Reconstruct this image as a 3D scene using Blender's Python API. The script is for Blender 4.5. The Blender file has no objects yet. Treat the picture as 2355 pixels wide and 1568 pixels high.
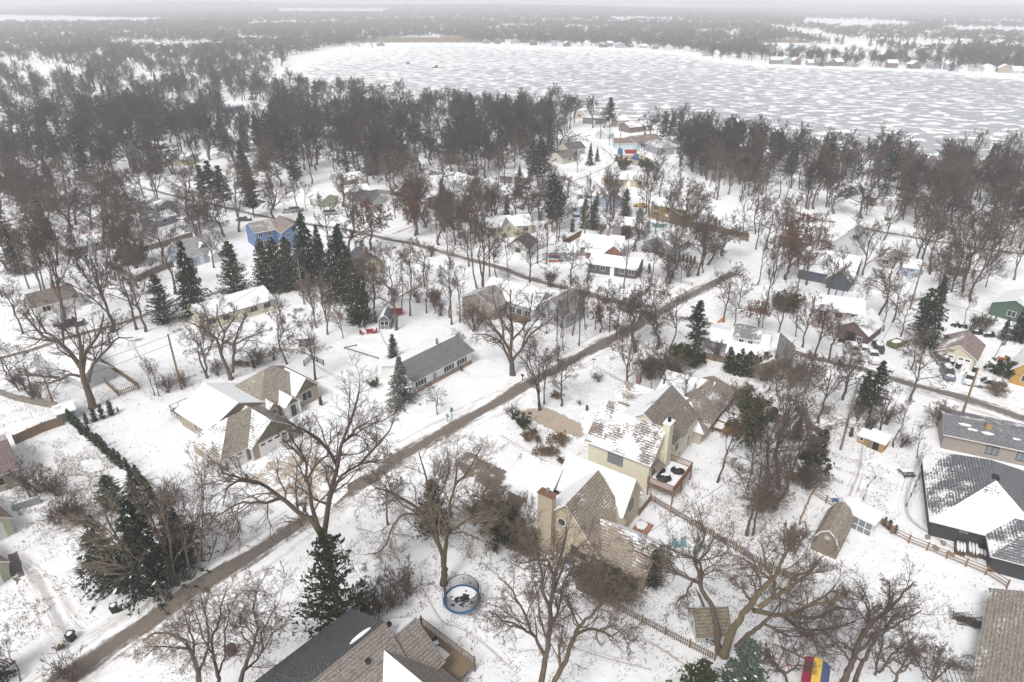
import bpy, math, random
import numpy as np
from mathutils import Vector, Matrix
SC = bpy.context.scene
COL = SC.collection
rnd = random.Random(7)
rng = np.random.default_rng(11)
R = math.radians
# ------------------------------------------------------------------ camera
CH = 62.0; PITCH = R(26.6); FD = 1570.0
cam = bpy.data.cameras.new('camera'); camo = bpy.data.objects.new('camera', cam); COL.objects.link(camo)
camo.location = (0, 0, CH); camo.rotation_euler = (R(90) - PITCH, 0, 0)
cam.sensor_width = 36; cam.lens = 24.0; cam.clip_start = 1; cam.clip_end = 40000
SC.camera = camo
# ------------------------------------------------------------------ light
w = bpy.data.worlds.new('World'); SC.world = w; w.use_nodes = True
nt = w.node_tree; bg = nt.nodes['Background']
sky = nt.nodes.new('ShaderNodeTexSky'); sky.sky_type = 'NISHITA'; sky.sun_disc = False
sky.sun_elevation = R(50); sky.sun_rotation = R(-150); sky.air_density = 1.0; sky.dust_density = 4; sky.ozone_density = 1
hs = nt.nodes.new('ShaderNodeHueSaturation'); hs.inputs['Saturation'].default_value = 0.12
nt.links.new(sky.outputs[0], hs.inputs['Color']); nt.links.new(hs.outputs[0], bg.inputs[0])
bg.inputs[1].default_value = 0.135
sl = bpy.data.lights.new('sun', 'SUN'); sl.energy = 1.35; sl.angle = R(14); sl.color = (1, .98, .955)
so = bpy.data.objects.new('sun', sl); COL.objects.link(so); so.rotation_euler = (R(40), 0, R(-30))
SC.view_settings.view_transform = 'Standard'; SC.view_settings.look = 'None'
SC.view_settings.exposure = 0.29; SC.view_settings.gamma = 1
SC.cycles.volume_bounces = 2; SC.cycles.max_bounces = 6; SC.cycles.diffuse_bounces = 3

# ------------------------------------------------------------------ measuring: a point of the plan seen at photo position x, y
def U(x, y, z=0.0):
    u = (x - 1177.5) / FD; v = (y - 784) / FD
    dn = math.sin(PITCH) + v * math.cos(PITCH); fw = math.cos(PITCH) - v * math.sin(PITCH)
    t = (CH - z) / dn
    return (u * t, fw * t)
def UR(x, y, z=0.0): return U(x / 1.08705, y / 1.08705, z)
def onplane(x, y, Y):                         # the point at distance Y (along world +Y) and its height
    u = (x - 1177.5) / FD; v = (y - 784) / FD
    dn = math.sin(PITCH) + v * math.cos(PITCH); fw = math.cos(PITCH) - v * math.sin(PITCH)
    t = Y / fw
    return (u * t, Y, CH - dn * t)
def pxd(X, Y, Z=0.0):
    Zc = Z - CH; d = Y * math.cos(PITCH) - Zc * math.sin(PITCH); up = Y * math.sin(PITCH) + Zc * math.cos(PITCH)
    return (1177.5 + FD * X / d, 784 - FD * up / d)
def terrain(X, Y):                            # far land rolls gently
    X = np.asarray(X, float); Y = np.asarray(Y, float)
    f = np.clip((Y - 1900) / 2500, 0, 1)
    return f * (11 + 11 * np.sin(X / 900 + Y / 1500) + 8 * np.sin(Y / 640 + X / 2100) + 6 * np.sin(X / 410 + 1.3))

# ------------------------------------------------------------------ objects
def tag(o, label=None, cat=None, group=None, kind=None):
    if label: o['label'] = label
    if cat: o['category'] = cat
    if group: o['group'] = group
    if kind: o['kind'] = kind
    return o
def mesh_obj(name, me, parent=None):
    o = bpy.data.objects.new(name, me); COL.objects.link(o)
    if parent is not None: o.parent = parent
    return o
def empty(name, loc, rz=0.0, sc=1.0):
    o = bpy.data.objects.new(name, None); COL.objects.link(o); o.empty_display_size = .3
    o.location = (loc[0], loc[1], loc[2] if len(loc) > 2 else 0); o.rotation_euler = (0, 0, rz)
    if sc != 1.0: o.scale = (sc, sc, sc) if not isinstance(sc, tuple) else sc
    return o
def np_mesh(name, V, F, mat, smooth=False, attr=None):
    """V (n,3), F (m,4 or 3) arrays"""
    V = np.asarray(V, np.float32); F = np.asarray(F, np.int32)
    me = bpy.data.meshes.new(name); k = F.shape[1]
    me.vertices.add(len(V)); me.vertices.foreach_set('co', V.ravel())
    me.loops.add(F.size); me.loops.foreach_set('vertex_index', F.ravel())
    me.polygons.add(len(F)); me.polygons.foreach_set('loop_start', np.arange(0, F.size, k, dtype=np.int32))
    me.polygons.foreach_set('loop_total', np.full(len(F), k, np.int32))
    if smooth: me.polygons.foreach_set('use_smooth', np.ones(len(F), bool))
    me.update(calc_edges=True)
    if mat: me.materials.append(mat)
    if attr is not None:
        a = me.attributes.new(attr[0], 'FLOAT', 'POINT'); a.data.foreach_set('value', np.asarray(attr[1], np.float32))
    return me
class MB:
    """collects shapes for one mesh, with several materials if wanted"""
    def __init__(s): s.v = []; s.f = []; s.m = []
    def quadbox(s, pts, mi=0):       # 8 points: bottom 4, top 4
        b = len(s.v); s.v += [tuple(p) for p in pts]
        for q in ((3, 2, 1, 0), (4, 5, 6, 7), (0, 1, 5, 4), (1, 2, 6, 5), (2, 3, 7, 6), (3, 0, 4, 7)):
            s.f.append(tuple(b + i for i in q)); s.m.append(mi)
        return s
    def box(s, x0, y0, z0, x1, y1, z1, mi=0):
        return s.quadbox([(x0, y0, z0), (x1, y0, z0), (x1, y1, z0), (x0, y1, z0), (x0, y0, z1), (x1, y0, z1), (x1, y1, z1), (x0, y1, z1)], mi)
    def bar(s, a, b, wd, ht=None, mi=0):
        a = Vector(a); b = Vector(b); ht = ht or wd; d = (b - a).normalized()
        u = d.cross(Vector((0, 0, 1)));
        if u.length < 1e-3: u = Vector((1, 0, 0))
        u.normalize(); v = u.cross(d); u = u * wd / 2; v = v * ht / 2
        return s.quadbox([a - u - v, a + u - v, b + u - v, b - u - v, a - u + v, a + u + v, b + u + v, b - u + v], mi)
    def tube(s, a, b, r0, r1=None, n=8, mi=0, cap=True):
        a = Vector(a); b = Vector(b); r1 = r0 if r1 is None else r1; d = (b - a).normalized()
        u = d.cross(Vector((0, 0, 1)));
        if u.length < 1e-3: u = Vector((1, 0, 0))
        u.normalize(); v = u.cross(d); k = len(s.v)
        for (c, r) in ((a, r0), (b, r1)):
            for i in range(n):
                t = 2 * math.pi * i / n; s.v.append(tuple(c + u * (r * math.cos(t)) + v * (r * math.sin(t))))
        for i in range(n):
            j = (i + 1) % n; s.f.append((k + i, k + n + i, k + n + j, k + j)); s.m.append(mi)
        if cap:
            s.f.append(tuple(k + i for i in range(n))); s.m.append(mi)
            s.f.append(tuple(k + n + i for i in reversed(range(n)))); s.m.append(mi)
        return s
    def prism(s, poly, off, mi=0, side=None):   # polygon and its copy moved by off
        k = len(s.v); n = len(poly); off = Vector(off); side = mi if side is None else side
        s.v += [tuple(p) for p in poly]; s.v += [tuple(Vector(p) + off) for p in poly]
        s.f.append(tuple(range(k, k + n))); s.m.append(mi)
        s.f.append(tuple(k + n + i for i in reversed(range(n)))); s.m.append(side)
        for i in range(n):
            j = (i + 1) % n; s.f.append((k + i, k + n + i, k + n + j, k + j)); s.m.append(side)
        return s
    def blob(s, c, rx, ry, rz, mi=0, nu=10, nv=6, jit=.12, zmin=None):
        k = len(s.v)
        for j in range(nv + 1):
            th = math.pi * j / nv
            for i in range(nu):
                ph = 2 * math.pi * i / nu; q = 1 + rnd.uniform(-jit, jit)
                z = c[2] + rz * math.cos(th) * q
                if zmin is not None: z = max(z, zmin)
                s.v.append((c[0] + rx * math.sin(th) * math.cos(ph) * q, c[1] + ry * math.sin(th) * math.sin(ph) * q, z))
        for j in range(nv):
            for i in range(nu):
                a = k + j * nu + i; b = k + j * nu + (i + 1) % nu
                s.f.append((a, a + nu, b + nu, b)); s.m.append(mi)
        return s
    def mesh(s, name, mats, smooth=False):
        me = bpy.data.meshes.new(name); me.from_pydata(s.v, [], s.f)
        for m in (mats if isinstance(mats, (list, tuple)) else [mats]): me.materials.append(m)
        me.polygons.foreach_set('material_index', s.m)
        if smooth: me.polygons.foreach_set('use_smooth', [True] * len(s.f))
        me.update(); return me
    def build(s, name, mats, parent=None, smooth=False): return mesh_obj(name, s.mesh(name, mats, smooth), parent)
def copy_thing(root, loc, rz=0.0, sc=None):
    r = root.copy(); COL.objects.link(r); r.location = (loc[0], loc[1], loc[2] if len(loc) > 2 else 0); r.rotation_euler = (0, 0, rz)
    if sc is not None: r.scale = sc if isinstance(sc, tuple) else (sc, sc, sc)
    for ch in list(root.children):
        c = ch.copy(); COL.objects.link(c); c.parent = r
        for g in list(ch.children):
            d = g.copy(); COL.objects.link(d); d.parent = c
    return r

# ------------------------------------------------------------------ materials
class N:
    def __init__(s, name):
        s.m = bpy.data.materials.new(name); s.m.use_nodes = True; s.t = s.m.node_tree
        s.b = s.t.nodes['Principled BSDF']; s.b.inputs['Specular IOR Level'].default_value = .25
    def n(s, typ, **kw):
        q = s.t.nodes.new('ShaderNode' + typ)
        for k, v in kw.items(): setattr(q, k, v)
        return q
    def l(s, a, b): s.t.links.new(a, b)
    def set(s, sock, v):
        if isinstance(v, (int, float)): sock.default_value = v
        elif isinstance(v, tuple): sock.default_value = v if len(v) == 4 else (*v, 1)
        else: s.l(v, sock)
    def math(s, op, a, b=0.0, c=None, clamp=False):
        q = s.n('Math', operation=op); q.use_clamp = clamp
        s.set(q.inputs[0], a); s.set(q.inputs[1], b)
        if c is not None: s.set(q.inputs[2], c)
        return q.outputs[0]
    def noise(s, vec, scale, detail=3, rough=.55):
        q = s.n('TexNoise'); q.inputs['Scale'].default_value = scale; q.inputs['Detail'].default_value = detail
        q.inputs['Roughness'].default_value = rough
        if vec is not None: s.l(vec, q.inputs['Vector'])
        return q.outputs['Fac']
    def ramp(s, f, a, b):             # smooth 0..1 between a and b
        q = s.n('MapRange', interpolation_type='SMOOTHSTEP'); s.set(q.inputs['Value'], f)
        q.inputs['From Min'].default_value = a; q.inputs['From Max'].default_value = b; return q.outputs[0]
    def mix(s, f, a, b):
        q = s.n('Mix', data_type='RGBA'); s.set(q.inputs[0], f); s.set(q.inputs[6], a); s.set(q.inputs[7], b); return q.outputs[2]
    def vec(s, kind='Object', sc=None, rot=None):
        q = s.n('TexCoord').outputs[kind]
        if sc or rot:
            m = s.n('Mapping'); s.l(q, m.inputs[0])
            if sc: m.inputs['Scale'].default_value = sc
            if rot: m.inputs['Rotation'].default_value = rot
            q = m.outputs[0]
        return q
    def pos(s, sc=None, rot=None):
        q = s.n('NewGeometry').outputs['Position']
        if sc or rot:
            m = s.n('Mapping'); s.l(q, m.inputs[0])
            if sc: m.inputs['Scale'].default_value = sc
            if rot: m.inputs['Rotation'].default_value = rot
            q = m.outputs[0]
        return q
    def bump(s, h, d=.1, st=.5):
        q = s.n('Bump'); q.inputs['Distance'].default_value = d; q.inputs['Strength'].default_value = st
        s.set(q.inputs['Height'], h); s.l(q.outputs[0], s.b.inputs['Normal'])
    def col(s, c): s.set(s.b.inputs['Base Color'], c)
    def rough(s, r): s.set(s.b.inputs['Roughness'], r)
SNOWC = (.86, .865, .875)
def plain(name, c, r=.7, var=.15, sc=2.0, metal=0):
    k = N(name); f = k.noise(k.vec(), sc, 4)
    k.col(k.mix(f, tuple(x * (1 - var) for x in c), tuple(min(1, x * (1 + var)) for x in c))); k.rough(r)
    k.b.inputs['Metallic'].default_value = metal; return k.m
_c = {}
def siding(c, lap=.22, vert=False):
    key = ('s', c, vert)
    if key in _c: return _c[key]
    k = N('siding'); p = k.vec()
    sx = k.n('SeparateXYZ'); k.l(p, sx.inputs[0])
    co = sx.outputs[2] if not vert else k.math('ADD', sx.outputs[0], sx.outputs[1])
    fr = k.math('FRACT', k.math('DIVIDE', co, lap * (1.6 if vert else 1)))
    k.bump(fr, .03, .6); f = k.noise(p, .8, 5)
    streak = k.noise(k.vec(sc=(3, 3, .3)), 1.5, 3)
    a = k.mix(f, tuple(x * .86 for x in c), tuple(min(1, x * 1.08) for x in c))
    k.col(k.mix(k.ramp(streak, .55, .8), a, tuple(x * .8 for x in c))); k.rough(.7)
    _c[key] = k.m; return k.m
def brick(c):
    key = ('b', c)
    if key in _c: return _c[key]
    k = N('brickwork'); q = k.n('TexBrick'); k.l(k.vec(), q.inputs[0]); q.inputs['Scale'].default_value = 3.5
    k.set(q.inputs['Color1'], tuple(x * .8 for x in c)); k.set(q.inputs['Color2'], tuple(x * 1.2 for x in c)); k.set(q.inputs['Mortar'], (.3, .28, .26))
    k.col(q.outputs[0]); k.rough(.9); _c[key] = k.m; return k.m
def roofmat(c):
    key = ('r', c)
    if key in _c: return _c[key]
    k = N('shingles'); uv = k.vec('UV')
    big = k.noise(uv, .28, 4, .6); mid = k.noise(k.vec('UV', sc=(1.1, 1.9, 1)), 2.0, 5, .7); fine = k.noise(k.vec('UV', sc=(1, 2.2, 1)), 5, 2)
    sx = k.n('SeparateXYZ'); k.l(uv, sx.inputs[0])
    row = k.math('FRACT', k.math('DIVIDE', sx.outputs[1], .36))
    at = k.n('Attribute', attribute_name='cov').outputs['Fac']
    s = k.math('ADD', k.math('MULTIPLY', big, 2.6), k.math('MULTIPLY', mid, 1.5))
    s = k.math('ADD', s, k.math('MULTIPLY', fine, .9))
    s = k.math('ADD', s, k.math('MULTIPLY', row, .3))
    s = k.math('ADD', s, k.math('MULTIPLY', at, 2.3))
    m = k.ramp(s, 3.8, 4.08); rs = k.mix(k.ramp(mid, .35, .6), (.74, .75, .77), SNOWC)
    br = k.n('TexBrick'); k.l(uv, br.inputs[0]); br.inputs['Scale'].default_value = 1.0
    br.inputs['Brick Width'].default_value = .42; br.inputs['Row Height'].default_value = .2; br.inputs['Mortar Size'].default_value = .012
    k.set(br.inputs['Color1'], tuple(x * .72 for x in c)); k.set(br.inputs['Color2'], tuple(x * 1.28 for x in c)); k.set(br.inputs['Mortar'], tuple(x * .45 for x in c))
    dust = k.ramp(k.math('ADD', fine, k.math('MULTIPLY', row, .25)), .62, .8)
    base = k.mix(k.math('MULTIPLY', dust, .35), br.outputs[0], (.62, .62, .63))
    k.col(k.mix(m, base, rs)); k.rough(.85); k.bump(k.math('ADD', k.math('MULTIPLY', m, .6), k.math('MULTIPLY', row, .3)), .05, .7)
    _c[key] = k.m; return k.m
def tree_mat(name, c1, c2, rough=.9, sc=3.0):
    k = N(name); oi = k.n('ObjectInfo').outputs['Random']
    f = k.noise(k.vec(), sc, 4)
    a = k.mix(f, c1, c2)
    q = k.n('HueSaturation'); k.l(a, q.inputs['Color']); q.inputs['Hue'].default_value = .5
    k.set(q.inputs['Value'], k.math('ADD', k.math('MULTIPLY', oi, .5), .75)); k.col(q.outputs[0]); k.rough(rough)
    k.b.inputs['Specular IOR Level'].default_value = .08
    return k.m
M = {}
M['bark'] = tree_mat('bark', (.05, .037, .028), (.18, .14, .11), sc=2.5)
M['moss_bark'] = tree_mat('mossy_bark', (.07, .055, .03), (.21, .17, .11), sc=1.5)
M['twig'] = tree_mat('twigs', (.082, .061, .048), (.17, .13, .105))
M['tan_twig'] = tree_mat('tan_twigs', (.15, .118, .09), (.27, .215, .17))
M['dark_twig'] = tree_mat('dark_twigs', (.036, .028, .027), (.075, .058, .053))
M['russet'] = tree_mat('russet_leaves', (.13, .05, .025), (.22, .09, .05))
M['needle'] = tree_mat('needles', (.016, .026, .016), (.05, .062, .036), sc=1.2)
M['blue_needle'] = tree_mat('frosted_needles', (.04, .056, .042), (.15, .175, .15), sc=1.4)
M['cedar'] = tree_mat('cedar_foliage', (.024, .033, .014), (.075, .082, .038), sc=1.5)
M['brown_leaf'] = tree_mat('dry_leaves', (.14, .095, .055), (.27, .19, .12), sc=1.5)
M['reed'] = tree_mat('reeds', (.22, .16, .11), (.34, .26, .18))
M['white'] = plain('white_paint', (.74, .74, .73), .5, .06)
M['glass'] = plain('window_glass', (.035, .045, .055), .12, .3)
M['lace'] = plain('curtained_glass', (.2, .22, .24), .2, .25)
M['black'] = plain('black_plastic', (.018, .018, .02), .45, .3)
M['tyre'] = plain('tyre_rubber', (.02, .02, .02), .8)
M['wood'] = plain('weathered_wood', (.21, .15, .10), .85, .3, 3)
M['greywood'] = plain('grey_wood', (.2, .175, .15), .9, .3, 3)
M['redwood'] = plain('reddish_wood', (.25, .125, .07), .8, .25, 3)
M['railwood'] = plain('orange_brown_wood', (.27, .16, .09), .8, .25, 3)
M['rust'] = plain('rusty_board', (.2, .1, .065), .85, .3, 2)
M['polewood'] = plain('pole_wood', (.22, .15, .09), .9, .3, 1)
M['ply'] = plain('plywood', (.36, .22, .11), .8, .2, 3)
M['metal'] = plain('grey_metal', (.3, .31, .32), .45, .15, 2, .5)
M['wire'] = plain('cable_black', (.05, .05, .05), .6)
M['blue'] = plain('blue_plastic', (.03, .13, .3), .5)
M['red'] = plain('red_paint', (.28, .03, .035), .5)
M['maroon'] = plain('maroon_canvas', (.33, .02, .07), .7)
M['yellow'] = plain('yellow_canvas', (.75, .5, .09), .7)
M['navy'] = plain('blue_canvas', (.07, .1, .2), .7)
M['orange'] = plain('orange_plastic', (.5, .2, .05), .5)
M['teal'] = plain('teal_paint', (.16, .3, .3), .6)
M['net'] = plain('net_mesh', (.06, .06, .07), .8)
M['stone'] = plain('stone', (.26, .22, .18), .9, .4, 3)
M['pink'] = plain('pink_plastic', (.5, .05, .2), .5)
k = N('snow_cover'); f = k.noise(k.vec(), 2.5, 4); k.col(k.mix(f, (.78, .785, .8), SNOWC)); k.rough(.8); k.bump(f, .08, .6); M['snow'] = k.m
# snowy ground with dry litter poking through
k = N('snow_ground'); p = k.pos()
att = k.n('Attribute', attribute_name='dirt').outputs['Fac']
big = k.noise(p, .05, 5, .6); mid = k.noise(p, .35, 4, .6); fine = k.noise(p, 2.6, 5, .65); vf = k.noise(k.pos(sc=(1, 1.6, 1), rot=(0, 0, .7)), 7, 4, .7)
sn = k.mix(k.ramp(mid, .3, .75), (.8, .8, .815), (.89, .89, .9))
sp = k.math('ADD', k.math('MULTIPLY', fine, .55), k.math('MULTIPLY', vf, .55))
sp = k.math('ADD', sp, k.math('MULTIPLY', k.math('SUBTRACT', big, .5), .28))
sp = k.math('ADD', sp, k.math('MULTIPLY', att, .42))
m = k.ramp(sp, .72, .82)
dirt = k.mix(fine, (.16, .12, .085), (.34, .27, .2))
k.col(k.mix(k.math('MULTIPLY', m, .75), sn, dirt)); k.rough(.85)
h = k.math('ADD', k.math('MULTIPLY', mid, 1.0), k.math('MULTIPLY', fine, .35)); k.bump(h, .5, .7)
k.b.inputs['Specular IOR Level'].default_value = .1
M['ground'] = k.m
# frozen lake with wind-blown drifts
k = N('lake_ice'); p = k.pos(sc=(.04, .052, 1), rot=(0, 0, .12)); sx = k.n('SeparateXYZ'); k.l(k.pos(), sx.inputs[0])
wp = k.n('TexNoise'); wp.inputs['Scale'].default_value = 2.2; k.l(p, wp.inputs['Vector'])
va = k.n('VectorMath', operation='MULTIPLY_ADD'); k.l(wp.outputs['Color'], va.inputs[0]); va.inputs[1].default_value = (.5, .5, 0); k.l(p, va.inputs[2])
n1 = k.noise(va.outputs[0], 2.6, 3, .5); n2 = k.noise(k.pos(), .006, 3)
far = k.ramp(sx.outputs[1], 480, 1050); lft = k.ramp(sx.outputs[0], 100, -260)
cvr = k.math('ADD', k.math('MULTIPLY', far, .08), k.math('MULTIPLY', lft, .045))
cvr = k.math('ADD', cvr, k.math('MULTIPLY', k.math('SUBTRACT', n2, .5), .18))
edge = k.n('Attribute', attribute_name='shore').outputs['Fac']
cvr = k.math('ADD', cvr, k.math('MULTIPLY', edge, .2))
m = k.ramp(k.math('ADD', n1, cvr), .525, .575)
k.col(k.mix(m, (.37, .385, .4), (.88, .88, .89))); k.rough(k.math('ADD', k.math('MULTIPLY', m, .4), .45)); k.bump(m, .1, .4)
M['ice'] = k.m
# roads: bare middle band, snow-packed shoulders; u runs across, v along in metres
def roadmat(name, lo, hi, c, bias):
    k = N(name); uv = k.vec('UV'); sx = k.n('SeparateXYZ'); k.l(uv, sx.inputs[0])
    a = k.math('ABSOLUTE', k.math('SUBTRACT', sx.outputs[0], .5))
    st = k.noise(k.vec('UV', sc=(11, .12, 1)), 1.0, 5, .66); fn = k.noise(k.vec('UV', sc=(7, .7, 1)), 1.4, 5, .75); bg_ = k.noise(k.vec('UV', sc=(1.0, .05, 1)), 1.0, 3)
    v = k.math('ADD', k.math('MULTIPLY', st, .34), k.math('MULTIPLY', fn, .16)); v = k.math('SUBTRACT', k.math('ADD', v, k.math('MULTIPLY', bg_, .1)), .13)
    v = k.math('ADD', k.math('SUBTRACT', a, v), bias)
    m1 = k.ramp(v, lo, hi)                                   # 0 bare .. 1 snow
    slush = k.math('MULTIPLY', k.ramp(k.math('ADD', st, k.math('MULTIPLY', fn, .35)), .62, .8), .6)
    bare = k.mix(k.noise(k.vec('UV', sc=(7, .5, 1)), 2.2, 5, .7), tuple(x * .72 for x in c), tuple(x * 1.28 for x in c))
    packed = k.mix(slush, (.86, .86, .87), (.42, .37, .32))
    kk = k.mix(m1, bare, packed)
    # the outermost edge melts into the untouched snow
    kk = k.mix(k.ramp(k.math('ADD', a, k.math('MULTIPLY', k.math('SUBTRACT', st, .5), .35)), .36, .5), kk, (.86, .86, .87))
    k.col(kk); k.rough(.9); k.bump(fn, .06, .4); k.b.inputs['Specular IOR Level'].default_value = .15
    return k.m
M['road'] = roadmat('road_surface', -.03, .06, (.175, .147, .125), .04)
M['road2'] = roadmat('road_surface_snowy', -.03, .06, (.17, .15, .135), .07)
M['road3'] = roadmat('road_surface_packed', -.05, .06, (.3, .27, .24), .14)
M['track'] = roadmat('trodden_snow', -.06, .08, (.5, .485, .475), .08)
k = N('slushy_drive'); p = k.pos(); f = k.noise(p, .5, 5, .65); g = k.noise(p, 3, 3)
at = k.n('Attribute', attribute_name='cov').outputs['Fac']
m = k.ramp(k.math('ADD', k.math('ADD', f, k.math('MULTIPLY', g, .25)), k.math('MULTIPLY', at, .5)), .62, .78)
k.col(k.mix(m, k.mix(g, (.34, .28, .22), (.5, .42, .34)), (.86, .86, .87))); k.rough(.9); M['drive'] = k.m
k = N('bare_pavement'); p = k.pos(); f = k.noise(p, .45, 5, .65); g = k.noise(p, 3, 3)
at = k.n('Attribute', attribute_name='cov').outputs['Fac']
m = k.ramp(k.math('ADD', k.math('ADD', f, k.math('MULTIPLY', g, .25)), k.math('MULTIPLY', at, .5)), .66, .76)
k.col(k.mix(m, k.mix(g, (.12, .1, .095), (.22, .18, .17)), (.86, .86, .87))); k.rough(.9); M['darkdrive'] = k.m
# ------------------------------------------------------------------ ground
def axis_pts(a, b, step, far, grow):
    c = list(np.arange(a, b + .01, step)); s = step; x = b
    while x < far: s *= grow; x += s; c.append(x)
    s = step; x = a; lo = []
    while x > -far: s *= grow; x -= s; lo.append(x)
    return np.array(lo[::-1] + c)
gx = axis_pts(-110, 110, 1.0, 15000, 1.09); gy = axis_pts(30, 170, 1.0, 15000, 1.075); gy = gy[gy > -400]
GX, GY = np.meshgrid(gx, gy)
# (photo x, y, radius m, strength) where grass, leaves and litter show through the snow
BLOBS = [(110,1060,9,.5),(60,1130,8,.45),(165,1130,8,.55),(200,1085,6,.5),(60,1420,7,.32),(90,1380,5,.3),(330,880,8,.35),(250,900,8,.4),(380,880,6,.45),(450,860,6,.4),
 (405,960,3,.5),(425,1010,3,.35),(60,930,9,.3),(30,960,7,.35),(900,1250,12,.22),(960,1300,12,.25),(900,1420,8,.3),(1080,1250,9,.22),(1020,1440,8,.3),(880,1350,10,.25),
 (1100,740,9,.35),(1000,690,10,.3),(950,650,9,.25),(1300,760,14,.4),(1400,740,12,.45),(1230,770,8,.3),(1350,690,9,.25),(1260,905,5,.3),(1300,880,6,.3),(1350,900,6,.3),(1280,1010,5,.5),(1250,1000,5,.4),(1330,1040,4,.4),
 (1640,1290,12,.4),(1700,1200,11,.45),(1750,1120,10,.45),(1640,1150,9,.35),(1800,1330,9,.3),(1720,1350,9,.3),(1600,1330,8,.3),(1900,1020,9,.45),(1880,1080,9,.45),(1930,1100,9,.4),(1960,1130,6,.35),(1990,1090,4,.3),
 (1500,880,7,.3),(1440,860,6,.3),(1700,880,9,.35),(1780,920,8,.35),(1850,940,8,.3),(1550,720,8,.35),(1700,700,10,.3),(1780,650,12,.3),(1850,700,9,.3),(2090,1080,6,.2),(2120,1100,4,.35),
 (1200,1430,14,.18),(1400,1480,16,.16),(1260,1550,12,.18),(1550,1500,10,.2),(2200,1420,12,.22),(2150,1500,10,.2),(2120,1200,3,.4),(1850,1500,14,.15),(700,1420,10,.3),(640,1480,10,.28),(520,1560,9,.3),
 (1460,1110,4,.5),(1560,1150,5,.4),(1500,1150,4,.5),(560,840,7,.3),(600,870,5,.35),(1050,880,4,.3),(930,650,14,.28),(850,700,9,.3),(100,700,16,.2),(300,620,18,.25),(500,420,25,.2),(700,400,30,.2),(1100,400,30,.25),(1000,330,40,.2),
 (620,1060,5,.3),(560,1110,4,.3),(720,1130,4,.28),(1480,1000,3,.4),(150,1200,8,.35),(180,1180,5,.4),(480,1100,5,.25),(1980,950,6,.3),(2010,980,5,.35),(1960,900,7,.3),(1520,1230,5,.25),(1200,940,5,.2)]
D_ = np.zeros_like(GX)
for (x, y, r, s) in BLOBS:
    X, Y = U(x, y); D_ = np.maximum(D_, .85 * s * np.exp(-((GX - X) ** 2 + (GY - Y) ** 2) / (r * r)))
GZ = terrain(GX, GY)
ny, nx = GX.shape; idx = np.arange(ny * nx).reshape(ny, nx)
GF = np.stack([idx[:-1, :-1], idx[:-1, 1:], idx[1:, 1:], idx[1:, :-1]], -1).reshape(-1, 4)
me = np_mesh('ground', np.stack([GX, GY, GZ], -1).reshape(-1, 3), GF, M['ground'], True, ('dirt', D_.ravel()))
tag(mesh_obj('ground', me), kind='structure')
# ------------------------------------------------------------------ lake
LAKE = [(608,186),(640,165),(680,143),(740,122),(800,112),(860,106),(905,99),(935,95),(1000,95),(1060,97.5),(1090,103),(1170,107.5),(1290,109.5),(1400,110.5),(1500,116),(1560,121),(1620,134),(1680,143),(1760,150),(1850,154),(1960,157),(2060,160),(2150,163),(2250,172),(2360,182),(2600,205),
 (2900,400),(2800,460),(2500,425),(2330,410),(2200,396),(2060,384),(1900,372),(1780,356),(1690,340),(1620,318),(1540,300),(1440,288),(1330,275),(1220,262),(1100,250),(980,240),(860,228),(740,214),(650,200)]
lp = np.array([U(*p) for p in LAKE]); cen = np.array([U(1500, 190)])[0]
vs = []; at = []
for s, a in ((1, 1), (.955, .55), (.9, .15), (.8, 0), (.4, 0)):
    for q in lp: vs.append((*(cen + (q - cen) * s), .006)); at.append(a)
vs.append((*cen, .006)); at.append(0); n = len(lp); me = bpy.data.meshes.new('frozen_lake')
fs = [(k * n + i, k * n + (i + 1) % n, (k + 1) * n + (i + 1) % n, (k + 1) * n + i) for k in range(4) for i in range(n)]
fs += [(4 * n + i, 4 * n + (i + 1) % n, 5 * n) for i in range(n)]
fs = [f[::-1] for f in fs]
me.from_pydata(vs, [], fs); me.materials.append(M['ice']); a_ = me.attributes.new('shore', 'FLOAT', 'POINT'); a_.data.foreach_set('value', at)
if me.polygons[0].normal.z < 0: me.flip_normals()
tag(mesh_obj('frozen_lake', me), kind='structure')
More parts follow.
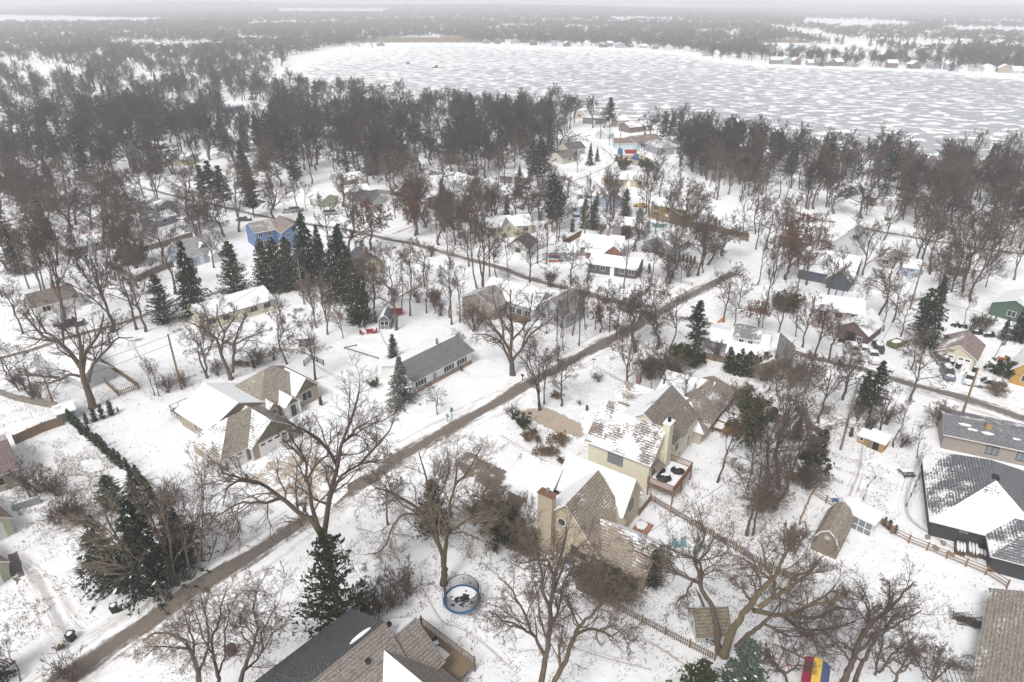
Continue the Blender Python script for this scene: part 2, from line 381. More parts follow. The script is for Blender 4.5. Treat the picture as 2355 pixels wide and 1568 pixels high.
# ------------------------------------------------------------------ roads
def smooth(pts, m=8):
    P = [np.array(p, float) for p in pts]; P = [2 * P[0] - P[1]] + P + [2 * P[-1] - P[-2]]; out = []
    for i in range(1, len(P) - 2):
        for t in np.linspace(0, 1, m, endpoint=False):
            a, b, c, d = P[i - 1], P[i], P[i + 1], P[i + 2]
            out.append(.5 * ((2 * b) + (-a + c) * t + (2 * a - 5 * b + 4 * c - d) * t * t + (-a + 3 * b - 3 * c + d) * t ** 3))
    out.append(P[-2]); return np.array(out)
def ribbon(name, px, width, mat, z, kind='structure', cov=None, isworld=False):
    pts = smooth([p if isworld else U(*p) for p in px]); d = np.gradient(pts, axis=0); d /= np.linalg.norm(d, axis=1)[:, None]
    nrm = np.stack([-d[:, 1], d[:, 0]], 1); s = np.concatenate([[0], np.cumsum(np.linalg.norm(np.diff(pts, axis=0), axis=1))])
    cols = np.linspace(-.5, .5, 5); V = []; uv = []
    wds = np.interp(np.linspace(0, 1, len(pts)), np.linspace(0, 1, len(width)), width) if isinstance(width, (list, tuple)) else np.full(len(pts), width)
    for i in range(len(pts)):
        for c in cols: V.append((*(pts[i] + nrm[i] * wds[i] * c), z)); uv.append((c + .5, s[i]))
    n = 5; F = [(i * n + j, i * n + j + 1, (i + 1) * n + j + 1, (i + 1) * n + j) for i in range(len(pts) - 1) for j in range(n - 1)]
    me = bpy.data.meshes.new(name); me.from_pydata(V, [], [f[::-1] for f in F]); me.materials.append(mat)
    if me.polygons[0].normal.z < 0: me.flip_normals()
    ul = me.uv_layers.new(name='UVMap')
    for lp_ in me.loops: ul.data[lp_.index].uv = uv[lp_.vertex_index]
    if cov is not None: a = me.attributes.new('cov', 'FLOAT', 'POINT'); a.data.foreach_set('value', [cov] * len(V))
    o = mesh_obj(name, me); tag(o, kind=kind); return pts
ROADS = []
ROADS.append(ribbon('road', [(20,1655),(150,1562),(383,1400),(500,1325),(590,1268),(700,1195),(850,1098),(1000,1004),(1130,933),(1230,874),(1330,821),(1450,757),(1560,692),(1690,627)], [10.5,9.6,9,8.8,8.6,9,9.5,9.5], M['road'], .012))
ROADS.append(ribbon('road', [(330,432),(420,455),(500,472),(560,487),(635,503),(733,519),(799,529),(888,549),(956,562),(1050,588),(1141,613),(1228,643),(1297,662),(1400,688),(1500,714),(1560,728),(1622,743),(1691,765),(1780,792),(1860,820),(1985,849),(2080,878),(2160,900),(2260,930),(2355,962),(2480,1003)], [8,8,9,10,10,9,9.5,11], M['road2'], .008))
ROADS.append(ribbon('road', [(1320,306),(1340,318),(1374,334),(1402,354),(1410,376),(1352,403),(1302,422),(1236,447),(1178,466),(1110,482),(1050,495),(975,514),(895,540)], 8.5, M['road3'], .004))
ROADS.append(ribbon('road', [(1800,478),(1876,503),(1946,516),(2016,531),(2085,543),(2154,555),(2250,570),(2351,584),(2480,604)], 8.0, M['road2'], .004))
ROADS.append(ribbon('road', [(-120,848),(-40,833),(0,824),(60,808),(119,789),(202,764),(277,744),(350,718),(416,697),(490,676),(560,655)], 7.0, M['road2'], .004))
ROADS.append(ribbon('road', [(150,330),(260,338),(330,352),(420,372),(520,395),(600,410)], 7.0, M['road3'], .004))
ROADS.append(ribbon('road', [(560,300),(640,330),(700,352),(760,372)], 7.0, M['road3'], .004))
def patch(name, px, mat, z, cov, kind='structure'):
    pts = [U(*p) for p in px]; c = np.mean(pts, axis=0); V = [(c[0], c[1], z)]; at = [cov]; F = []; n = len(pts)
    for s, a in ((.72, cov), (1, cov + .8)):
        for q in pts: V.append((*(c + (np.array(q) - c) * s), z)); at.append(a)
    for i in range(n):
        j = (i + 1) % n; F.append((0, 1 + i, 1 + j)); F.append((1 + i, 1 + n + i, 1 + n + j, 1 + j))
    me = bpy.data.meshes.new(name); me.from_pydata(V, [], F); me.materials.append(mat)
    if me.polygons[0].normal.z < 0: me.flip_normals()
    a = me.attributes.new('cov', 'FLOAT', 'POINT'); a.data.foreach_set('value', at); tag(mesh_obj(name, me), kind=kind)
patch('driveway', [(530,1092),(700,1000),(790,1060),(800,1130),(740,1190),(640,1170),(560,1130)], M['drive'], .016, .12)
patch('driveway', [(1165,940),(1260,935),(1345,975),(1350,1010),(1290,1000),(1215,965)], M['drive'], .016, -.35)
patch('driveway', [(1030,1050),(1075,1030),(1175,1080),(1165,1150),(1110,1125),(1060,1090)], M['darkdrive'], .016, -.02)
patch('driveway', [(620,800),(720,800),(730,830),(640,835)], M['drive'], .016, .5)
patch('driveway', [(1410,356),(1470,352),(1505,366),(1480,385),(1425,378)], M['drive'], .016, -.3)
patch('driveway', [(2190,940),(2354,990),(2420,1020),(2400,1035),(2300,1000),(2195,955)], M['darkdrive'], .016, -.3)
patch('driveway', [(2205,985),(2250,990),(2275,1010),(2240,1012),(2206,1000)], M['darkdrive'], .016, -.3)
patch('driveway', [(1655,745),(1740,775),(1745,790),(1650,765)], M['drive'], .016, .6)
patch('driveway', [(1590,925),(1690,940),(1690,965),(1600,955)], M['drive'], .016, .1)
patch('pavement', [(15,1270),(40,1262),(62,1325),(40,1350),(20,1330)], M['darkdrive'], .016, -.15)

for i_, (px_, w_) in enumerate((([(560,1120),(640,1190),(700,1200)], 3), ([(20,1290),(80,1330),(150,1450),(230,1500),(300,1475)], 4.5), ([(1985,1010),(1975,1080),(1950,1150),(1935,1190)], 2), ([(2130,1020),(2100,1090),(2085,1180),(2160,1240),(2250,1290)], 2.4), ([(1180,870),(1160,900),(1130,930)], 2),
    ([(2150,860),(2180,890),(2220,925)], 5), ([(2230,860),(2280,890),(2330,935)], 5), ([(1950,800),(1980,830),(2000,850)], 4), ([(1400,1440),(1500,1480),(1620,1560)], 1.2), ([(1180,1390),(1230,1450),(1350,1500),(1500,1540)], 1.2), ([(1030,1430),(1100,1470),(1180,1540)], 1.0),
    ([(960,1330),(1010,1420),(1040,1440)], 1.0), ([(870,755),(900,800),(1000,830),(1080,860)], 1.2), ([(700,820),(760,860),(830,890)], 1.2), ([(1480,900),(1400,860),(1360,835)], 2.5), ([(1180,440),(1220,452),(1260,440)], 3), ([(740,500),(770,470),(800,460)], 3.5), ([(620,560),(600,530),(590,500)], 3),
    ([(300,780),(330,830),(380,870)], 1.4), ([(1760,900),(1850,930),(1950,960),(2010,990)], 1.4), ([(1290,1130),(1250,1060),(1200,1030),(1150,1000)], 1.5), ([(1560,760),(1600,800),(1640,830)], 2.5), ([(2000,650),(2080,680),(2180,700),(2260,720)], 2))):
    ribbon('footpath', px_, w_, M['track'], .0015 + .0001 * i_)
# ------------------------------------------------------------------ houses
def roof_planes(t, x0, y0, x1, y1, h, rise, ax, ov=.45, og=.35, inset=None):
    """list of polygons, eave edge first; axis y is built swapped and mirrored back"""
    sw = ax == 'y'
    if sw: x0, y0, x1, y1 = y0, x0, y1, x1
    ym = (y0 + y1) / 2; hd = (y1 - y0) / 2; k = rise / hd; ze = h - ov * k; zr = h + rise
    if t == 'gable':
        P = [[(x0 - og, y0 - ov, ze), (x1 + og, y0 - ov, ze), (x1 + og, ym, zr), (x0 - og, ym, zr)],
             [(x1 + og, y1 + ov, ze), (x0 - og, y1 + ov, ze), (x0 - og, ym, zr), (x1 + og, ym, zr)]]
    elif t == 'hip':
        ins = hd if inset is None else inset
        xa = x0 + ins; xb = x1 - ins
        if xb < xa + .2: xa = xb = (x0 + x1) / 2; xa -= .1; xb += .1
        X0 = x0 - ov; X1 = x1 + ov
        P = [[(X0, y0 - ov, ze), (X1, y0 - ov, ze), (xb, ym, zr), (xa, ym, zr)], [(X1, y1 + ov, ze), (X0, y1 + ov, ze), (xa, ym, zr), (xb, ym, zr)],
             [(X0, y1 + ov, ze), (X0, y0 - ov, ze), (xa, ym, zr)], [(X1, y0 - ov, ze), (X1, y1 + ov, ze), (xb, ym, zr)]]
    elif t == 'gambrel':
        yq = y0 + hd * .42; yr = y1 - hd * .42; zq = h + rise * .68
        X0 = x0 - og; X1 = x1 + og; o = ov * .5; zo = h - o * (zq - h) / (hd * .42)
        P = [[(X0, y0 - o, zo), (X1, y0 - o, zo), (X1, yq, zq), (X0, yq, zq)], [(X0, yq, zq), (X1, yq, zq), (X1, ym, zr), (X0, ym, zr)],
             [(X1, yr, zq), (X0, yr, zq), (X0, ym, zr), (X1, ym, zr)], [(X1, y1 + o, zo), (X0, y1 + o, zo), (X0, yr, zq), (X1, yr, zq)]]
    elif t == 'shed':
        kk = rise / (y1 - y0)
        P = [[(x0 - og, y0 - ov, h - ov * kk), (x1 + og, y0 - ov, h - ov * kk), (x1 + og, y1 + ov, h + rise + ov * kk), (x0 - og, y1 + ov, h + rise + ov * kk)]]
    if sw: P = [[(b, a, c) for (a, b, c) in p][::-1] for p in P]; P = [[p[-2], p[-1]] + p[:-2] if len(p) == 4 else [p[1], p[2], p[0]] for p in P]
    return P
def roof_obj(planes, covs, mat, trim, parent, thick=.16, name='roof'):
    me = bpy.data.meshes.new(name); V = []; F = []; mi = []; uvs = []; cv = []
    for pi, p in enumerate(planes):
        c = covs[pi % len(covs)]; p = [Vector(q) for q in p]; n = len(p); k = len(V)
        nrm = (p[1] - p[0]).cross(p[2] - p[1])
        if nrm.z < 0: p = p[::-1]
        nrm = (p[1] - p[0]).cross(p[2] - p[1]).normalized()
        u = nrm.cross(Vector((0, 0, 1)));  u = u.normalized() if u.length > .01 else Vector((1, 0, 0)); v = nrm.cross(u)
        ofs = rnd.uniform(0, 50)
        V += [tuple(q) for q in p]; V += [(q.x, q.y, q.z - thick) for q in p]
        zmx = max(q.z for q in p); zmn = min(q.z for q in p)
        cvf = lambda q: (c[0] + (c[1] - c[0]) * (q.z - zmn) / max(.01, zmx - zmn)) if isinstance(c, tuple) else c
        F.append(tuple(range(k, k + n))); mi.append(0); uvs += [(q.dot(u) + ofs, q.dot(v) + ofs) for q in p]; cv += [cvf(q) for q in p]
        F.append(tuple(k + n + i for i in reversed(range(n)))); mi.append(1); uvs += [(0, 0)] * n; cv += [0] * n
        for i in range(n):
            j = (i + 1) % n; F.append((k + i, k + n + i, k + n + j, k + j)); mi.append(1); uvs += [(0, 0)] * 4; cv += [0] * 4
    me.from_pydata(V, [], F); me.materials.append(mat); me.materials.append(trim); me.polygons.foreach_set('material_index', mi)
    ul = me.uv_layers.new(name='UVMap'); ul.data.foreach_set('uv', np.array(uvs, np.float32).ravel())
    a = me.attributes.new('cov', 'FLOAT', 'CORNER'); a.data.foreach_set('value', np.array(cv, np.float32)); me.update()
    return mesh_obj(name, me, parent)
def wall_mb(mb, t, x0, y0, x1, y1, h, rise, ax, zb=0):
    sw = ax == 'y'
    if sw: x0, y0, x1, y1 = y0, x0, y1, x1
    ym = (y0 + y1) / 2; hh = h - .1; zr = h + rise - .12
    if t == 'gable': pr = [(y0, zb), (y1, zb), (y1, hh), (ym, zr), (y0, hh)]
    elif t == 'gambrel':
        hd = (y1 - y0) / 2; pr = [(y0, zb), (y1, zb), (y1, hh), (y1 - hd * .42, h + rise * .68 - .14), (ym, zr), (y0 + hd * .42, h + rise * .68 - .14), (y0, hh)]
    elif t == 'shed': pr = [(y0, zb), (y1, zb), (y1, h + rise - .12), (y0, hh)]
    else: pr = [(y0, zb), (y1, zb), (y1, hh), (y0, hh)]
    pts = [(x0, y, z) for (y, z) in pr]; off = (x1 - x0, 0, 0)
    if sw: pts = [(b, a, c) for (a, b, c) in pts]; off = (0, x1 - x0, 0)
    else: pts = pts[::-1]
    mb.prism(pts, off)
def window(parent, x, y, z, w_, h_, face, frame=None, glass=None, door=False, name=None, nx=2, nz=1):
    """face: outward angle in degrees in the house's own frame"""
    a = R(face); f = MB(); fr = .07; dpt = .05
    f.box(-w_ / 2 - fr, -.01, -fr, w_ / 2 + fr, dpt, 0); f.box(-w_ / 2 - fr, -.01, h_, w_ / 2 + fr, dpt, h_ + fr)
    f.box(-w_ / 2 - fr, -.01, 0, -w_ / 2, dpt, h_); f.box(w_ / 2, -.01, 0, w_ / 2 + fr, dpt, h_)
    for i in range(1, nx): xx = -w_ / 2 + w_ * i / nx; f.box(xx - .03, -.01, 0, xx + .03, dpt - .005, h_)
    for i in range(1, nz): zz = h_ * i / nz; f.box(-w_ / 2, -.01, zz - .03, w_ / 2, dpt - .008, zz + .03)
    o = f.build(name or ('door' if door else 'window'), frame or M['white'], parent)
    o.location = (x, y, z); o.rotation_euler = (0, 0, a - R(90))
    p = MB(); p.box(-w_ / 2 - .01, -.012, -.01, w_ / 2 + .01, .015, h_ + .01); p.build('pane' if not door else 'door_leaf', glass or (M['glass'] if not door else M['white']), o)
    return o
def garage_door(parent, x, y, z, w_, h_, face, lights=True, col=None):
    f = MB(); f.box(-w_ / 2, -.01, 0, w_ / 2, .04, h_)
    for i in range(1, 4): f.box(-w_ / 2, .04, h_ * i / 4 - .012, w_ / 2, .055, h_ * i / 4 + .012)
    f.box(-w_ / 2 - .12, -.01, 0, -w_ / 2 - .002, .07, h_ + .12); f.box(w_ / 2 + .002, -.01, 0, w_ / 2 + .12, .07, h_ + .12); f.box(-w_ / 2, -.01, h_ + .002, w_ / 2, .07, h_ + .12)
    o = f.build('garage_door', col or M['white'], parent); o.location = (x, y, z); o.rotation_euler = (0, 0, R(face) - R(90))
    if lights:
        n = max(2, int(w_ / 1.1))
        for i in range(n): p = MB(); xx = -w_ / 2 + w_ * (i + .5) / n; p.box(xx - .36, .04, h_ * .79, xx + .36, .062, h_ * .93); p.build('door_light', M['glass'], o)
    return o
def volume(root, t, x0, y0, x1, y1, h, rise, ax, wall, roof, cov, trim=None, ov=.45, og=.35, inset=None, zb=0, wname='wall'):
    mb = MB(); wall_mb(mb, t, x0, y0, x1, y1, h, rise, ax, zb); wl = mb.build(wname, wall, root)
    covs = cov if isinstance(cov, list) else [cov]
    rf = roof_obj(roof_planes(t, x0, y0, x1, y1, h, rise, ax, ov, og, inset), covs, roof, trim or M['white'], root)
    return wl, rf
def chimney(root, x, y, z0, z1, w_=.8, mat=None, snow=True):
    m = MB(); m.box(x - w_ / 2, y - w_ / 2, z0, x + w_ / 2, y + w_ / 2, z1); o = m.build('chimney', mat or brick((.3, .13, .08)), root)
    c = MB(); c.box(x - w_ / 2 - .06, y - w_ / 2 - .06, z1 + .002, x + w_ / 2 + .06, y + w_ / 2 + .06, z1 + .1); c.tube((x, y, z1 + .1), (x, y, z1 + .5), .14, n=8); c.build('chimney_cap', M['metal'], o); return o
HOUSES = []          # (name for other labels, x, y, radius)
def reg(short, x, y, r): HOUSES.append((short, x, y, r))
# simple houses: short name, label, category, near-left corner, near-right corner (photo), depth, wall h, type, rise, axis, wall, roof, snow, windows front, windows side, chimney
WH = (.72, .72, .7); CREAM = (.68, .62, .48); TAN = (.4, .345, .28); GREY = (.34, .35, .37); LGREY = (.55, .56, .57); DARK = (.07, .07, .075); BR = (.26, .12, .08)
rG = (.16, .155, .155); rB = (.14, .105, .085); rD = (.05, .05, .054); rT = (.24, .205, .17); rP = (.2, .13, .11)
T = [
 ('white dark-roofed house','white house with bare dark brown roof and wide window above the blue pickup','house',(87,731),(185,705),8,2.7,'gable',1.8,'x',WH,rB,[.15,.8],2,2,1),
 ('brick ranch house','low red brick ranch house with half snowy roof and a row of front windows','house',(164,592),(252,568),8,2.7,'gable',1.6,'x',BR,rB,[.75,.5],5,1,1),
 ('slate blue split-level house','slate grey two-storey house with bare grey roof among oaks','house',(368,512),(414,498),9,5,'gable',1.3,'y',(.2,.22,.24),rG,[.5,.5],2,2,0),
 ('snowy grey garage','snow-roofed low garage wing right of the slate grey house','garage',(425,535),(500,522),8,2.5,'gable',1.2,'x',LGREY,rG,[1.0,.6],0,1,0),
 ('pale blue house','pale blue cape house with grey roof and white dormer, behind tall dark spruces','house',(429,617),(503,596),8.5,3,'gable',3.3,'x',(.42,.52,.62),(.3,.3,.3),[.35,.35],3,2,0),
 ('small green garage','small pale green garage with brown snow-dusted roof beside the upper road','garage',(742,478),(779,468),6.5,2.6,'gable',1.4,'y',(.4,.42,.3),rB,[.68,.55],0,0,0),
 ('dark gable roof house','grey house with steep bare dark roof, right of the small green garage','house',(856,489),(897,478),10,2.9,'gable',2.6,'y',(.5,.5,.5),rD,[.2,.15],1,1,0),
 ('white cottage wing','white low cottage wing with grey roof right of the steep dark roof','house',(905,487),(932,479),7,2.6,'gable',1.5,'y',WH,rG,[.55,.3],2,0,0),
 ('cream cottage','cream cottage with bare charcoal roof and small brick chimney, right of the dark firs','house',(829,640),(888,625),8,2.8,'gable',2.4,'y',CREAM,rD,[.15,.1],1,1,1),
 ('cream snow-roofed house','cream ranch house under a fully snowed roof, left of the tan birches','house',(474,760),(632,712),9,2.8,'gable',1.7,'x',CREAM,rB,[1.15,1.1],5,1,0),
 ('pale grey house','pale grey house with snowy roofs behind the big forked bare tree','house',(150,884),(232,850),10,2.8,'gable',2.0,'x',LGREY,(.3,.29,.27),[.85,.6],2,1,0),
 ('brown-roofed house','house with wide bare brown roof at the left edge beside the board fence','house',(-48,1150),(54,1112),11,3,'gable',1.8,'x',TAN,(.13,.085,.075),[.05,.6],1,0,0),
 ('cream double garage','cream garage with white door and dark brown roof at the left edge','garage',(-55,1272),(34,1226),9,2.8,'gable',1.8,'y',(.5,.49,.36),rP,[.1,.1],0,0,0),
 ('green garage wing','pale green garage front on brick footing at the left edge, lower of two','garage',(-60,1382),(25,1330),7,2.9,'gable',1.6,'y',(.36,.37,.26),rP,[.1,.1],0,0,0),
 ('green house','dark green house with snowed roof at the right edge','house',(2272,722),(2372,752),11,3.0,'gable',1.9,'y',(.075,.125,.085),(.45,.45,.45),[.85,.6],1,1,0),
 ('brown gabled garage','brown board garage wing with cluttered open front beside parked cars','garage',(1921,776),(1988,797),8.5,2.8,'gable',2.0,'y',(.15,.1,.09),rP,[.95,.7],0,0,0),
 ('mauve two-storey house','mauve two-storey house with long snowed roof behind parked cars','house',(1868,752),(1975,766),7.5,4.6,'gable',1.6,'x',(.4,.33,.3),(.15,.15,.15),[.8,.8],3,1,0),
 ('navy house','navy blue house with big white snowed roof and white-framed garage door','house',(1833,640),(1955,664),11,3,'gable',3.6,'x',(.09,.11,.14),rG,[1.25,1.0],0,1,0),
 ('tall grey gabled house','tall light grey house with two steep snowed gables and white chimney','house',(1930,585),(1985,588),9,6.2,'gable',2.4,'y',LGREY,rG,[.85,.55],1,1,1),
 ('small hip brick house','small brown brick house with rounded dark hip roof','house',(2019,613),(2077,622),7,2.7,'hip',1.5,'x',(.17,.12,.1),(.15,.12,.11),[.5,.5],2,0,0),
 ('pale blue garden shed','pale blue shed with snowed flat roof and white double doors','shed',(2074,634),(2114,639),4.5,2.5,'shed',.7,'x',(.45,.52,.6),rG,[1.3],0,0,0),
 ('brown snow-roofed bungalow','brown bungalow under white snowed roof between big bare trees','house',(2180,631),(2240,640),7.5,2.7,'gable',1.5,'x',(.17,.14,.12),rG,[1.2,1.0],2,0,1),
 ('far white bungalow','small white bungalow just beyond the upper right road','house',(2020,512),(2056,518),6,2.7,'gable',1.5,'y',WH,rG,[.9,.9],1,0,0),
 ('white twin-door garage','cream double garage with two white doors and brown gable roof','garage',(2150,831),(2234,854),8,2.7,'gable',1.9,'y',(.6,.56,.42),(.22,.15,.135),[.5,.35],0,0,0),
 ('ochre house','ochre yellow house with dark snow-edged roof at the right edge','house',(2320,880),(2390,900),10,3.2,'gable',2.4,'y',(.45,.27,.08),rB,[.75,.6],1,1,1),
 ('mustard yellow house','mustard yellow two-storey house with snowed roof behind the bare thicket','house',(1495,500),(1571,514),7,4.6,'gable',1.3,'x',(.36,.27,.09),rG,[1.2,1.0],3,1,1),
 ('mustard yellow wing','lower mustard yellow wing with snowed roof, right of the yellow house','house',(1565,515),(1600,506),8,2.8,'gable',1.2,'x',(.36,.27,.09),rG,[1.2,1.0],1,1,0),
 ('long snow-roofed garage','long pale garage with plain white snowed roof','garage',(1407,537),(1476,549),6.5,3.1,'gable',1.7,'x',(.42,.4,.43),rG,[1.2,1.2],0,1,0),
 ('grey snow-streaked house','grey house with large streaky grey gable roof','house',(1478,577),(1545,592),11,3,'gable',2.2,'y',GREY,(.3,.3,.3),[.75,.7],0,0,0),
 ('brick L-shaped house','reddish brick house with brown half-snowed roofs in the middle of the block','house',(1334,588),(1430,594),8.5,2.9,'gable',2.0,'x',BR,rB,[.8,.7],2,1,1),
 ('kayak garage','white garage with fully snowed roof and kayaks racked on its wall','garage',(1250,600),(1322,600),7,2.7,'gable',1.3,'x',(.5,.52,.54),rG,[1.25,1.1],0,1,0),
 ('charcoal ranch house','charcoal ranch house with white windows and snowed roof beside the middle road','house',(1353,626),(1462,642),7,2.8,'gable',1.4,'x',(.1,.09,.09),rG,[1.05,1.1],5,0,0),
 ('small slate-roofed garage','white garage with bare slate-dark roof near the middle road','garage',(1168,586),(1215,592),7,2.7,'gable',1.9,'y',WH,rD,[.1,.15],1,1,0),
 ('long beige house','long beige house with grey and white gabled roofs above the middle road','house',(1122,543),(1222,537),8.5,3,'gable',1.8,'x',(.46,.41,.31),rG,[.75,.9],4,1,1),
 ('light blue long house','light blue long house with snowed roof below the curving road','house',(1325,462),(1425,474),8,2.9,'gable',1.6,'x',(.4,.46,.54),rG,[1.15,1.0],5,1,0),
 ('white low annex','white low annex with L-shaped snowed roof and blue tub beside it','house',(1305,495),(1368,487),7,2.7,'gable',1.0,'x',(.62,.65,.68),rG,[1.25,1.2],2,0,0),
 ('pale ochre house','pale ochre long house with snowed roof under bare trees','house',(1382,424),(1483,432),8,2.9,'gable',1.4,'x',(.5,.44,.3),rG,[1.2,1.2],4,0,0),
 ('brown-roofed blue garage','pale blue garage with brown roof beside the blue skips','garage',(1413,342),(1457,342),8,2.7,'gable',1.5,'x',(.5,.58,.63),rP,[.2,.2],0,1,0),
 ('brown-roofed lake house','pale blue lake house with brown roof behind the blue garage','house',(1462,343),(1520,336),11,3,'gable',2.0,'x',(.5,.58,.63),rP,[.35,.3],2,1,1),
 ('large grey-roofed lake house','large house with wide bare grey roofs at the lake shore','house',(1512,357),(1592,352),13,3.6,'hip',3.0,'x',(.3,.31,.33),(.2,.2,.205),[.55,.5],3,1,0),
 ('white gambrel barn','white gambrel barn with small square windows beside the upper road','barn',(1267,329),(1292,323),9,3.4,'gambrel',3.4,'y',WH,rG,[.9,.9],2,0,0),
 ('snow-roofed barn annex','low annex with snowed roof in front of the white barn','garage',(1288,333),(1326,328),8,2.6,'gable',1.2,'x',LGREY,rG,[1.1,1.1],1,0,0),
 ('dark roofed cottage','cream cottage with bare dark roof left of the curving road','house',(1308,359),(1345,354),8,2.9,'gable',2.2,'x',(.5,.47,.4),rD,[.35,.2],2,1,0),
 ('lower dark roofed cottage','whitish cottage with dark roof behind the open grown maple','house',(1294,378),(1326,371),8,2.9,'gable',2.0,'x',(.55,.53,.46),rB,[.3,.2],1,1,0),
 ('grey lakeside garage','grey garage with white snowed roof left of tall dark cedars near the lake','garage',(1369,318),(1397,321),7,2.7,'gable',1.6,'y',LGREY,rG,[.85,.7],0,0,0),
 ('dark snow-topped boathouse','dark roofed lake house with snow patches behind the brown roof','house',(1448,306),(1500,300),9,3,'gable',1.8,'x',(.2,.15,.13),rB,[.7,.8],2,0,1),
 ('white two-storey cottage','white two-storey cottage with snowed roof among oaks','house',(874,287),(914,284),9,4.6,'hip',1.8,'x',WH,rG,[.95,.9],3,2,1),
 ('yellow gabled cottage','cream yellow cottage with grey snow-patched roof','house',(906,390),(950,391),8,3.0,'gable',2.7,'y',(.55,.48,.3),rG,[.6,.4],2,0,0),
 ('long white bungalow','long low white bungalow under oaks beyond the lawn','house',(980,285),(1035,281),8,2.7,'gable',1.3,'x',(.6,.58,.52),rB,[1.0,.8],3,0,0),
 ('lakeside white house','white house with snowed gables at the wooded shore','house',(1098,285),(1132,287),9,3.2,'gable',2.2,'y',(.62,.62,.6),rG,[1.0,.8],2,0,0),
 ('brown shore house','brown roofed house high among shore trees','house',(1060,254),(1092,252),9,3.2,'gable',2.4,'x',TAN,rB,[.5,.4],1,0,0),
 ('white shed by barn','small white shed behind the gambrel barn','shed',(1264,296),(1287,296),6,2.8,'gable',1.4,'y',WH,rG,[1.1,1.0],1,0,0),
 ('arched shore cottage','cream cottage with snowed roof among shore cedars','house',(1320,272),(1345,272),7,2.8,'gable',1.8,'y',CREAM,rG,[1.2,1.0],1,0,0),
 ('flat modern lake house','dark flat modern house with long window band at the lake','house',(1340,284),(1385,286),8,3.4,'shed',.4,'x',(.17,.16,.15),rG,[.9],6,0,0),
 ('blue and white house','white roofed blue house in the left oak wood','house',(524,262),(562,256),9,4,'gable',2,'x',(.2,.25,.36),rG,[1.3,1.2],2,1,0),
 ('olive house','olive drab house at the far left behind the tall spruces','house',(98,354),(140,352),9,3,'gable',1.6,'x',(.35,.32,.22),rG,[.9,.8],2,0,0),
 ('far yellow ranch','pale yellow ranch house half hidden by oak crowns','house',(385,378),(430,381),8,2.8,'gable',1.4,'x',(.5,.44,.28),rG,[.7,.8],3,0,0),
 ('cream oak-wood house','cream house with snowed roof under oaks on the left','house',(58,448),(108,444),9,2.8,'gable',1.6,'x',(.52,.48,.36),rG,[1.1,.9],2,1,0),
 ('grey oak-wood house','grey house with dark roof beyond the left oaks','house',(176,432),(216,436),9,2.9,'gable',1.9,'x',(.4,.4,.4),rD,[.45,.5],2,0,0),
 ('tan roadside house','tan house with snowed roof beyond the pine row','house',(540,392),(585,398),9,2.9,'gable',1.8,'x',TAN,rG,[1.1,1.1],2,0,0),
 ('peach gabled house','peach coloured house with snowy roof left of the yellow cottage','house',(800,430),(838,424),8,2.8,'gable',1.5,'x',(.5,.4,.3),rG,[.9,.9],2,0,0),
 ('grey fenced house','low grey house with snowed roof inside the board fence','house',(795,458),(850,452),7,2.7,'gable',1.2,'x',(.42,.4,.37),rG,[1.1,1.0],2,0,0),
 ('reddish brick villa','reddish brick house with dark roof behind the russet oak','house',(1020,492),(1075,480),9,3.2,'gable',2.0,'x',(.3,.16,.11),rB,[.5,.6],3,1,0),
 ('narrow grey house','narrow light grey gabled house above the reddish villa','house',(1080,455),(1104,450),10,4.6,'gable',2.4,'y',LGREY,rG,[.8,.8],1,0,0),
 ('oakwood white house','white house with snowed roof among lakeside oaks','house',(950,330),(990,328),9,3,'gable',1.7,'x',WH,rG,[1.2,1.0],2,0,0),
 ('oakwood brown house','brown house with half snowed roof among lakeside oaks','house',(740,318),(782,322),9,3,'gable',1.8,'x',(.2,.16,.13),rB,[.7,.8],2,0,0),
 ('long dark ranch','long dark ranch with snow patched roof left of the tall pines','house',(1150,420),(1210,424),8,2.8,'gable',1.6,'x',(.2,.19,.18),rB,[.7,.7],3,0,0),
 ('cedar-screened house','pale house behind the round shore cedars','house',(1420,292),(1446,290),7,3.6,'gable',1.6,'x',(.45,.42,.38),rG,[.9,.8],1,0,0),
 ('grey dormer house','light grey house with wide snowed roof and a dark-roofed dormer above the arborvitae hedge','house',(1668,838),(1752,854),11,2.9,'gable',2.3,'x',LGREY,rG,[1.0,.6],0,0,0),
 ('low snowed garage','low grey garage with flat snowed roof left of the dormer house','garage',(1616,800),(1668,812),7,2.4,'gable',.9,'x',GREY,rG,[1.3,1.2],0,0,0),
 ('right shore big house','dark large house with steep roof behind the right shore trees','house',(2085,420),(2160,426),12,4,'gable',4,'x',(.12,.12,.13),(.1,.1,.105),[.35,.4],2,0,1),
 ('tan wooded house','tan house glimpsed inside the right hand wood','house',(1985,470),(2030,474),9,3,'gable',1.8,'x',TAN,rG,[.8,.8],2,0,0),
]
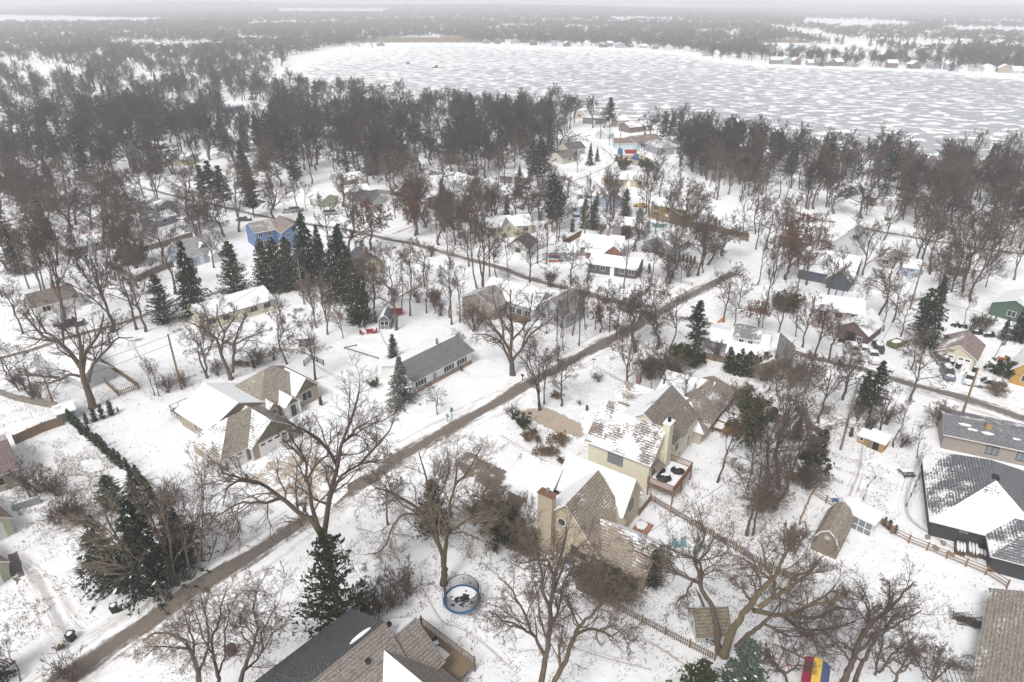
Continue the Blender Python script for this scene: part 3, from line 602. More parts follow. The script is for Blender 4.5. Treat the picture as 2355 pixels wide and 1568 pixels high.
for (short, label, cat, A, B, d, h, t, rise, ax, wc, rc, cov, nf, ns, nch) in T:
    a = np.array(U(*A)); b = np.array(U(*B)); wv = float(np.linalg.norm(b - a)); ang = math.atan2(b[1] - a[1], b[0] - a[0])
    nm = {'shed': 'garden_shed', 'barn': 'barn', 'garage': 'garage'}.get(cat, 'house')
    root = tag(empty(nm, a, ang), label, cat)
    wm = brick(wc) if wc in (BR,) or 'brick' in short else siding(wc)
    volume(root, t, 0, 0, wv, d, h, rise, ax, wm, roofmat(rc), [c * .95 for c in cov], trim=M['white'] if rc != rB or rnd.random() < .6 else M['greywood'])
    cx, cy = (a + b) / 2; c = math.cos(ang); s = math.sin(ang); mid = a + np.array([c, s]) * wv / 2 + np.array([-s, c]) * d / 2
    reg(short, mid[0], mid[1], max(wv, d) * .55)
    storeys = [1.0] if h < 4 else [.9, h - 1.75]
    for zz in storeys:
        for i in range(nf):
            if zz == storeys[0] and i == nf // 2 and nf > 1:
                window(root, wv * (i + .5) / nf, 0, .12, .95, 2.05, -90, door=True, nx=1); continue
            window(root, wv * (i + .5) / nf, 0, zz, min(1.5, wv / nf * .5), 1.15, -90)
        # the end wall that faces the viewer
        left = (-c) * (0 - mid[0]) + (-s) * (0 - mid[1]) > 0
        for i in range(ns): window(root, 0 if left else wv, d * (i + .5) / ns, zz, 1.0, 1.1, 180 if left else 0)
    if nch: chimney(root, wv * .62 if ax == 'x' else wv * .5 + .5, d * .5, h, h + rise + .9, mat=brick((.32, .15, .1)) if short != 'tall grey gabled house' else siding(WH))
    if short == 'white twin-door garage':
        for xx in (wv * .28, wv * .73): garage_door(root, xx, 0, 0, wv * .36, 2.2, -90)
    if short in ('cream double garage', 'green garage wing'): garage_door(root, wv - 3.2, 0, 0, 4.6, 2.3, -90, lights=False)
    if short == 'small green garage': garage_door(root, 0, d * .5, 0, 3.0, 2.1, 180, lights=False)
    if short == 'navy house':
        garage_door(root, wv * .58, 0, 0, 2.2, 2.1, -90, lights=False, col=M['greywood'])
        volume(root, 'gable', wv - 5, -2.4, wv, 3, 2.8, 2.2, 'y', wm, roofmat(rG), [.9, .5], og=.3)
    if short == 'tall grey gabled house': volume(root, 'gable', -3.5, -3.2, 3.0, 5, 4.4, 3, 'y', wm, roofmat(rG), [1.1, .5])
    if short == 'pale blue house':
        volume(root, 'gable', wv * .55, 1.2, wv * .55 + 2.2, 5.5, 4.1, 1.1, 'y', siding(WH), roofmat((.3, .3, .3)), [1.2, .8], zb=3.2, wname='dormer'); window(root, wv * .55 + 1.1, 1.2, 3.6 - .1, .8, .9, -90)
        volume(root, 'gable', wv * .72, -2.0, wv * .95, 0.5, 2.5, .9, 'y', siding(WH), roofmat(rG), [1.2, 1.2], wname='porch')
    if short == 'brick L-shaped house':
        volume(root, 'gable', wv * .62, -2.6, wv * .98, 4, 2.7, 1.7, 'y', wm, roofmat(rB), [.8, .75]); volume(root, 'shed', wv * .15, -1.8, wv * .6, -.01, 2.0, .5, 'x', wm, roofmat(rG), [1.3], wname='porch')
    if short == 'long beige house': volume(root, 'gable', wv * .3, -2.2, wv * .62, 5, 2.8, 1.7, 'y', wm, roofmat(rG), [.3, .95])
    if short == 'ochre house': volume(root, 'gable', 2, 5, wv, 13, 5.6, 1.5, 'y', siding((.62, .55, .36)), roofmat(rP), [.2, .2])
    if short == 'pale grey house': volume(root, 'gable', .8, -5.2, 5.8, 3.0, 2.6, 2.0, 'y', siding(LGREY), roofmat(rG), [.75, .55])
    if short == 'slate blue split-level house': volume(root, 'gable', -4.5, -4, 3, 2.5, 2.5, 1.2, 'x', wm, roofmat(rG), [.6, .6]); window(root, -1, -4, 1, 1.6, 1, -90)
    if short == 'light blue long house': volume(root, 'gable', wv * .6, -3, wv, 4, 2.8, 1.5, 'y', wm, roofmat(rG), [1.1, .3])
    if short == 'grey dormer house':
        volume(root, 'gable', wv * .1, 2.6, wv * .75, 8.6, 5.0, 1.0, 'x', wm, roofmat(rG), [.45, .5], zb=3.0, ov=.3, wname='dormer'); [window(root, wv * q, 2.6, 3.9, .8, .7, -90) for q in (.3, .55)]
        volume(root, 'gable', wv - 1, -3.2, wv + 4.5, 8, 2.8, 2.0, 'y', wm, roofmat(rG), [.9, .35]); window(root, wv + 1.7, -3.2, .8, 1.8, 1.2, -90)
    if short == 'brown gabled garage':
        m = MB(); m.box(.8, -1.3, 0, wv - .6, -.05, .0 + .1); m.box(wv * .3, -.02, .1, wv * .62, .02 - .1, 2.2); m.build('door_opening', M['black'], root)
        window(root, wv * .78, -.02, .8, .9, .9, -90)
# blue two-storey house with two wings
root = tag(empty('house', U(655, 572), R(38)), 'bright blue two-storey house with brown roof and two wings behind the fir row', 'house'); reg('bright blue house', *U(645, 545), 7)
bl = siding((.13, .205, .37))
volume(root, 'gable', 0, 0, 6.5, 9.5, 4.9, 1.8, 'y', bl, roofmat((.22, .16, .14)), [.3, .3])
volume(root, 'gable', -6.0, 4.5, 0, 12, 4.9, 1.7, 'x', bl, roofmat((.24, .2, .18)), [.45, .4])
for (x, y, z, f) in ((1.5, 0, 3.1, -90), (4.6, 0, 3.1, -90), (1.5, 0, .8, -90), (4.6, 0, .8, -90), (0, 1.5, 3.1, 180), (0, 3.4, .9, 180), (-4.6, 4.5, 3.1, -90), (-2, 4.5, 3.1, -90), (-3.5, 4.5, .8, -90)): window(root, x, y, z, 1.0, 1.2, f, frame=M['white'])
m = MB(); m.box(-5, 2.8, 0, -.4, 4.48, .25); m.build('porch', M['redwood'], root)
# grey house in the middle thicket: two wings joined by a snowed hall
root = tag(empty('house', U(1136, 737), R(52)), 'grey and brick house with two wings around a snowed hall behind the broad tree', 'house'); reg('grey two-winged house', *U(1215, 710), 11)
gs = siding((.4, .42, .45))
volume(root, 'gable', 0, 0, 5.5, 9, 3.4, 2.0, 'x', brick((.28, .2, .16)), roofmat((.24, .21, .2)), [.3, .5])
volume(root, 'gable', 4.5, -7.5, 12, 7, 3.6, 2.4, 'y', gs, roofmat((.26, .23, .22)), [1.15, 1.0])
volume(root, 'gable', 6, -14.5, 13.5, -6.5, 3.6, 2.2, 'x', gs, roofmat((.24, .22, .22)), [.3, .9])
for (x, y) in ((4.5, -1.6), (4.5, -3.4), (4.5, -5.6)): window(root, x, y, .8, 1.2, 1.4, 180)
window(root, 8.5, -14.5, 1, 1.2, 1.1, -90); window(root, 11.5, -14.5, 1, .9, 1.1, -90); window(root, 2.5, 0, 1.2, 1.6, .9, -90); window(root, 6, -12, 1, 1, 1.1, 180); window(root, 6, -9, 1, 1, 1.1, 180)
m = MB(); m.box(2, -6.5, .5, 4.45, -1.2, .65); [m.box(x, y, 0, x + .12, y + .12, 1.4) for x in (2.02, 4.3) for y in (-6.4, -3.9, -1.4)]; m.box(2, -6.48, 1.35, 2.1, -1.25, 1.45); m.build('deck', M['wood'], root)
# white ranch house with porch deck
root = tag(empty('house', (-18, 101.7), R(50)), 'white ranch house with smooth dark grey roof, stone skirting and side deck', 'house'); reg('white ranch house', -15, 110, 9)
root.location = (-17.35, 102.6, 0)
wl = siding((.74, .74, .72))
volume(root, 'gable', .5, .2, 15.2, 8.6, 2.9, 1.5, 'x', wl, roofmat((.13, .128, .13)), [.22, (1.1, .8)], ov=.6, og=.5)
m = MB(); m.box(.52, .08, 0, 15.15, .19, .75); m.build('skirting', brick((.3, .2, .15)), root)
for x, ww in ((2.2, 1.3), (9.2, 1.3), (12.6, 1.3)):
    window(root, x, .2, 1.05, ww, 1.1, -90); m = MB(); [m.box(x + sx - .18, .1, 1.0, x + sx + .18, .16, 2.2) for sx in (-1.0, 1.0)]; m.build('shutter', M['black'], root)
window(root, 5.6, .2, .3, .95, 2.0, -90, door=True, nx=1, glass=M['metal']); window(root, .5, 3.2, 1.0, 1.3, 1.2, 180)
m = MB(); [m.box(.42, 3.2 + s - .18, .95, .47, 3.2 + s + .18, 2.25) for s in (-.95, .95)]; m.build('shutter', M['black'], root)
chimney(root, 10.5, 4.4, 4.6, 5.3, .35, M['metal'])
root2 = tag(empty('deck', (-27.2, 107.6), R(50)), 'white railed wooden deck with snow and steps at the end of the white ranch house', 'deck')
m = MB(); m.box(-.6, -1.8, .75, 2.0, 3.0, .9); m.build('deck_floor', M['snow'], root2)
m = MB()
for i in range(13): m.bar((-.6 + i * .217, -1.8, .9), (-.6 + i * .217, -1.8, 1.8), .05)
for i in range(25): m.bar((-.6, -1.8 + i * .2, .9), (-.6, -1.8 + i * .2, 1.8), .05)
m.bar((-.6, -1.8, 1.82), (2, -1.8, 1.82), .09); m.bar((-.6, -1.8, 1.82), (-.6, 3, 1.82), .09)
for p in ((-.6, -1.8), (1.9, -1.8), (-.6, 3), (-.6, .6)): m.bar((*p, 0), (*p, 2.0), .12)
m.build('railing', M['white'], root2)
m = MB(); [m.box(.2, -2.9 + i * .3, .1 + i * .2 - .08, 1.3, -2.62 + i * .3, .1 + i * .2) for i in range(4)]; m.bar((.2, -3, 0), (.2, -1.8, .9), .06, .2); m.bar((1.3, -3, 0), (1.3, -1.8, .9), .06, .2); m.build('steps', M['white'], root2)

# big tan hip-roofed house (frame measured along the road)
o1 = (-47.8, 84.6)
root = tag(empty('house', o1, R(52)), 'large tan house with brown shingled hip roofs, one roof all snow, and two garage doors', 'house'); reg('large tan house', -43, 92, 13)
TW = siding((.36, .31, .25)); SH = roofmat((.235, .2, .155)); gb = siding((.17, .155, .11), vert=True)
volume(root, 'hip', .45, -7.0, 12.1, 1.2, 2.9, 3.0, 'x', TW, SH, [.25, .3, .62, .2], ov=.5, inset=4.2)
volume(root, 'gable', 4.9, -7.8, 12.0, -2.0, 2.9, 2.75, 'y', TW, SH, [.62, .3], ov=.5, og=.5)
volume(root, 'gable', 3.2, .9, 13.6, 9.9, 3.1, 2.3, 'y', TW, SH, [1.28, .9], ov=.5, og=.5)
volume(root, 'hip', 11.6, .1, 22.4, 9.4, 3.0, 3.5, 'x', TW, SH, [.25, .3, .32, .25], ov=.5, inset=4.6)
volume(root, 'gable', 17.6, -.8, 22.2, 4.0, 3.0, 2.3, 'y', TW, SH, [.85, .3], ov=.5, og=.5)
volume(root, 'gable', 14.8, -2.2, 17.4, 1.5, 2.7, 1.1, 'y', siding((.6, .6, .58)), SH, [.95, .4], ov=.35, og=.3, wname='porch')
volume(root, 'gable', 12.4, -1.0, 14.2, 2.0, 2.7, .9, 'y', TW, SH, [.9, .5], ov=.3, og=.3, wname='porch')
def gable_panel(root, x0, x1, y, h, rise, mat):
    m = MB(); m.prism([(x0 + .3, y - .03, h), (x1 - .3, y - .03, h), ((x0 + x1) / 2, y - .03, h + rise - .32)], (0, .02, 0)); m.box(x0 - .05, y - .09, h - .22, x1 + .05, y - .035, h - .02); return m.build('gable_board', mat, root)
gable_panel(root, 4.9, 12.0, -7.8, 2.95, 2.75, gb); gable_panel(root, 17.6, 22.2, -.8, 3.05, 2.3, gb); gable_panel(root, 14.8, 17.4, -2.2, 2.75, 1.1, gb)
garage_door(root, 8.5, -7.8, 0, 4.9, 2.3, -90); garage_door(root, 2.6, -7.0, 0, 2.6, 2.3, -90)
window(root, .45, -3.0, .8, .75, 1.5, 180, nx=1); window(root, 3.2, 5.2, .8, .75, 1.5, 180, nx=1); window(root, 19.9, -.8, .9, 1.9, 1.5, -90, nx=2); window(root, 13.3, -1.0, 1.0, .7, 1.2, -90, nx=1)
window(root, 16.1, -2.2, .1, 1.0, 2.1, -90, door=True, nx=1, glass=M['glass'])
m = MB(); [m.box(x - .17, y - .05, 0, x + .17, y + .12, 2.75) for (x, y) in ((14.95, -2.3), (17.25, -2.3), (12.1, -7.75), (4.8, -7.75), (4.05, -7.05), (.55, -7.05))]; m.build('corner_post', M['white'], root)
# deck of the tan house
rd = tag(empty('deck', o1, R(52)), 'brown deck with thin black railing behind the snow-covered roof of the tan house', 'deck')
m = MB(); m.box(3.6, 10.1, .9, 9.2, 14.0, 1.05); m.box(5.5, 11.5, 1.06, 7.5, 13, 1.1); m.build('deck_floor', M['greywood'], rd)
m = MB()
for (a, b) in (((3.6, 10.1), (3.6, 14)), ((3.6, 14), (9.2, 14)), ((9.2, 14), (9.2, 10.1))):
    m.bar((*a, 1.95), (*b, 1.95), .06); m.bar((*a, 1.15), (*b, 1.15), .05); n = 4
    for i in range(n + 1): q = [a[j] + (b[j] - a[j]) * i / n for j in (0, 1)]; m.bar((*q, 0), (*q, 2.0), .07)
m.build('railing', M['black'], rd)

# tall cream house
o3 = (10.8, 82.3)
root = tag(empty('house', (o3[0] + .3, o3[1] - .4), R(-35)), 'tall cream yellow house with steep roofs, white chimney and triple window, snow thawing in patches', 'house'); reg('tall cream house', 20, 84, 8)
CY = siding((.68, .635, .49), vert=True); RB3 = roofmat((.17, .135, .11))
volume(root, 'gable', 0, 0, 9.6, 7.8, 5.4, 3.3, 'x', CY, RB3, [(.6, .54), .8], ov=.55, og=.4, trim=M['white'])
volume(root, 'gable', 1.2, 6.0, 10.2, 15.2, 5.4, 3.3, 'y', CY, RB3, [.75, .28], ov=.5, og=.4)
rt = volume(root, 'gable', -2.4, 8.6, 2.5, 14.5, 2.7, 2.2, 'x', CY, RB3, [.5, .5], ov=.4)
window(root, 4.4, 0, 2.6, 2.3, 1.6, -90, frame=M['greywood'], glass=M['lace'], nx=3, nz=2)
for (x, y, z, a, b) in ((10.2, 11.2, 3.6, 1.8, 1.2), (10.2, 8.3, 2.6, .7, .9), (10.2, 9.8, .5, .7, 1.1), (10.2, 13.2, .4, .9, 2)): window(root, x, y, z, a, b, 0, frame=M['greywood'] if z > 1 else M['white'])
window(root, 9.6, 1.6, .9 + .3, 1.5, 2.0, 0, frame=M['white'])
m = MB(); m.box(9.61, 3.4, 0, 10.6, 4.9, 9.6); m.box(9.62, 3.0, 0, 10.3, 5.3, 5.2); co = m.build('chimney', CY, root)
m = MB(); m.box(9.52, 3.3, 9.6, 10.7, 5.0, 9.75); m.build('chimney_cap', M['snow'], co); m = MB(); m.tube((10.1, 4.2, 9.75), (10.1, 4.2, 10.3), .25); m.build('flue', M['black'], co)
m = MB(); m.prism([(9.65, .6, 4.0), (9.65, 2.8, 4.0), (10.8, 2.8, 3.4), (10.8, .6, 3.4)], (0, 0, .12)); m.build('awning', M['greywood'], root)
# its raised deck
rd = tag(empty('deck', root.location, R(-35)), 'raised reddish wood deck full of dark covered furniture behind the tall cream house', 'deck')
m = MB(); m.box(9.75, -.6, 2.0, 13.6, 6.0, 2.15); m.box(9.8, -.55, 2.16, 13.5, 5.9, 2.2, 1); m.build('deck_floor', [M['redwood'], M['snow']], rd)
m = MB(); [m.box(x - .08, y - .08, 0, x + .08, y + .08, 3.15) for (x, y) in ((9.9, -.6), (13.55, -.6), (13.55, 2.6), (13.55, 6.0))]; m.build('post', M['redwood'], rd)
m = MB()
for (a, b) in (((9.75, -.6), (13.6, -.6)), ((13.6, -.6), (13.6, 6)), ((13.6, 6), (10.3, 6))):
    L_ = math.dist(a, b); n = int(L_ / .16); m.bar((*a, 3.12), (*b, 3.12), .14, .06); m.bar((*a, 2.25), (*b, 2.25), .05)
    for i in range(n): q = [a[j] + (b[j] - a[j]) * i / n for j in (0, 1)]; m.bar((*q, 1.95), (*q, 3.1), .05)
m.build('railing', M['redwood'], rd)
for (x, y, rx, ry, lb) in ((11.4, 1.2, 1.1, .9, 'dark covered garden table with snow on top, front of the raised deck'), (12.3, 3.9, 1.0, .8, 'dark covered sofa set at the back of the raised deck'), (10.5, 2.6, .5, .5, 'dark covered barbecue grill beside the deck door')):
    t_ = tag(empty('covered_furniture', tuple(root.matrix_basis @ Vector((x, y, 2.21)))), lb, 'garden furniture'); m = MB(); m.blob((0, 0, .3), rx, ry, .55, nu=14, nv=7, jit=.1, zmin=.01); m.build('cover', M['black'], t_)
    m = MB(); m.blob((.15, .1, .74), rx * .55, ry * .5, .13, nu=9, nv=5, jit=.25); m.build('snow_patch', M['snow'], t_)

# tan steep-roofed house with stone chimney
o4 = (4.5, 65.4)
root = tag(empty('house', o4, R(-35)), 'tan house with very steep brown and white roofs and a square tan chimney', 'house'); reg('steep tan house', 11, 68, 10)
T4 = siding((.45, .38, .28)); T4b = siding((.55, .48, .36)); S4 = roofmat((.25, .2, .15))
volume(root, 'gable', -9.2, 4.3, -3.2, 11.8, 2.9, 3.3, 'x', siding((.34, .27, .18)), S4, [(1.1, .66), .9], ov=.5, og=.4, trim=M['wood'])
volume(root, 'gable', -2.7, 6.9, 6.6, 12.2, 4.4, 3.4, 'x', T4b, S4, [(1.12, 1.0), .8], ov=.5, og=.4)
# steep front wing, ridge running back, long low slope to the right
pl = [[(-1.6, -.5, 4.4), (-1.6, 8.2, 4.4), (2.6, 7.5, 8.6), (2.6, -.5, 8.6)][::-1], [(7.5, -.5, 2.75), (7.5, 4.2, 2.75), (5.2, 7.6, 5.4), (2.6, 7.6, 8.6), (2.6, -.5, 8.6)]]
roof_obj(pl, [1.25, .36], S4, M['white'], root)
m = MB(); m.prism([(-1.2, 0, 0), (-1.2, 0, 4.6), (2.6, 0, 8.4), (7.3, 0, 2.85), (7.3, 0, 0)][::-1], (0, 7.0, 0)); m.build('wall', T4, root)
volume(root, 'gable', 4.9, .1, 12.9, 6.3, 2.75, 2.5, 'x', T4, S4, [(.2, .6), .9], ov=.5, og=.4, trim=M['redwood'])
m = MB(); m.box(-1.0, -1.0, 0, 1.0, -.01, 9.0); cm = m.build('chimney', T4, root)
m = MB(); m.box(-1.1, -1.1, 9.0, 1.1, .1, 9.12); m.build('chimney_cap', M['rust'], cm); m = MB(); m.tube((.1, -.5, 9.12), (.1, -.5, 9.8), .24); m.build('flue', M['metal'], cm)
window(root, 4.4, 0, .9, 2.1, 1.5, -90, nx=2, frame=M['greywood']); window(root, 6.6, 9.5, 2.9, 1.0, 1.5, 0, frame=M['greywood'], nx=1)
m = MB(); m.tube((1.9, -.02, 5.2), (1.9, .05, 5.2), .62, n=20); r_ = m.build('round_window', M['white'], root); m = MB(); m.tube((1.9, -.05, 5.2), (1.9, -.01, 5.2), .5, n=20); m.build('pane', M['glass'], r_)
volume(root, 'shed', -4.6, -.2, -1.25, 4.25, 2.6, 2.0, 'x', T4, S4, [1.3], ov=.3, wname='lean_to')
m = MB(); [m.bar((x, -.2, 0), (x, -.2, 2.6), .14) for x in (8.5, 10.5, 12.6)]; m.build('porch_post', M['white'], root)
# terrace behind it
patch_pts = [Vector((6.6 + x, 9.6 + y, 0)) for x, y in ((.6, -2.6), (2.8, -2.6), (2.8, 1.8), (.6, 1.8))]
t_ = tag(empty('brick_patio', o4, R(-35)), 'reddish brick terrace half under snow behind the steep tan house', 'terrace'); m = MB(); m.box(7.2, 7.4, 0, 9.3, 11.6, .05); m.build('paving', brick((.33, .13, .08)), t_); m = MB(); m.blob((7.9, 10.6, .05), .7, 1.0, .06); m.blob((9.0, 8.2, .05), .4, .9, .05); m.build('snow_patch', M['snow'], t_)

# long taupe house with dormer
o5 = (16, 95)
root = tag(empty('house', o5, R(-35)), 'long taupe-roofed house with many low wings and a skylight dormer, behind the tall cream house', 'house'); reg('long taupe-roofed house', 28, 99, 10)
S5 = roofmat((.235, .185, .145)); W5 = siding((.5, .45, .37))
volume(root, 'gable', .0, 3.0, 7.0, 8.6, 2.8, 1.7, 'x', W5, S5, [.62, .4], ov=.5)
volume(root, 'gable', 6.6, 3.4, 11, 9.6, 2.8, 1.8, 'x', W5, S5, [.75, .8], ov=.5)
volume(root, 'hip', 8.8, 1.6, 15.0, 16.6, 2.9, 2.7, 'y', W5, S5, [.4, .42, .8, .4], ov=.5, inset=2.5)
volume(root, 'gable', 4.4, 9.6, 10, 16.2, 2.9, 1.9, 'x', W5, S5, [1.2, .4], ov=.5)
volume(root, 'shed', 10.2, 10.2, 12.6, 12.8, 4.6, .5, 'x', siding(WH), S5, [.9], zb=3.2, ov=.15, og=.15, wname='dormer')
m = MB(); m.box(15.2, 6.0, .9, 19.2, 12.0, 1.02); m.box(15.3, 8.6, 1.03, 18.8, 11.5, 1.1, 1); m.box(15.4, 6.2, 1.03, 16.8, 8.0, 1.09, 1); [m.box(x, y, 0, x + .15, y + .15, .9) for x in (15.3, 17, 19) for y in (6.05, 11.8)]; m.build('terrace_deck', [M['redwood'], M['snow']], root)
m = MB(); m.bar((17, 7.6, 1.5), (18.4, 8.6, 1.5), .5, .06); m.bar((17, 7.6, 1.0), (17, 7.6, 1.5), .08); m.bar((18.4, 8.6, 1.0), (18.4, 8.6, 1.5), .08)
tag(m.build('garden_bench', M['greywood'], None), 'low grey bench on the snowy terrace deck of the long taupe-roofed house', 'bench').matrix_world = root.matrix_basis.copy()
for y in (4, 8, 13): window(root, 15.0, y, .9, 1.2, 1.2, 0)
chimney(root, 1.2, 8, 3.5, 5.9, .7, brick((.2, .14, .11)))

# bottom house, black and brown roof
o6 = (-16, 48)
root = tag(empty('house', o6, R(50)), 'house at the bottom with one black roof slope beside brown slopes', 'house'); reg('black-roofed house', -17, 44, 7)
SB = roofmat((.028, .028, .031)); S6 = roofmat((.2, .165, .14)); W6 = siding((.42, .36, .28))
m = MB(); m.prism([(-12, 1.8, 0), (-12, 1.8, 5.8), (-12, -3.5, 7.7), (-12, -8.2, 2.8), (-12, -8.2, 0)], (13.2, 0, 0)); m.build('wall', W6, root)
roof_obj([[(-12.4, 2.1, 5.9), (-12.4, -3.5, 8), (1.6, -3.5, 8), (1.6, 2.1, 5.9)]], [-.6], SB, M['white'], root)
roof_obj([[(-12.4, -3.48, 8), (-12.4, -8.7, 2.8), (1.6, -8.7, 2.8), (1.6, -3.48, 8)]], [.05], S6, M['white'], root)
volume(root, 'gable', 1.0, -8.0, 4.4, -.6, 3.6, 2.9, 'x', W6, S6, [.15, .8], ov=.3)
volume(root, 'gable', -3.7, -13, 3.9, -3.9, 3.0, 3.6, 'y', W6, S6, [1.2, .12], ov=.5, og=.4)
m = MB(); [m.box(x - .2, y - .2, z, x + .2, y + .2, z + .38) for (x, y, z) in ((2.3, -3.1, 6.6), (-1.8, -4.9, 6.7), (-8, -5, 6.6))]; m.build('roof_vent', M['black'], root)
m = MB(); m.blob((-.8, -2.7, 7.72), 1.3, .3, .06, nu=14, nv=5, jit=.05); m.build('snow_patch', M['snow'], root)
rd = tag(empty('deck', o6, R(50)), 'brown L-shaped deck with baluster railing and snow beside the black-roofed house', 'deck')
m = MB(); m.box(4.3, -9.5, .9, 7.6, -1.6, 1.05); m.box(4.4, -6.8, 1.06, 6.8, -2.0, 1.12, 1); m.build('deck_floor', [M['wood'], M['snow']], rd)
m = MB()
for (a, b) in (((4.6, -1.6), (7.6, -1.6)), ((7.6, -1.6), (7.6, -9.5))):
    L_ = math.dist(a, b); n = int(L_ / .2); m.bar((*a, 2.0), (*b, 2.0), .12, .06)
    for i in range(n): q = [a[j] + (b[j] - a[j]) * i / n for j in (0, 1)]; m.bar((*q, .9), (*q, 2.0), .05)
    for q in (a, b): m.bar((*q, 0), (*q, 2.25), .14)
m.build('railing', M['wood'], rd)
def wpt(root, x, y, z=0): q = root.matrix_basis @ Vector((x, y, z)); return (q.x, q.y, q.z)
for (x, y, lb) in ((5.4, -3.4, 'dark snow-dusted chair on the brown deck, nearer its corner'), (6.6, -4.9, 'dark barbecue with snow on the brown deck railing side')):
    t_ = tag(empty('garden_chair' if 'chair' in lb else 'barbecue_grill', wpt(rd, x, y, 1.13), R(30)), lb, 'garden chair' if 'chair' in lb else 'grill'); m = MB()
    m.box(-.3, -.3, .35, .3, .3, .45); m.box(-.3, .25, .45, .3, .33, 1.0); [m.box(x_, y_, 0, x_ + .06, y_ + .06, .35) for x_ in (-.3, .24) for y_ in (-.3, .24)]; m.build('frame', M['black'], t_); m = MB(); m.box(-.28, -.28, .452, .28, .22, .5); m.build('snow_patch', M['snow'], t_)

# dark grey hip house and its neighbour on the right
root = tag(empty('house', (55, 69), R(-25)), 'charcoal house with big wind-swept hip roof, half snow half slate, on the right', 'house'); reg('charcoal hip house', 61, 68, 10)
W7 = siding((.055, .057, .062)); S7 = roofmat((.105, .11, .118))
volume(root, 'hip', -.5, -1.6, 12.2, 14.5, 2.9, 4.0, 'y', W7, S7, [(.62, .3), .2, (.95, .66), .25], ov=.5, inset=5.6)
volume(root, 'hip', 5.6, -5.6, 14, 3.0, 2.9, 2.4, 'x', W7, S7, [.45, .3, .5, .4], ov=.5)
m = MB(); m.box(5.6, 4.4, 6.2, 6.3, 5.4, 6.95); m.build('roof_vent', M['black'], root)
window(root, 3.0, -1.6, 1.6, 1.0, .7, -90, frame=M['black'], glass=M['lace'])
root = tag(empty('house', (66.2, 86.9), R(-25)), 'low taupe house with flat slate roof and snow patches at the right edge', 'house'); reg('low taupe house', 73, 86, 8)
volume(root, 'gable', 0, 0, 18, 7.6, 2.9, 1.1, 'x', siding((.33, .29, .26)), roofmat((.135, .135, .145)), [.36, .5], ov=.5)
for x, ww in ((6.4, 1.5), (10.2, 1.3), (12, 1.3)): window(root, x, 0, .8, ww, 1.3, -90, frame=M['black'], glass=M['lace'])
chimney(root, 5.6, 2.6, 3.2, 4.7, .75, plain('buff_brick', (.38, .25, .14), .9))
for (x, y, rx, ry) in ((2.6, 2.4, .9, .5), (3.6, 1.7, .8, .35), (5.5, 1.6, .8, .5), (9.2, 1.6, .6, .25), (11.8, 2.4, 1.6, 1.2), (13.4, 1.5, 1.2, .8)):
    m = MB(); z = 2.9 + 1.1 * y / 3.8; m.blob((x, y, z), rx, ry, .09, nu=12, nv=5, jit=.2); m.build('snow_patch', M['snow'], root)
# roof corner at the lower right
root = tag(empty('house', (44.6, 44.4), R(-37.3)), 'pale green house with taupe shingled roof cut by the lower right corner', 'house'); reg('pale green house', 54, 46, 9)
volume(root, 'gable', .5, -9, 12, 14.4, 3.1, 2.7, 'y', siding((.42, .45, .38)), roofmat((.235, .2, .165)), [(.42, .18), .5], ov=.5, og=.4)
# ------------------------------------------------------------------ bare trees grown level by level, all branches of a level at once
def resample(P, K):
    P = np.asarray(P, float); s = np.concatenate([[0], np.cumsum(np.linalg.norm(np.diff(P, axis=0), axis=1))]); t = np.linspace(0, s[-1], K)
    return np.stack([np.interp(t, s, P[:, i]) for i in range(3)], 1)
def grow(P, Rr, m, t0, t1, ang, lf, K, wander, up, rf, g, tip=.3, lmax=99, flat=0.0):
    n, K0, _ = P.shape; t = (np.arange(m)[None, :] + g.uniform(0, 1, (n, m))) / m; t = t0 + (t1 - t0) * t
    f = t * (K0 - 1); i0 = np.clip(f.astype(int), 0, K0 - 2); fr = (f - i0)[..., None]; rows = np.arange(n)[:, None]
    A = P[rows, i0]; B = P[rows, i0 + 1]; pos = A + (B - A) * fr
    T = B - A; T /= np.linalg.norm(T, axis=-1, keepdims=True) + 1e-9
    rad = Rr[rows, i0] * (1 - fr[..., 0]) + Rr[rows, i0 + 1] * fr[..., 0]
    L = np.linalg.norm(np.diff(P, axis=1), axis=2).sum(1)[:, None]
    q = g.normal(size=T.shape); q[..., 2] *= (1 - flat); q -= (q * T).sum(-1, keepdims=True) * T; q /= np.linalg.norm(q, axis=-1, keepdims=True) + 1e-9
    a = ang * g.uniform(.7, 1.3, t.shape)[..., None]; d = np.cos(a) * T + np.sin(a) * q
    ln = np.minimum(L * lf * (1.25 - .65 * t) * g.uniform(.7, 1.2, t.shape), lmax)
    pos = pos.reshape(-1, 3); d = d.reshape(-1, 3); ln = ln.reshape(-1); rad = (rad * rf).reshape(-1)
    out = np.zeros((len(pos), K, 3)); out[:, 0] = pos; st = (ln / (K - 1))[:, None]
    for k in range(1, K):
        d = d + g.normal(size=d.shape) * wander; d[:, 2] += up; d /= np.linalg.norm(d, axis=1, keepdims=True)
        out[:, k] = out[:, k - 1] + d * st
    out[:, :, 2] = np.maximum(out[:, :, 2], .15)
    rr = rad[:, None] * np.linspace(1, tip, K)[None, :]
    return out, rr
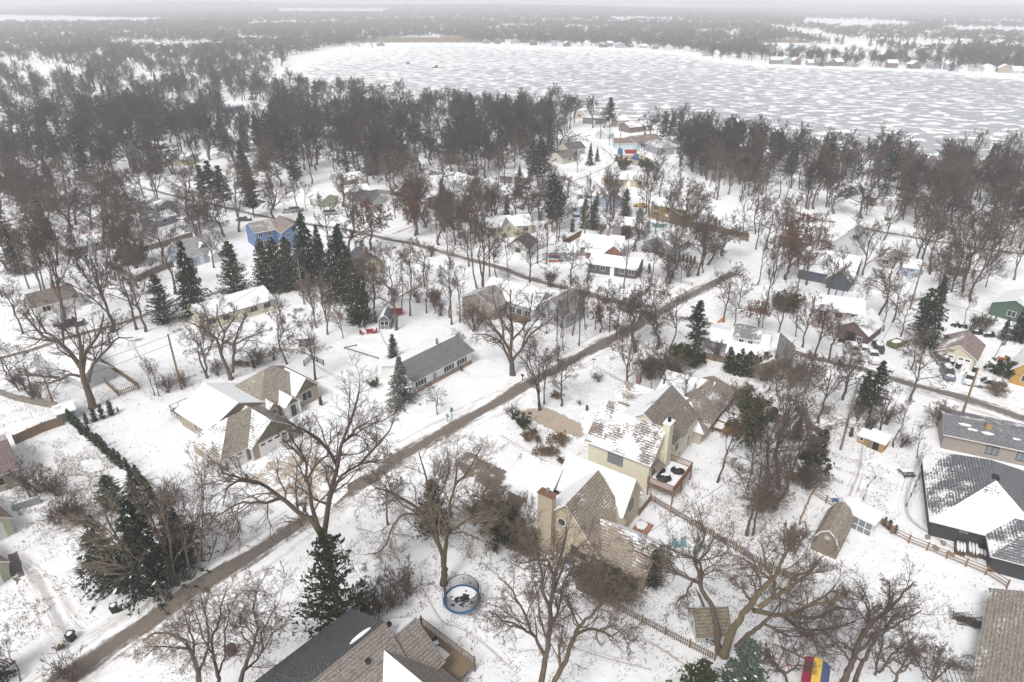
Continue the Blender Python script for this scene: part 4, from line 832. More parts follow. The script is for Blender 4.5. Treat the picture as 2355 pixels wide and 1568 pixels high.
def tubes(P, Rr, ns):
    n, K, _ = P.shape; T = np.gradient(P, axis=1); T /= np.linalg.norm(T, axis=-1, keepdims=True) + 1e-9
    ref = np.where(np.abs(T[:, :1, 2:3]) > .9, np.array([1., 0, 0]), np.array([0, 0, 1.])); ref = np.broadcast_to(ref, T.shape)
    u = np.cross(T, ref); u /= np.linalg.norm(u, axis=-1, keepdims=True) + 1e-9; v = np.cross(T, u)
    th = np.arange(ns) * 2 * np.pi / ns
    V = P[:, :, None] + Rr[:, :, None, None] * (u[:, :, None] * np.cos(th)[None, None, :, None] + v[:, :, None] * np.sin(th)[None, None, :, None])
    base = (np.arange(n) * K * ns)[:, None, None] + (np.arange(K - 1) * ns)[None, :, None] + np.arange(ns)[None, None, :]
    nxt = (np.arange(n) * K * ns)[:, None, None] + (np.arange(K - 1) * ns)[None, :, None] + ((np.arange(ns) + 1) % ns)[None, None, :]
    F = np.stack([base, nxt, nxt + ns, base + ns], -1).reshape(-1, 4)
    return V.reshape(-1, 3), F
def join(parts):
    V = []; F = []; k = 0
    for v, f in parts: V.append(v); F.append(f + k); k += len(v)
    return np.concatenate(V), np.concatenate(F)
KIND = {  # limbs, fork height, limb angle, limb length, branch counts, wander, up, twig radius
 'oak':   dict(m=(9, 7, 6, 6, 4), fork=.3, ang=(.85, .8, .75, .7, .7), lf=(.66, .5, .45, .42, .5), w=.24, up=.03, r=.022, mr=.021),
 'maple': dict(m=(9, 7, 6, 5, 4), fork=.25, ang=(.55, .55, .55, .55, .6), lf=(.72, .5, .45, .45, .5), w=.13, up=.09, r=.020, mr=.017),
 'thin':  dict(m=(7, 5, 5, 4, 3), fork=.38, ang=(.5, .5, .6, .6, .6), lf=(.42, .5, .5, .5, .5), w=.14, up=.08, r=.017, mr=.011),
 'birch': dict(m=(12, 8, 7, 6, 4), fork=.18, ang=(.5, .5, .6, .7, .7), lf=(.5, .42, .4, .42, .5), w=.14, up=.05, r=.017, mr=.012),
 'lone':  dict(m=(8, 6, 6, 5, 4), fork=.32, ang=(.7, .65, .65, .65, .65), lf=(.6, .52, .46, .45, .5), w=.2, up=.06, r=.02, mr=.016),
}
def bare_arrays(kind, h, g, lod=0):
    q = KIND[kind]; m = list(q['m'])
    if lod == 1: m = m[:4]; m[-1] = max(4, m[-1])
    if lod == 2: m = [7, 5, 5]
    tw = 1 if lod == 0 else (1.7 if lod == 1 else 8.0)
    n = 9; z = np.linspace(0, 1, n); wob = np.cumsum(g.normal(size=(n, 2)) * .018 * h, axis=0) * (1.3 if kind == 'oak' else .7); wob -= wob[0]
    top = .8 if kind != 'oak' else .62
    P = np.zeros((1, n, 3)); P[0, :, :2] = wob; P[0, :, 2] = z * h * top - .15
    r0 = h * q['mr']; Rr = (r0 * np.interp(z, [0, .08, .35, 1], [1.35, 1, .8, .25]))[None]
    lv = [(P, Rr)]
    pp, rr = P, Rr
    for i, mm in enumerate(m):
        t0 = q['fork'] if i == 0 else .2; up = q['up'] if i < 3 else 0.02
        K = (7, 6, 5, 4, 3)[i]
        lf = q['lf'][i] * (1 if i else 1.0)
        cp, cr = grow(pp, rr, mm, t0, 1.0, q['ang'][i], lf, K, q['w'], up, (.62, .6, .6, .65, .7)[i], g, tip=.35)
        cr = np.maximum(cr, q['r'] * tw * (1 if i < 3 else .75)); lv.append((cp, cr)); pp, rr = cp, cr
    return lv
def split_lv(lv, ntr=2, ns=(8, 6, 4, 3, 3, 3)):
    trunk = join([tubes(p, r, ns[i]) for i, (p, r) in enumerate(lv[:ntr])]); crown = join([tubes(p, r, ns[i + ntr]) for i, (p, r) in enumerate(lv[ntr:])])
    return trunk, crown
def leaves_quads(P, n, size, g, droop=0):
    """n small leaf faces scattered round the polylines P"""
    k = g.integers(0, len(P), n); j = g.integers(0, P.shape[1], n); c = P[k, j] + g.normal(size=(n, 3)) * size * .7
    a = g.normal(size=(n, 3)); a /= np.linalg.norm(a, axis=1, keepdims=True); b = np.cross(a, g.normal(size=(n, 3))); b /= np.linalg.norm(b, axis=1, keepdims=True)
    s = size * g.uniform(.5, 1.2, (n, 1)); a = a * s; b = b * s * .55
    V = np.stack([c - a, c + b, c + a, c - b], 1).reshape(-1, 3); F = np.arange(4 * n).reshape(-1, 4); return V, F
H0 = 16.0
PROTO = {}
def bare_protos(kind, cnt, crownmat, seed, lod=0, leaves=0):
    out = []
    for i in range(cnt):
        g = np.random.default_rng(seed + i); lv = bare_arrays(kind, H0, g, lod)
        (tv, tf), (cv, cf) = split_lv(lv, 2)
        tm = np_mesh('trunk', tv, tf, M['bark'], True); parts = [('trunk', tm), ('crown', np_mesh('crown', cv, cf, crownmat))]
        if leaves: lvv, lff = leaves_quads(lv[4][0], leaves, .14, g); parts.append(('foliage', np_mesh('foliage', lvv, lff, M['russet'])))
        out.append(parts)
    return out
PROTO['oak'] = bare_protos('oak', 5, M['twig'], 100)
PROTO['maple'] = bare_protos('maple', 5, M['twig'], 200)
PROTO['thin'] = bare_protos('thin', 5, M['twig'], 300)
PROTO['birch'] = bare_protos('birch', 2, M['tan_twig'], 400)
PROTO['lone'] = bare_protos('lone', 4, M['twig'], 500)
PROTO['russet'] = bare_protos('oak', 2, M['twig'], 600, leaves=7000)
# ---- evergreens
def sprays(base, tipp, g, n, ln, wd, droop=.25):
    """needle sprays along branches base->tip: thin double-ended blades"""
    nb = len(base); t = g.uniform(.15, 1.05, (nb, n))[..., None]; c = base[:, None] + (tipp - base)[:, None] * t
    d = (tipp - base); d /= np.linalg.norm(d, axis=1, keepdims=True) + 1e-9; d = np.broadcast_to(d[:, None], c.shape)
    a = d * .6 + g.normal(size=c.shape) * .55; a[..., 2] -= droop; a /= np.linalg.norm(a, axis=-1, keepdims=True)
    b = np.cross(a, g.normal(size=c.shape)); b /= np.linalg.norm(b, axis=-1, keepdims=True)
    s = g.uniform(.6, 1.3, c.shape[:2])[..., None]; a = a * ln * s; b = b * wd * s; c = c + g.normal(size=c.shape) * ln * .25
    V = np.stack([c - a * .5, c + b * .5 + a * .1, c + a * .6, c - b * .5 + a * .1], 2).reshape(-1, 3)
    return V, np.arange(len(V)).reshape(-1, 4)
def conifer(kind, h, g, dens=1.0):
    if kind == 'spruce': z0, zr, R0, nb, sl, prof, ns, ln, wd = .04, 1, .25, 330, -.22, .95, 26, .36, .15
    elif kind == 'pine': z0, zr, R0, nb, sl, prof, ns, ln, wd = .2, 1, .27, 130, .12, .6, 62, .42, .12
    elif kind == 'cedar': z0, zr, R0, nb, sl, prof, ns, ln, wd = .03, 1, .27, 330, .35, .55, 28, .32, .15
    else: z0, zr, R0, nb, sl, prof, ns, ln, wd = .0, 1, .24, 230, .7, .45, 16, .3, .16      # arborvitae
    nb = int(nb * dens); t = np.sort(g.uniform(0, 1, nb)) ** (1.0 if kind != 'pine' else .9); z = (z0 + (1 - z0) * t) * h
    if kind == 'pine': z = np.round(z / (h * .065)) * h * .065 + g.normal(size=nb) * .12
    rad = h * R0 * np.power(np.clip(1 - t, 0, 1), prof) * g.uniform(.45, 1.25, nb)
    if kind in ('cedar', 'arb'): rad *= np.clip(t * 6 + .45, 0, 1)
    if kind == 'pine': rad *= g.uniform(.5, 1.15, nb) * np.clip(.7 + t * 2, 0, 1)
    az = g.uniform(0, 2 * np.pi, nb); base = np.stack([np.zeros(nb), np.zeros(nb), z], 1)
    if kind in ('cedar', 'arb'): base[:, 2] -= rad * .4
    tip = base + np.stack([np.cos(az) * rad, np.sin(az) * rad, rad * sl], 1); tip[:, 2] = np.clip(tip[:, 2], .12, h * 1.0); base[:, 2] = np.clip(base[:, 2], .1, h)
    V, F = sprays(base, tip, g, ns, ln * h / 14 + .12, wd * h / 14 + .05, .3 if kind == 'spruce' else (.0 if kind == 'pine' else -.35))
    V[:, 2] = np.maximum(V[:, 2], .03)
    tz = np.linspace(0, 1, 6); P = np.zeros((1, 6, 3)); P[0, :, 2] = tz * h * .97 - .1; Rr = (h * .013 * (1.15 - tz))[None]
    bp = np.stack([base, (base + tip) / 2, tip], 1); br = np.linspace(.05, .015, 3)[None].repeat(nb, 0) * h / 14
    sel = slice(None, None, 3)
    return join([tubes(P, Rr, 7), tubes(bp[sel], br[sel], 3)]), (V, F)
def flecked(me, seed):                       # a few sprays carry snow
    me.materials.append(M['snow']); g = np.random.default_rng(seed); me.polygons.foreach_set('material_index', (g.uniform(size=len(me.polygons)) < .045).astype(np.int32)); return me
def conif_protos(kind, cnt, mat, h, seed, dens=1.0):
    out = []
    for i in range(cnt):
        (tv, tf), (cv, cf) = conifer(kind, h, np.random.default_rng(seed + i), dens)
        out.append([('trunk', np_mesh('trunk', tv, tf, M['bark'], True)), ('foliage', flecked(np_mesh('foliage', cv, cf, mat), seed))])
    return out
PROTO['spruce'] = conif_protos('spruce', 3, M['needle'], H0, 700); PROTO['ragged'] = conif_protos('cedar', 1, M['cedar'], H0, 790, .55); PROTO['frost'] = conif_protos('spruce', 1, M['blue_needle'], 10, 720, .8)
PROTO['pine'] = conif_protos('pine', 3, M['needle'], H0, 740); PROTO['cedar'] = conif_protos('cedar', 3, M['cedar'], H0, 760); PROTO['arb'] = conif_protos('arb', 3, M['cedar'], 3.0, 780, .7)
BASEH = {'frost': 10, 'arb': 3.0, 'shrub': 2.6, 'dryshrub': 1.2, 'bush': 2.2, 'juniper': 2.2}
# ---- bare shrubs: many stems from one foot
def shrub(h, g, stems=16, m=(5, 4, 3), spread=.5, wan=.13, r=.02):
    P = np.zeros((stems, 5, 3)); az = g.uniform(0, 2 * np.pi, stems); d = np.stack([np.cos(az) * g.uniform(.1, spread, stems), np.sin(az) * g.uniform(.1, spread, stems), np.ones(stems)], 1); d /= np.linalg.norm(d, axis=1, keepdims=True)
    P[:, 0, :2] = g.normal(size=(stems, 2)) * .08 * h; ln = h * g.uniform(.6, 1, stems) / 4
    for k in range(1, 5): d = d + g.normal(size=d.shape) * wan; d /= np.linalg.norm(d, axis=1, keepdims=True); P[:, k] = P[:, k - 1] + d * ln[:, None]
    rr = np.linspace(.035, .018, 5)[None].repeat(stems, 0) * h / 2.6; lv = [(P, rr)]; pp, r_ = P, rr
    for i, mm in enumerate(m): pp, r_ = grow(pp, r_, mm, .25, 1, .6, .5, 4 - (i > 1), wan, .03, .65, g, .4); r_ = np.maximum(r_, r * .6); lv.append((pp, r_))
    return lv
def shrub_protos(cnt, mat, h, seed, **kw):
    out = []
    for i in range(cnt):
        lv = shrub(h, np.random.default_rng(seed + i), **kw)
        out.append([('branches', np_mesh('branches', *join([tubes(p, r, 4 if j == 0 else 3) for j, (p, r) in enumerate(lv)]), mat))])
    return out
PROTO['shrub'] = shrub_protos(3, M['twig'], 2.6, 800); PROTO['tanshrub'] = shrub_protos(2, M['tan_twig'], 2.6, 820, stems=26, m=(6, 5, 4), wan=.2, r=.022); BASEH['tanshrub'] = 2.6
def leafy(h, g, n, mat, spread=.9, size=.14):
    lv = shrub(h, g, 12, (4, 3), spread, .2); v, f = leaves_quads(lv[-1][0], n, size, g); v[:, 2] = np.maximum(v[:, 2], .03)
    return [('branches', np_mesh('branches', *join([tubes(p, r, 3) for p, r in lv]), M['twig'])), ('foliage', np_mesh('foliage', v, f, mat))]
PROTO['dryshrub'] = [leafy(1.2, np.random.default_rng(840 + i), 700, M['brown_leaf'], size=.1) for i in range(2)]
PROTO['bush'] = [leafy(2.2, np.random.default_rng(850 + i), 1900, M['cedar'], size=.15) for i in range(2)]
COUNT = {}
def far_enough(): pass
def plant(kind, x, y, h, rz=None, name=None):
    """places one plant, every part an object of its own"""
    if kind in ('tanshrub', 'shrub') and h > 4: h = 4 + (h - 4) * .4
    pr = PROTO[kind]; pz = pr[rnd.randrange(len(pr))]; s = h / BASEH.get(kind, H0)
    name = name or {'oak': 'oak_tree', 'russet': 'oak_tree', 'maple': 'maple_tree', 'thin': 'bare_tree', 'lone': 'bare_tree', 'birch': 'birch_tree', 'spruce': 'spruce_tree', 'frost': 'spruce_tree', 'pine': 'pine_tree', 'cedar': 'cedar_tree', 'ragged': 'cedar_tree', 'arb': 'evergreen_shrub', 'bush': 'evergreen_shrub'}.get(kind, 'bare_shrub')
    root = empty(name, (x, y, 0), rnd.uniform(0, 6.28) if rz is None else rz, (s * rnd.uniform(.92, 1.1), s * rnd.uniform(.92, 1.1), s))
    for pn, me in pz: mesh_obj(pn, me, root)
    return root
CATS = {'oak': 'tree', 'russet': 'tree', 'maple': 'tree', 'thin': 'tree', 'lone': 'tree', 'birch': 'tree', 'spruce': 'spruce', 'frost': 'spruce', 'pine': 'pine tree', 'cedar': 'cedar', 'arb': 'shrub', 'bush': 'shrub'}
TREES = []           # (root, kind, x, y, h) that still need a label
PLANTED = []
def auto(kind, x, y, h):
    r = plant(kind, x, y, h); TREES.append((r, kind, x, y, h)); PLANTED.append((x, y)); return r
# trunk positions read from enlarged views of the photo: origin x, y, scale, [(x, y, height, kind)]
VIEWS = [
 (0, 400, 3.647, [(635,660,17,'oak'),(695,590,16,'oak'),(835,635,17,'oak'),(1445,380,17,'maple'),(2180,655,18,'maple'),(1240,985,20,'oak'),(1600,1220,17,'lone'),(1245,1545,17,'lone'),(1330,1565,15,'lone'),(1030,1568,21,'maple'),(615,1480,20,'maple'),
   (1050,805,19,'oak'),(1715,300,14,'oak'),(960,790,18,'oak'),(1800,715,14,'oak'),(1490,950,15,'lone'),(330,640,15,'oak'),(210,480,15,'oak'),(30,700,17,'oak'),(80,1010,15,'oak'),(400,1250,15,'maple'),(1640,560,12,'thin'),(780,1060,12,'thin'),(20,1250,12,'lone'),
   (140,1400,8,'thin'),(1790,1420,17,'spruce'),(2165,1275,14,'cedar'),(1505,1485,11,'cedar'),(2060,480,15,'pine'),(1970,460,16,'pine'),(1885,440,14,'pine'),(2320,525,14,'pine'),(440,740,12,'spruce'),(180,1035,12,'spruce'),(60,900,19,'pine'),(450,200,10,'spruce'),
   (1140,945,5,'bush'),(1240,940,5,'bush'),(1060,1100,13,'thin'),(1480,150,10,'pine'),(1240,120,9,'spruce'),(900,330,14,'oak'),(1190,420,15,'oak'),(560,380,15,'oak'),(640,230,14,'oak')]),
 (600, 400, 3.647, [(325,565,17,'oak'),(940,425,16,'oak'),(655,215,15,'maple'),(1150,95,16,'maple'),(1415,530,14,'thin'),(1620,680,15,'maple'),(1815,775,16,'oak'),(1920,930,16,'thin'),(1195,820,16,'russet'),(1005,885,18,'oak'),(820,810,15,'lone'),(1240,1480,17,'lone'),
   (1425,1548,18,'lone'),(1550,1420,18,'thin'),(1700,1395,13,'thin'),(1475,1390,12,'thin'),(1910,1440,15,'thin'),(1930,1500,16,'thin'),(2005,1480,14,'thin'),(2150,1560,12,'shrub12'),(2085,970,13,'lone'),(2160,1170,20,'thin'),(2215,1150,20,'thin'),(1560,540,14,'russet'),(1640,480,14,'lone'),
   (395,1568,11,'thin'),(130,525,14,'pine'),(250,1205,13,'cedar'),(360,1195,13,'cedar'),(470,1185,13,'cedar'),(640,1130,18,'spruce'),(760,1150,15,'spruce'),(940,1200,16,'pine'),(1100,1485,13,'cedar'),(1010,1300,13,'cedar'),(520,260,15,'pine'),(1850,520,12,'spruce'),(2050,560,8,'spruce'),
   (700,1530,13,'birch'),(800,1590,13,'birch'),(935,1000,12,'spruce'),(880,1290,14,'spruce'),(1690,620,6,'shrub'),(1500,930,3,'shrub'),(1740,880,3,'shrub'),(1100,850,3,'shrub'),(1780,1330,4,'tanshrub'),(1620,1300,4,'shrub'),(1400,1300,4,'shrub'),(1820,1420,3,'shrub'),(600,1020,14,'cedar')]),
 (1200, 300, 3.336, [(205,540,15,'lone'),(810,437,8,'maple'),(285,417,15,'maple'),(25,1390,18,'lone'),(145,1345,14,'thin'),(235,1300,12,'thin'),(415,1352,13,'lone'),(760,1375,13,'lone'),(1110,825,14,'maple'),(1410,803,15,'maple'),(1380,783,14,'lone'),(1815,1297,16,'lone'),(2015,1135,15,'oak'),
   (1680,1330,8,'thin'),(1735,1305,6,'shrub'),(330,532,7,'spruce'),(435,516,15,'pine'),(482,557,15,'pine'),(522,527,15,'pine'),(225,812,7,'spruce'),(600,935,17,'pine'),(640,905,14,'pine'),(917,377,9,'spruce'),(975,345,6,'spruce'),(1180,412,5,'bush5'),(1380,432,5,'bush5'),(870,905,9,'cedar'),(945,915,9,'cedar'),
   (1210,805,9,'cedar'),(768,935,4,'arb'),(975,722,4,'arb'),(1190,990,4,'arb'),(1212,995,4,'arb'),(1236,990,4,'arb'),(590,1390,5,'shrub'),(1460,500,10,'maple'),(1340,360,9,'lone'),(1000,960,5,'shrub'),(1690,880,4,'shrub'),(1500,1110,4,'shrub'),(1660,1180,2.2,'arb'),(1690,1180,2.2,'arb'),(1725,1190,2.2,'arb'),(1752,1195,2.2,'arb'),
   (1784,1200,2.2,'arb'),(1848,1212,2,'arb'),(1565,1315,2,'arb'),(1605,1320,2,'arb'),(1407,1275,2.5,'arb'),(900,1500,11,'thin'),(1500,640,13,'lone'),(1640,690,14,'thin'),(1700,860,15,'lone'),(1580,845,14,'thin'),(70,410,15,'oak'),(155,560,13,'lone')]),
 (1860, 480, 3.0157, [(370,822,15,'thin'),(165,872,14,'thin'),(112,1052,9,'russet'),(252,1112,12,'lone'),(630,800,12,'lone'),(682,805,12,'thin'),(1000,965,16,'lone'),(1050,1048,12,'thin'),(1055,362,12,'maple'),(1310,530,15,'maple'),(1340,530,14,'maple'),(1590,652,15,'maple'),(1645,755,17,'maple'),(1708,825,16,'maple'),
   (1658,992,8,'thin'),(1822,718,7,'lone'),(2035,662,13,'maple'),(1480,895,10,'lone'),(1255,1342,9,'lone'),(1360,1180,15,'spruce'),(1300,1150,12,'pine'),(1945,1110,5,'spruce'),(2040,1125,8,'spruce'),(2095,1130,8,'spruce'),(300,905,4,'bush'),(345,900,4,'bush'),(1720,1050,4,'shrub'),(1800,1050,4,'shrub'),(560,560,12,'thin'),
   (740,830,8,'thin'),(880,900,8,'thin'),(100,700,13,'thin'),(210,700,12,'thin'),(310,660,14,'russet'),(410,560,16,'russet'),(470,700,14,'lone'),(1180,1090,9,'lone'),(1120,980,12,'lone'),(390,1090,9,'thin'),(440,1170,11,'lone'),(530,1250,12,'lone'),(640,1280,12,'lone'),(740,1568,9,'lone'),(1150,620,11,'thin'),(1400,620,14,'lone'),(1985,1400,3.5,'bush'),(1900,1540,3,'tanshrub'),(1500,1210,3,'shrub')]),
 (1200, 760, 3.336, [(495,887,13,'lone'),(535,832,12,'thin'),(680,850,11,'lone'),(1250,777,13,'lone'),(1525,802,12,'lone'),(1415,752,9,'thin'),(1295,400,17,'oak'),(1475,372,16,'oak'),(1590,372,12,'lone'),(2030,150,13,'lone'),(1690,922,9,'thin'),(1780,400,11,'pine'),(1690,480,4.5,'bush8'),(1790,530,4,'bush8'),(345,1030,2.2,'bush'),
   (985,650,2.2,'shrub'),(640,790,1.5,'dryshrub'),(400,1140,1.8,'dryshrub'),(430,1100,1.6,'dryshrub'),(640,1165,2,'dryshrub'),(690,1170,1.6,'dryshrub'),(525,1270,1.8,'dryshrub'),(595,1255,1.5,'dryshrub'),(680,1325,1.2,'dryshrub'),(480,1150,1.1,'dryshrub'),(830,845,1,'shrub'),(280,960,2.6,'shrub'),(1560,640,7,'tanshrub'),(1420,620,6,'tanshrub'),(2120,180,8,'lone'),
   (700,390,9,'thin'),(770,260,14,'thin'),(825,350,13,'thin'),(640,310,10,'thin'),(880,215,10,'thin'),(960,215,11,'thin'),(1000,235,9,'russet'),(1080,235,12,'thin'),(1140,270,12,'thin'),(1200,470,11,'thin'),(1330,130,12,'thin'),(1420,140,11,'lone'),(560,250,9,'thin'),(730,170,12,'thin'),(850,90,10,'lone'),(900,120,8,'thin'),(2330,260,10,'thin'),(1960,470,4,'shrub'),(2180,870,5,'tanshrub'),(2240,1080,6,'bush6')]),
 (1860, 900, 3.1357, [(580,492,13,'lone'),(775,310,10,'lone'),(1300,322,13,'lone'),(1168,682,10,'thin'),(1355,767,7,'thin'),(1065,552,8,'lone'),(270,1000,17,'lone'),(335,960,15,'thin'),(70,1372,13,'thin'),(20,1374,12,'lone'),(235,1175,14,'lone'),(975,475,11,'pine'),(900,420,8,'pine'),(505,790,4.5,'arb'),(555,780,5,'arb'),(590,760,5,'arb'),(495,1010,4,'tanshrub'),(450,1010,4,'thin'),(470,880,4,'bush'),
   (1530,520,4,'tanshrub'),(835,600,1.8,'arb'),(1010,1235,1.5,'arb'),(1055,1275,1.6,'arb'),(1095,1300,1.5,'arb'),(1132,1330,1.6,'arb'),(1178,1360,1.4,'arb'),(150,1020,12,'thin'),(100,1100,11,'thin'),(190,900,12,'lone'),(60,900,9,'thin'),(130,700,8,'thin'),(240,760,13,'thin'),(30,1000,8,'thin'),(120,1180,4,'tanshrub'),(380,1500,4,'shrub'),(60,550,9,'lone'),(420,600,9,'thin'),(100,480,8,'thin'),(300,560,8,'thin'),(250,250,10,'thin'),(380,200,9,'tanshrub'),(160,160,7,'tanshrub'),(480,260,9,'lone'),(960,560,3,'shrub'),(890,470,4,'shrub'),(1100,500,3.5,'shrub'),(1235,680,3,'shrub')]),
 (0, 800, 3.484, [(290,670,9,'lone'),(350,715,3.5,'shrub'),(200,610,4,'shrub'),(1345,660,8,'thin'),(1385,662,8,'thin'),(1605,580,3,'shrub'),(1890,480,3,'shrub'),(1810,505,11,'lone'),(260,1540,6,'lone'),(355,1505,5,'shrub'),(510,1530,4,'shrub'),(120,560,8,'lone'),(60,480,7,'lone'),(760,905,2.2,'arb'),(830,885,2.6,'arb'),(900,858,2.7,'arb'),(975,830,2.8,'arb'),(1028,795,.9,'arb'),(680,930,2,'arb'),(1440,1510,1,'arb')]),
 (400, 760, 2.8036, [(890,420,12,'lone'),(1090,530,13,'lone'),(330,520,11,'lone'),(400,500,4,'thin'),(1280,240,9,'birch'),(1410,140,12,'spruce'),(690,420,3.5,'tanshrub'),(660,450,1.8,'arb'),(570,440,1.3,'dryshrub'),(540,440,1.2,'dryshrub'),(620,435,1.2,'dryshrub'),(800,390,3,'shrub'),(1945,775,6,'lone'),(1130,710,1.8,'arb'),(1640,390,5.5,'cedar'),(1500,580,1.5,'bush'),(2110,420,1.3,'arb'),(2115,470,1.1,'arb'),(2080,290,3,'shrub'),(60,620,3,'shrub')]),
 (0, 1200, 3.104, [(650,350,3,'shrub'),(560,300,4,'shrub'),(580,350,3.5,'shrub'),(450,340,2.5,'shrub'),(160,1560,7,'thin'),(480,1310,.9,'dryshrub'),(560,1560,3.5,'shrub'),(1500,420,5,'shrub'),(1340,200,4,'shrub'),(-70,1600,9,'spruce')]),
 (660, 1200, 3.1047, [(960,345,9,'lone'),(820,1040,3.5,'shrub'),(1110,1250,1,'dryshrub')]),
]
BAREK = ('oak', 'maple', 'thin', 'birch', 'lone', 'russet')
for (ox, oy, s, lst) in VIEWS:
    for (x, y, h, k) in lst:
        X, Y = UR(x / s + ox, y / s + oy)
        if k.startswith('bush') and k != 'bush': k = 'bush'
        if k == 'shrub12': k = 'shrub'; h = 9
        auto(k, X, Y, h)
# ---- hedge of small conifers behind the tan house and hedge along the grey dormer house
def hedge(pts, n, h, jit, label, cat, group):
    P = resample([(*U(*p), 0) for p in pts], n)
    for i, p in enumerate(P):
        r = plant('arb', p[0] + rnd.uniform(-jit, jit), p[1] + rnd.uniform(-jit, jit), h * rnd.uniform(.8, 1.2)); r.scale = (r.scale[0] * .82, r.scale[1] * .82, r.scale[2]); tag(r, label, cat, group)
hedge([(165,975),(200,1005),(240,1040),(290,1085),(330,1120),(352,1150),(368,1180)], 22, 2.7, .15, 'small dark conifer in the long hedge row running down from the blue shed', 'shrub', 'small conifers of the long hedge')
hedge([(1668,856),(1700,862),(1735,866),(1768,868)], 20, 4.3, .5, 'dark green arborvitae in the dense hedge below the grey dormer house', 'shrub', 'arborvitae hedge')
# ------------------------------------------------------------------ big foreground trees: main limbs follow the photo, each with its own depth
def skel_tree(name, base, limbs, r0, label, g_seed, m=(8, 6, 5, 4), ang=.7, lf=(.48, .5, .5, .52), w=.22, crown=None, tmat=None, tw=.0125, up=.02):
    """base: photo position of the foot; limbs: list of (radius factor, depth drift, [(x, y) ...]) starting from the foot or from a fork point"""
    g = np.random.default_rng(g_seed); B = U(*base); Y0 = B[1]; root = empty(name, (B[0], B[1], 0)); arr = []; rad = []
    for (rf, dz, pts) in limbs:
        P = []; n = len(pts)
        for i, (x, y) in enumerate(pts):
            f = i / max(1, n - 1); q = onplane(x, y, Y0 + (dz[0] + (dz[1] - dz[0]) * f)); P.append((q[0] - B[0], q[1] - Y0, q[2]))
        K = 12; A = resample(P, K); A[1:-1] += g.normal(size=(K - 2, 3)) * .05; A[:, 2] = np.maximum(A[:, 2], -.1); arr.append(A); rad.append(r0 * rf * np.linspace(1, .28, K) if rf < 1 else r0 * np.interp(np.linspace(0, 1, K), [0, .1, 1], [1.3, 1, .62]))
    P = np.array(arr); Rr = np.array(rad); lim = Rr[:, 0] < r0 * .99
    lv = [(P, Rr)]; bp, brr = P[lim] if lim.any() else P, Rr[lim] if lim.any() else Rr
    K = (6, 5, 4, 3)
    pp, rr = bp, brr
    for i, mm in enumerate(m):
        pp, rr = grow(pp, rr, mm, .12 if i else .15, 1.0, ang, lf[i], K[i], w, up, (.5, .6, .65, .7)[i], g, .35, lmax=5); rr = np.maximum(rr, tw * (1.3, 1.1, .9, .75)[i]); lv.append((pp, rr))
    mesh_obj('trunk', np_mesh('trunk', *join([tubes(P, Rr, 9)]), tmat or M['bark'], True), root)
    mesh_obj('crown', np_mesh('crown', *join([tubes(p, r, (5, 4, 3, 3)[i]) for i, (p, r) in enumerate(lv[1:])]), crown or M['twig']), root)
    PLANTED.append(B); return tag(root, label, 'tree')
def zr(s, ox, oy, pts): return [((x / s + ox) / 1.08705, (y / s + oy) / 1.08705) for x, y in pts]
b6 = lambda p: zr(3.1047, 660, 1200, p)
c2 = lambda p: zr(2.8036, 400, 760, p)
mix_ = lambda a, b: a + b
# A: huge ash by the road, foot behind the black roof
skel_tree('bare_tree', (778, 1415), [
 (1, (0, 0), b6([(590,1040),(545,880),(500,640),(460,450)])),
 (.66, (0, 3), mix_(b6([(460,450),(400,350),(340,270)]), c2([(1000,1490),(860,1360),(720,1260),(620,1230),(430,1180)]))),
 (.6, (0, -2), mix_(b6([(470,400),(490,280),(510,130)]), c2([(1190,1330),(1245,1140),(1270,980),(1310,900),(1340,800),(1390,640)]))),
 (.5, (0, 4), mix_(b6([(455,430),(400,300),(370,180),(345,20)]), c2([(1030,1240),(1020,1090),(900,900),(960,800),(900,900)][:3]))),
 (.42, (0, 5), c2([(1170,1440),(1210,1300),(1290,1180),(1400,1120),(1560,1090)])),
 (.4, (0, -3), c2([(1245,1140),(1190,1040),(1100,930),(980,870),(900,830)])),
 (.4, (3, 6), c2([(860,1360),(740,1390),(560,1390),(400,1480)])),
 (.3, (2, -3), c2([(720,1260),(560,1230),(470,1290),(440,1420)])),
 (.3, (0, 2), c2([(1030,1240),(1090,1130),(1180,1050),(1200,880)])),
 (.28, (0, -4), c2([(1270,980),(1400,860),(1500,800)])),
 (.3, (1, -2), c2([(1400,1120),(1500,1010),(1600,900),(1640,820)])),
 (.28, (0, 1), c2([(1010,1100),(930,1010),(860,960)])),
 (.22, (0, 1), b6([(340,270),(300,220),(280,180)]))],
 .5, 'huge spreading bare tree beside the road rising above the ivy-like conifer, lower centre left', 21)
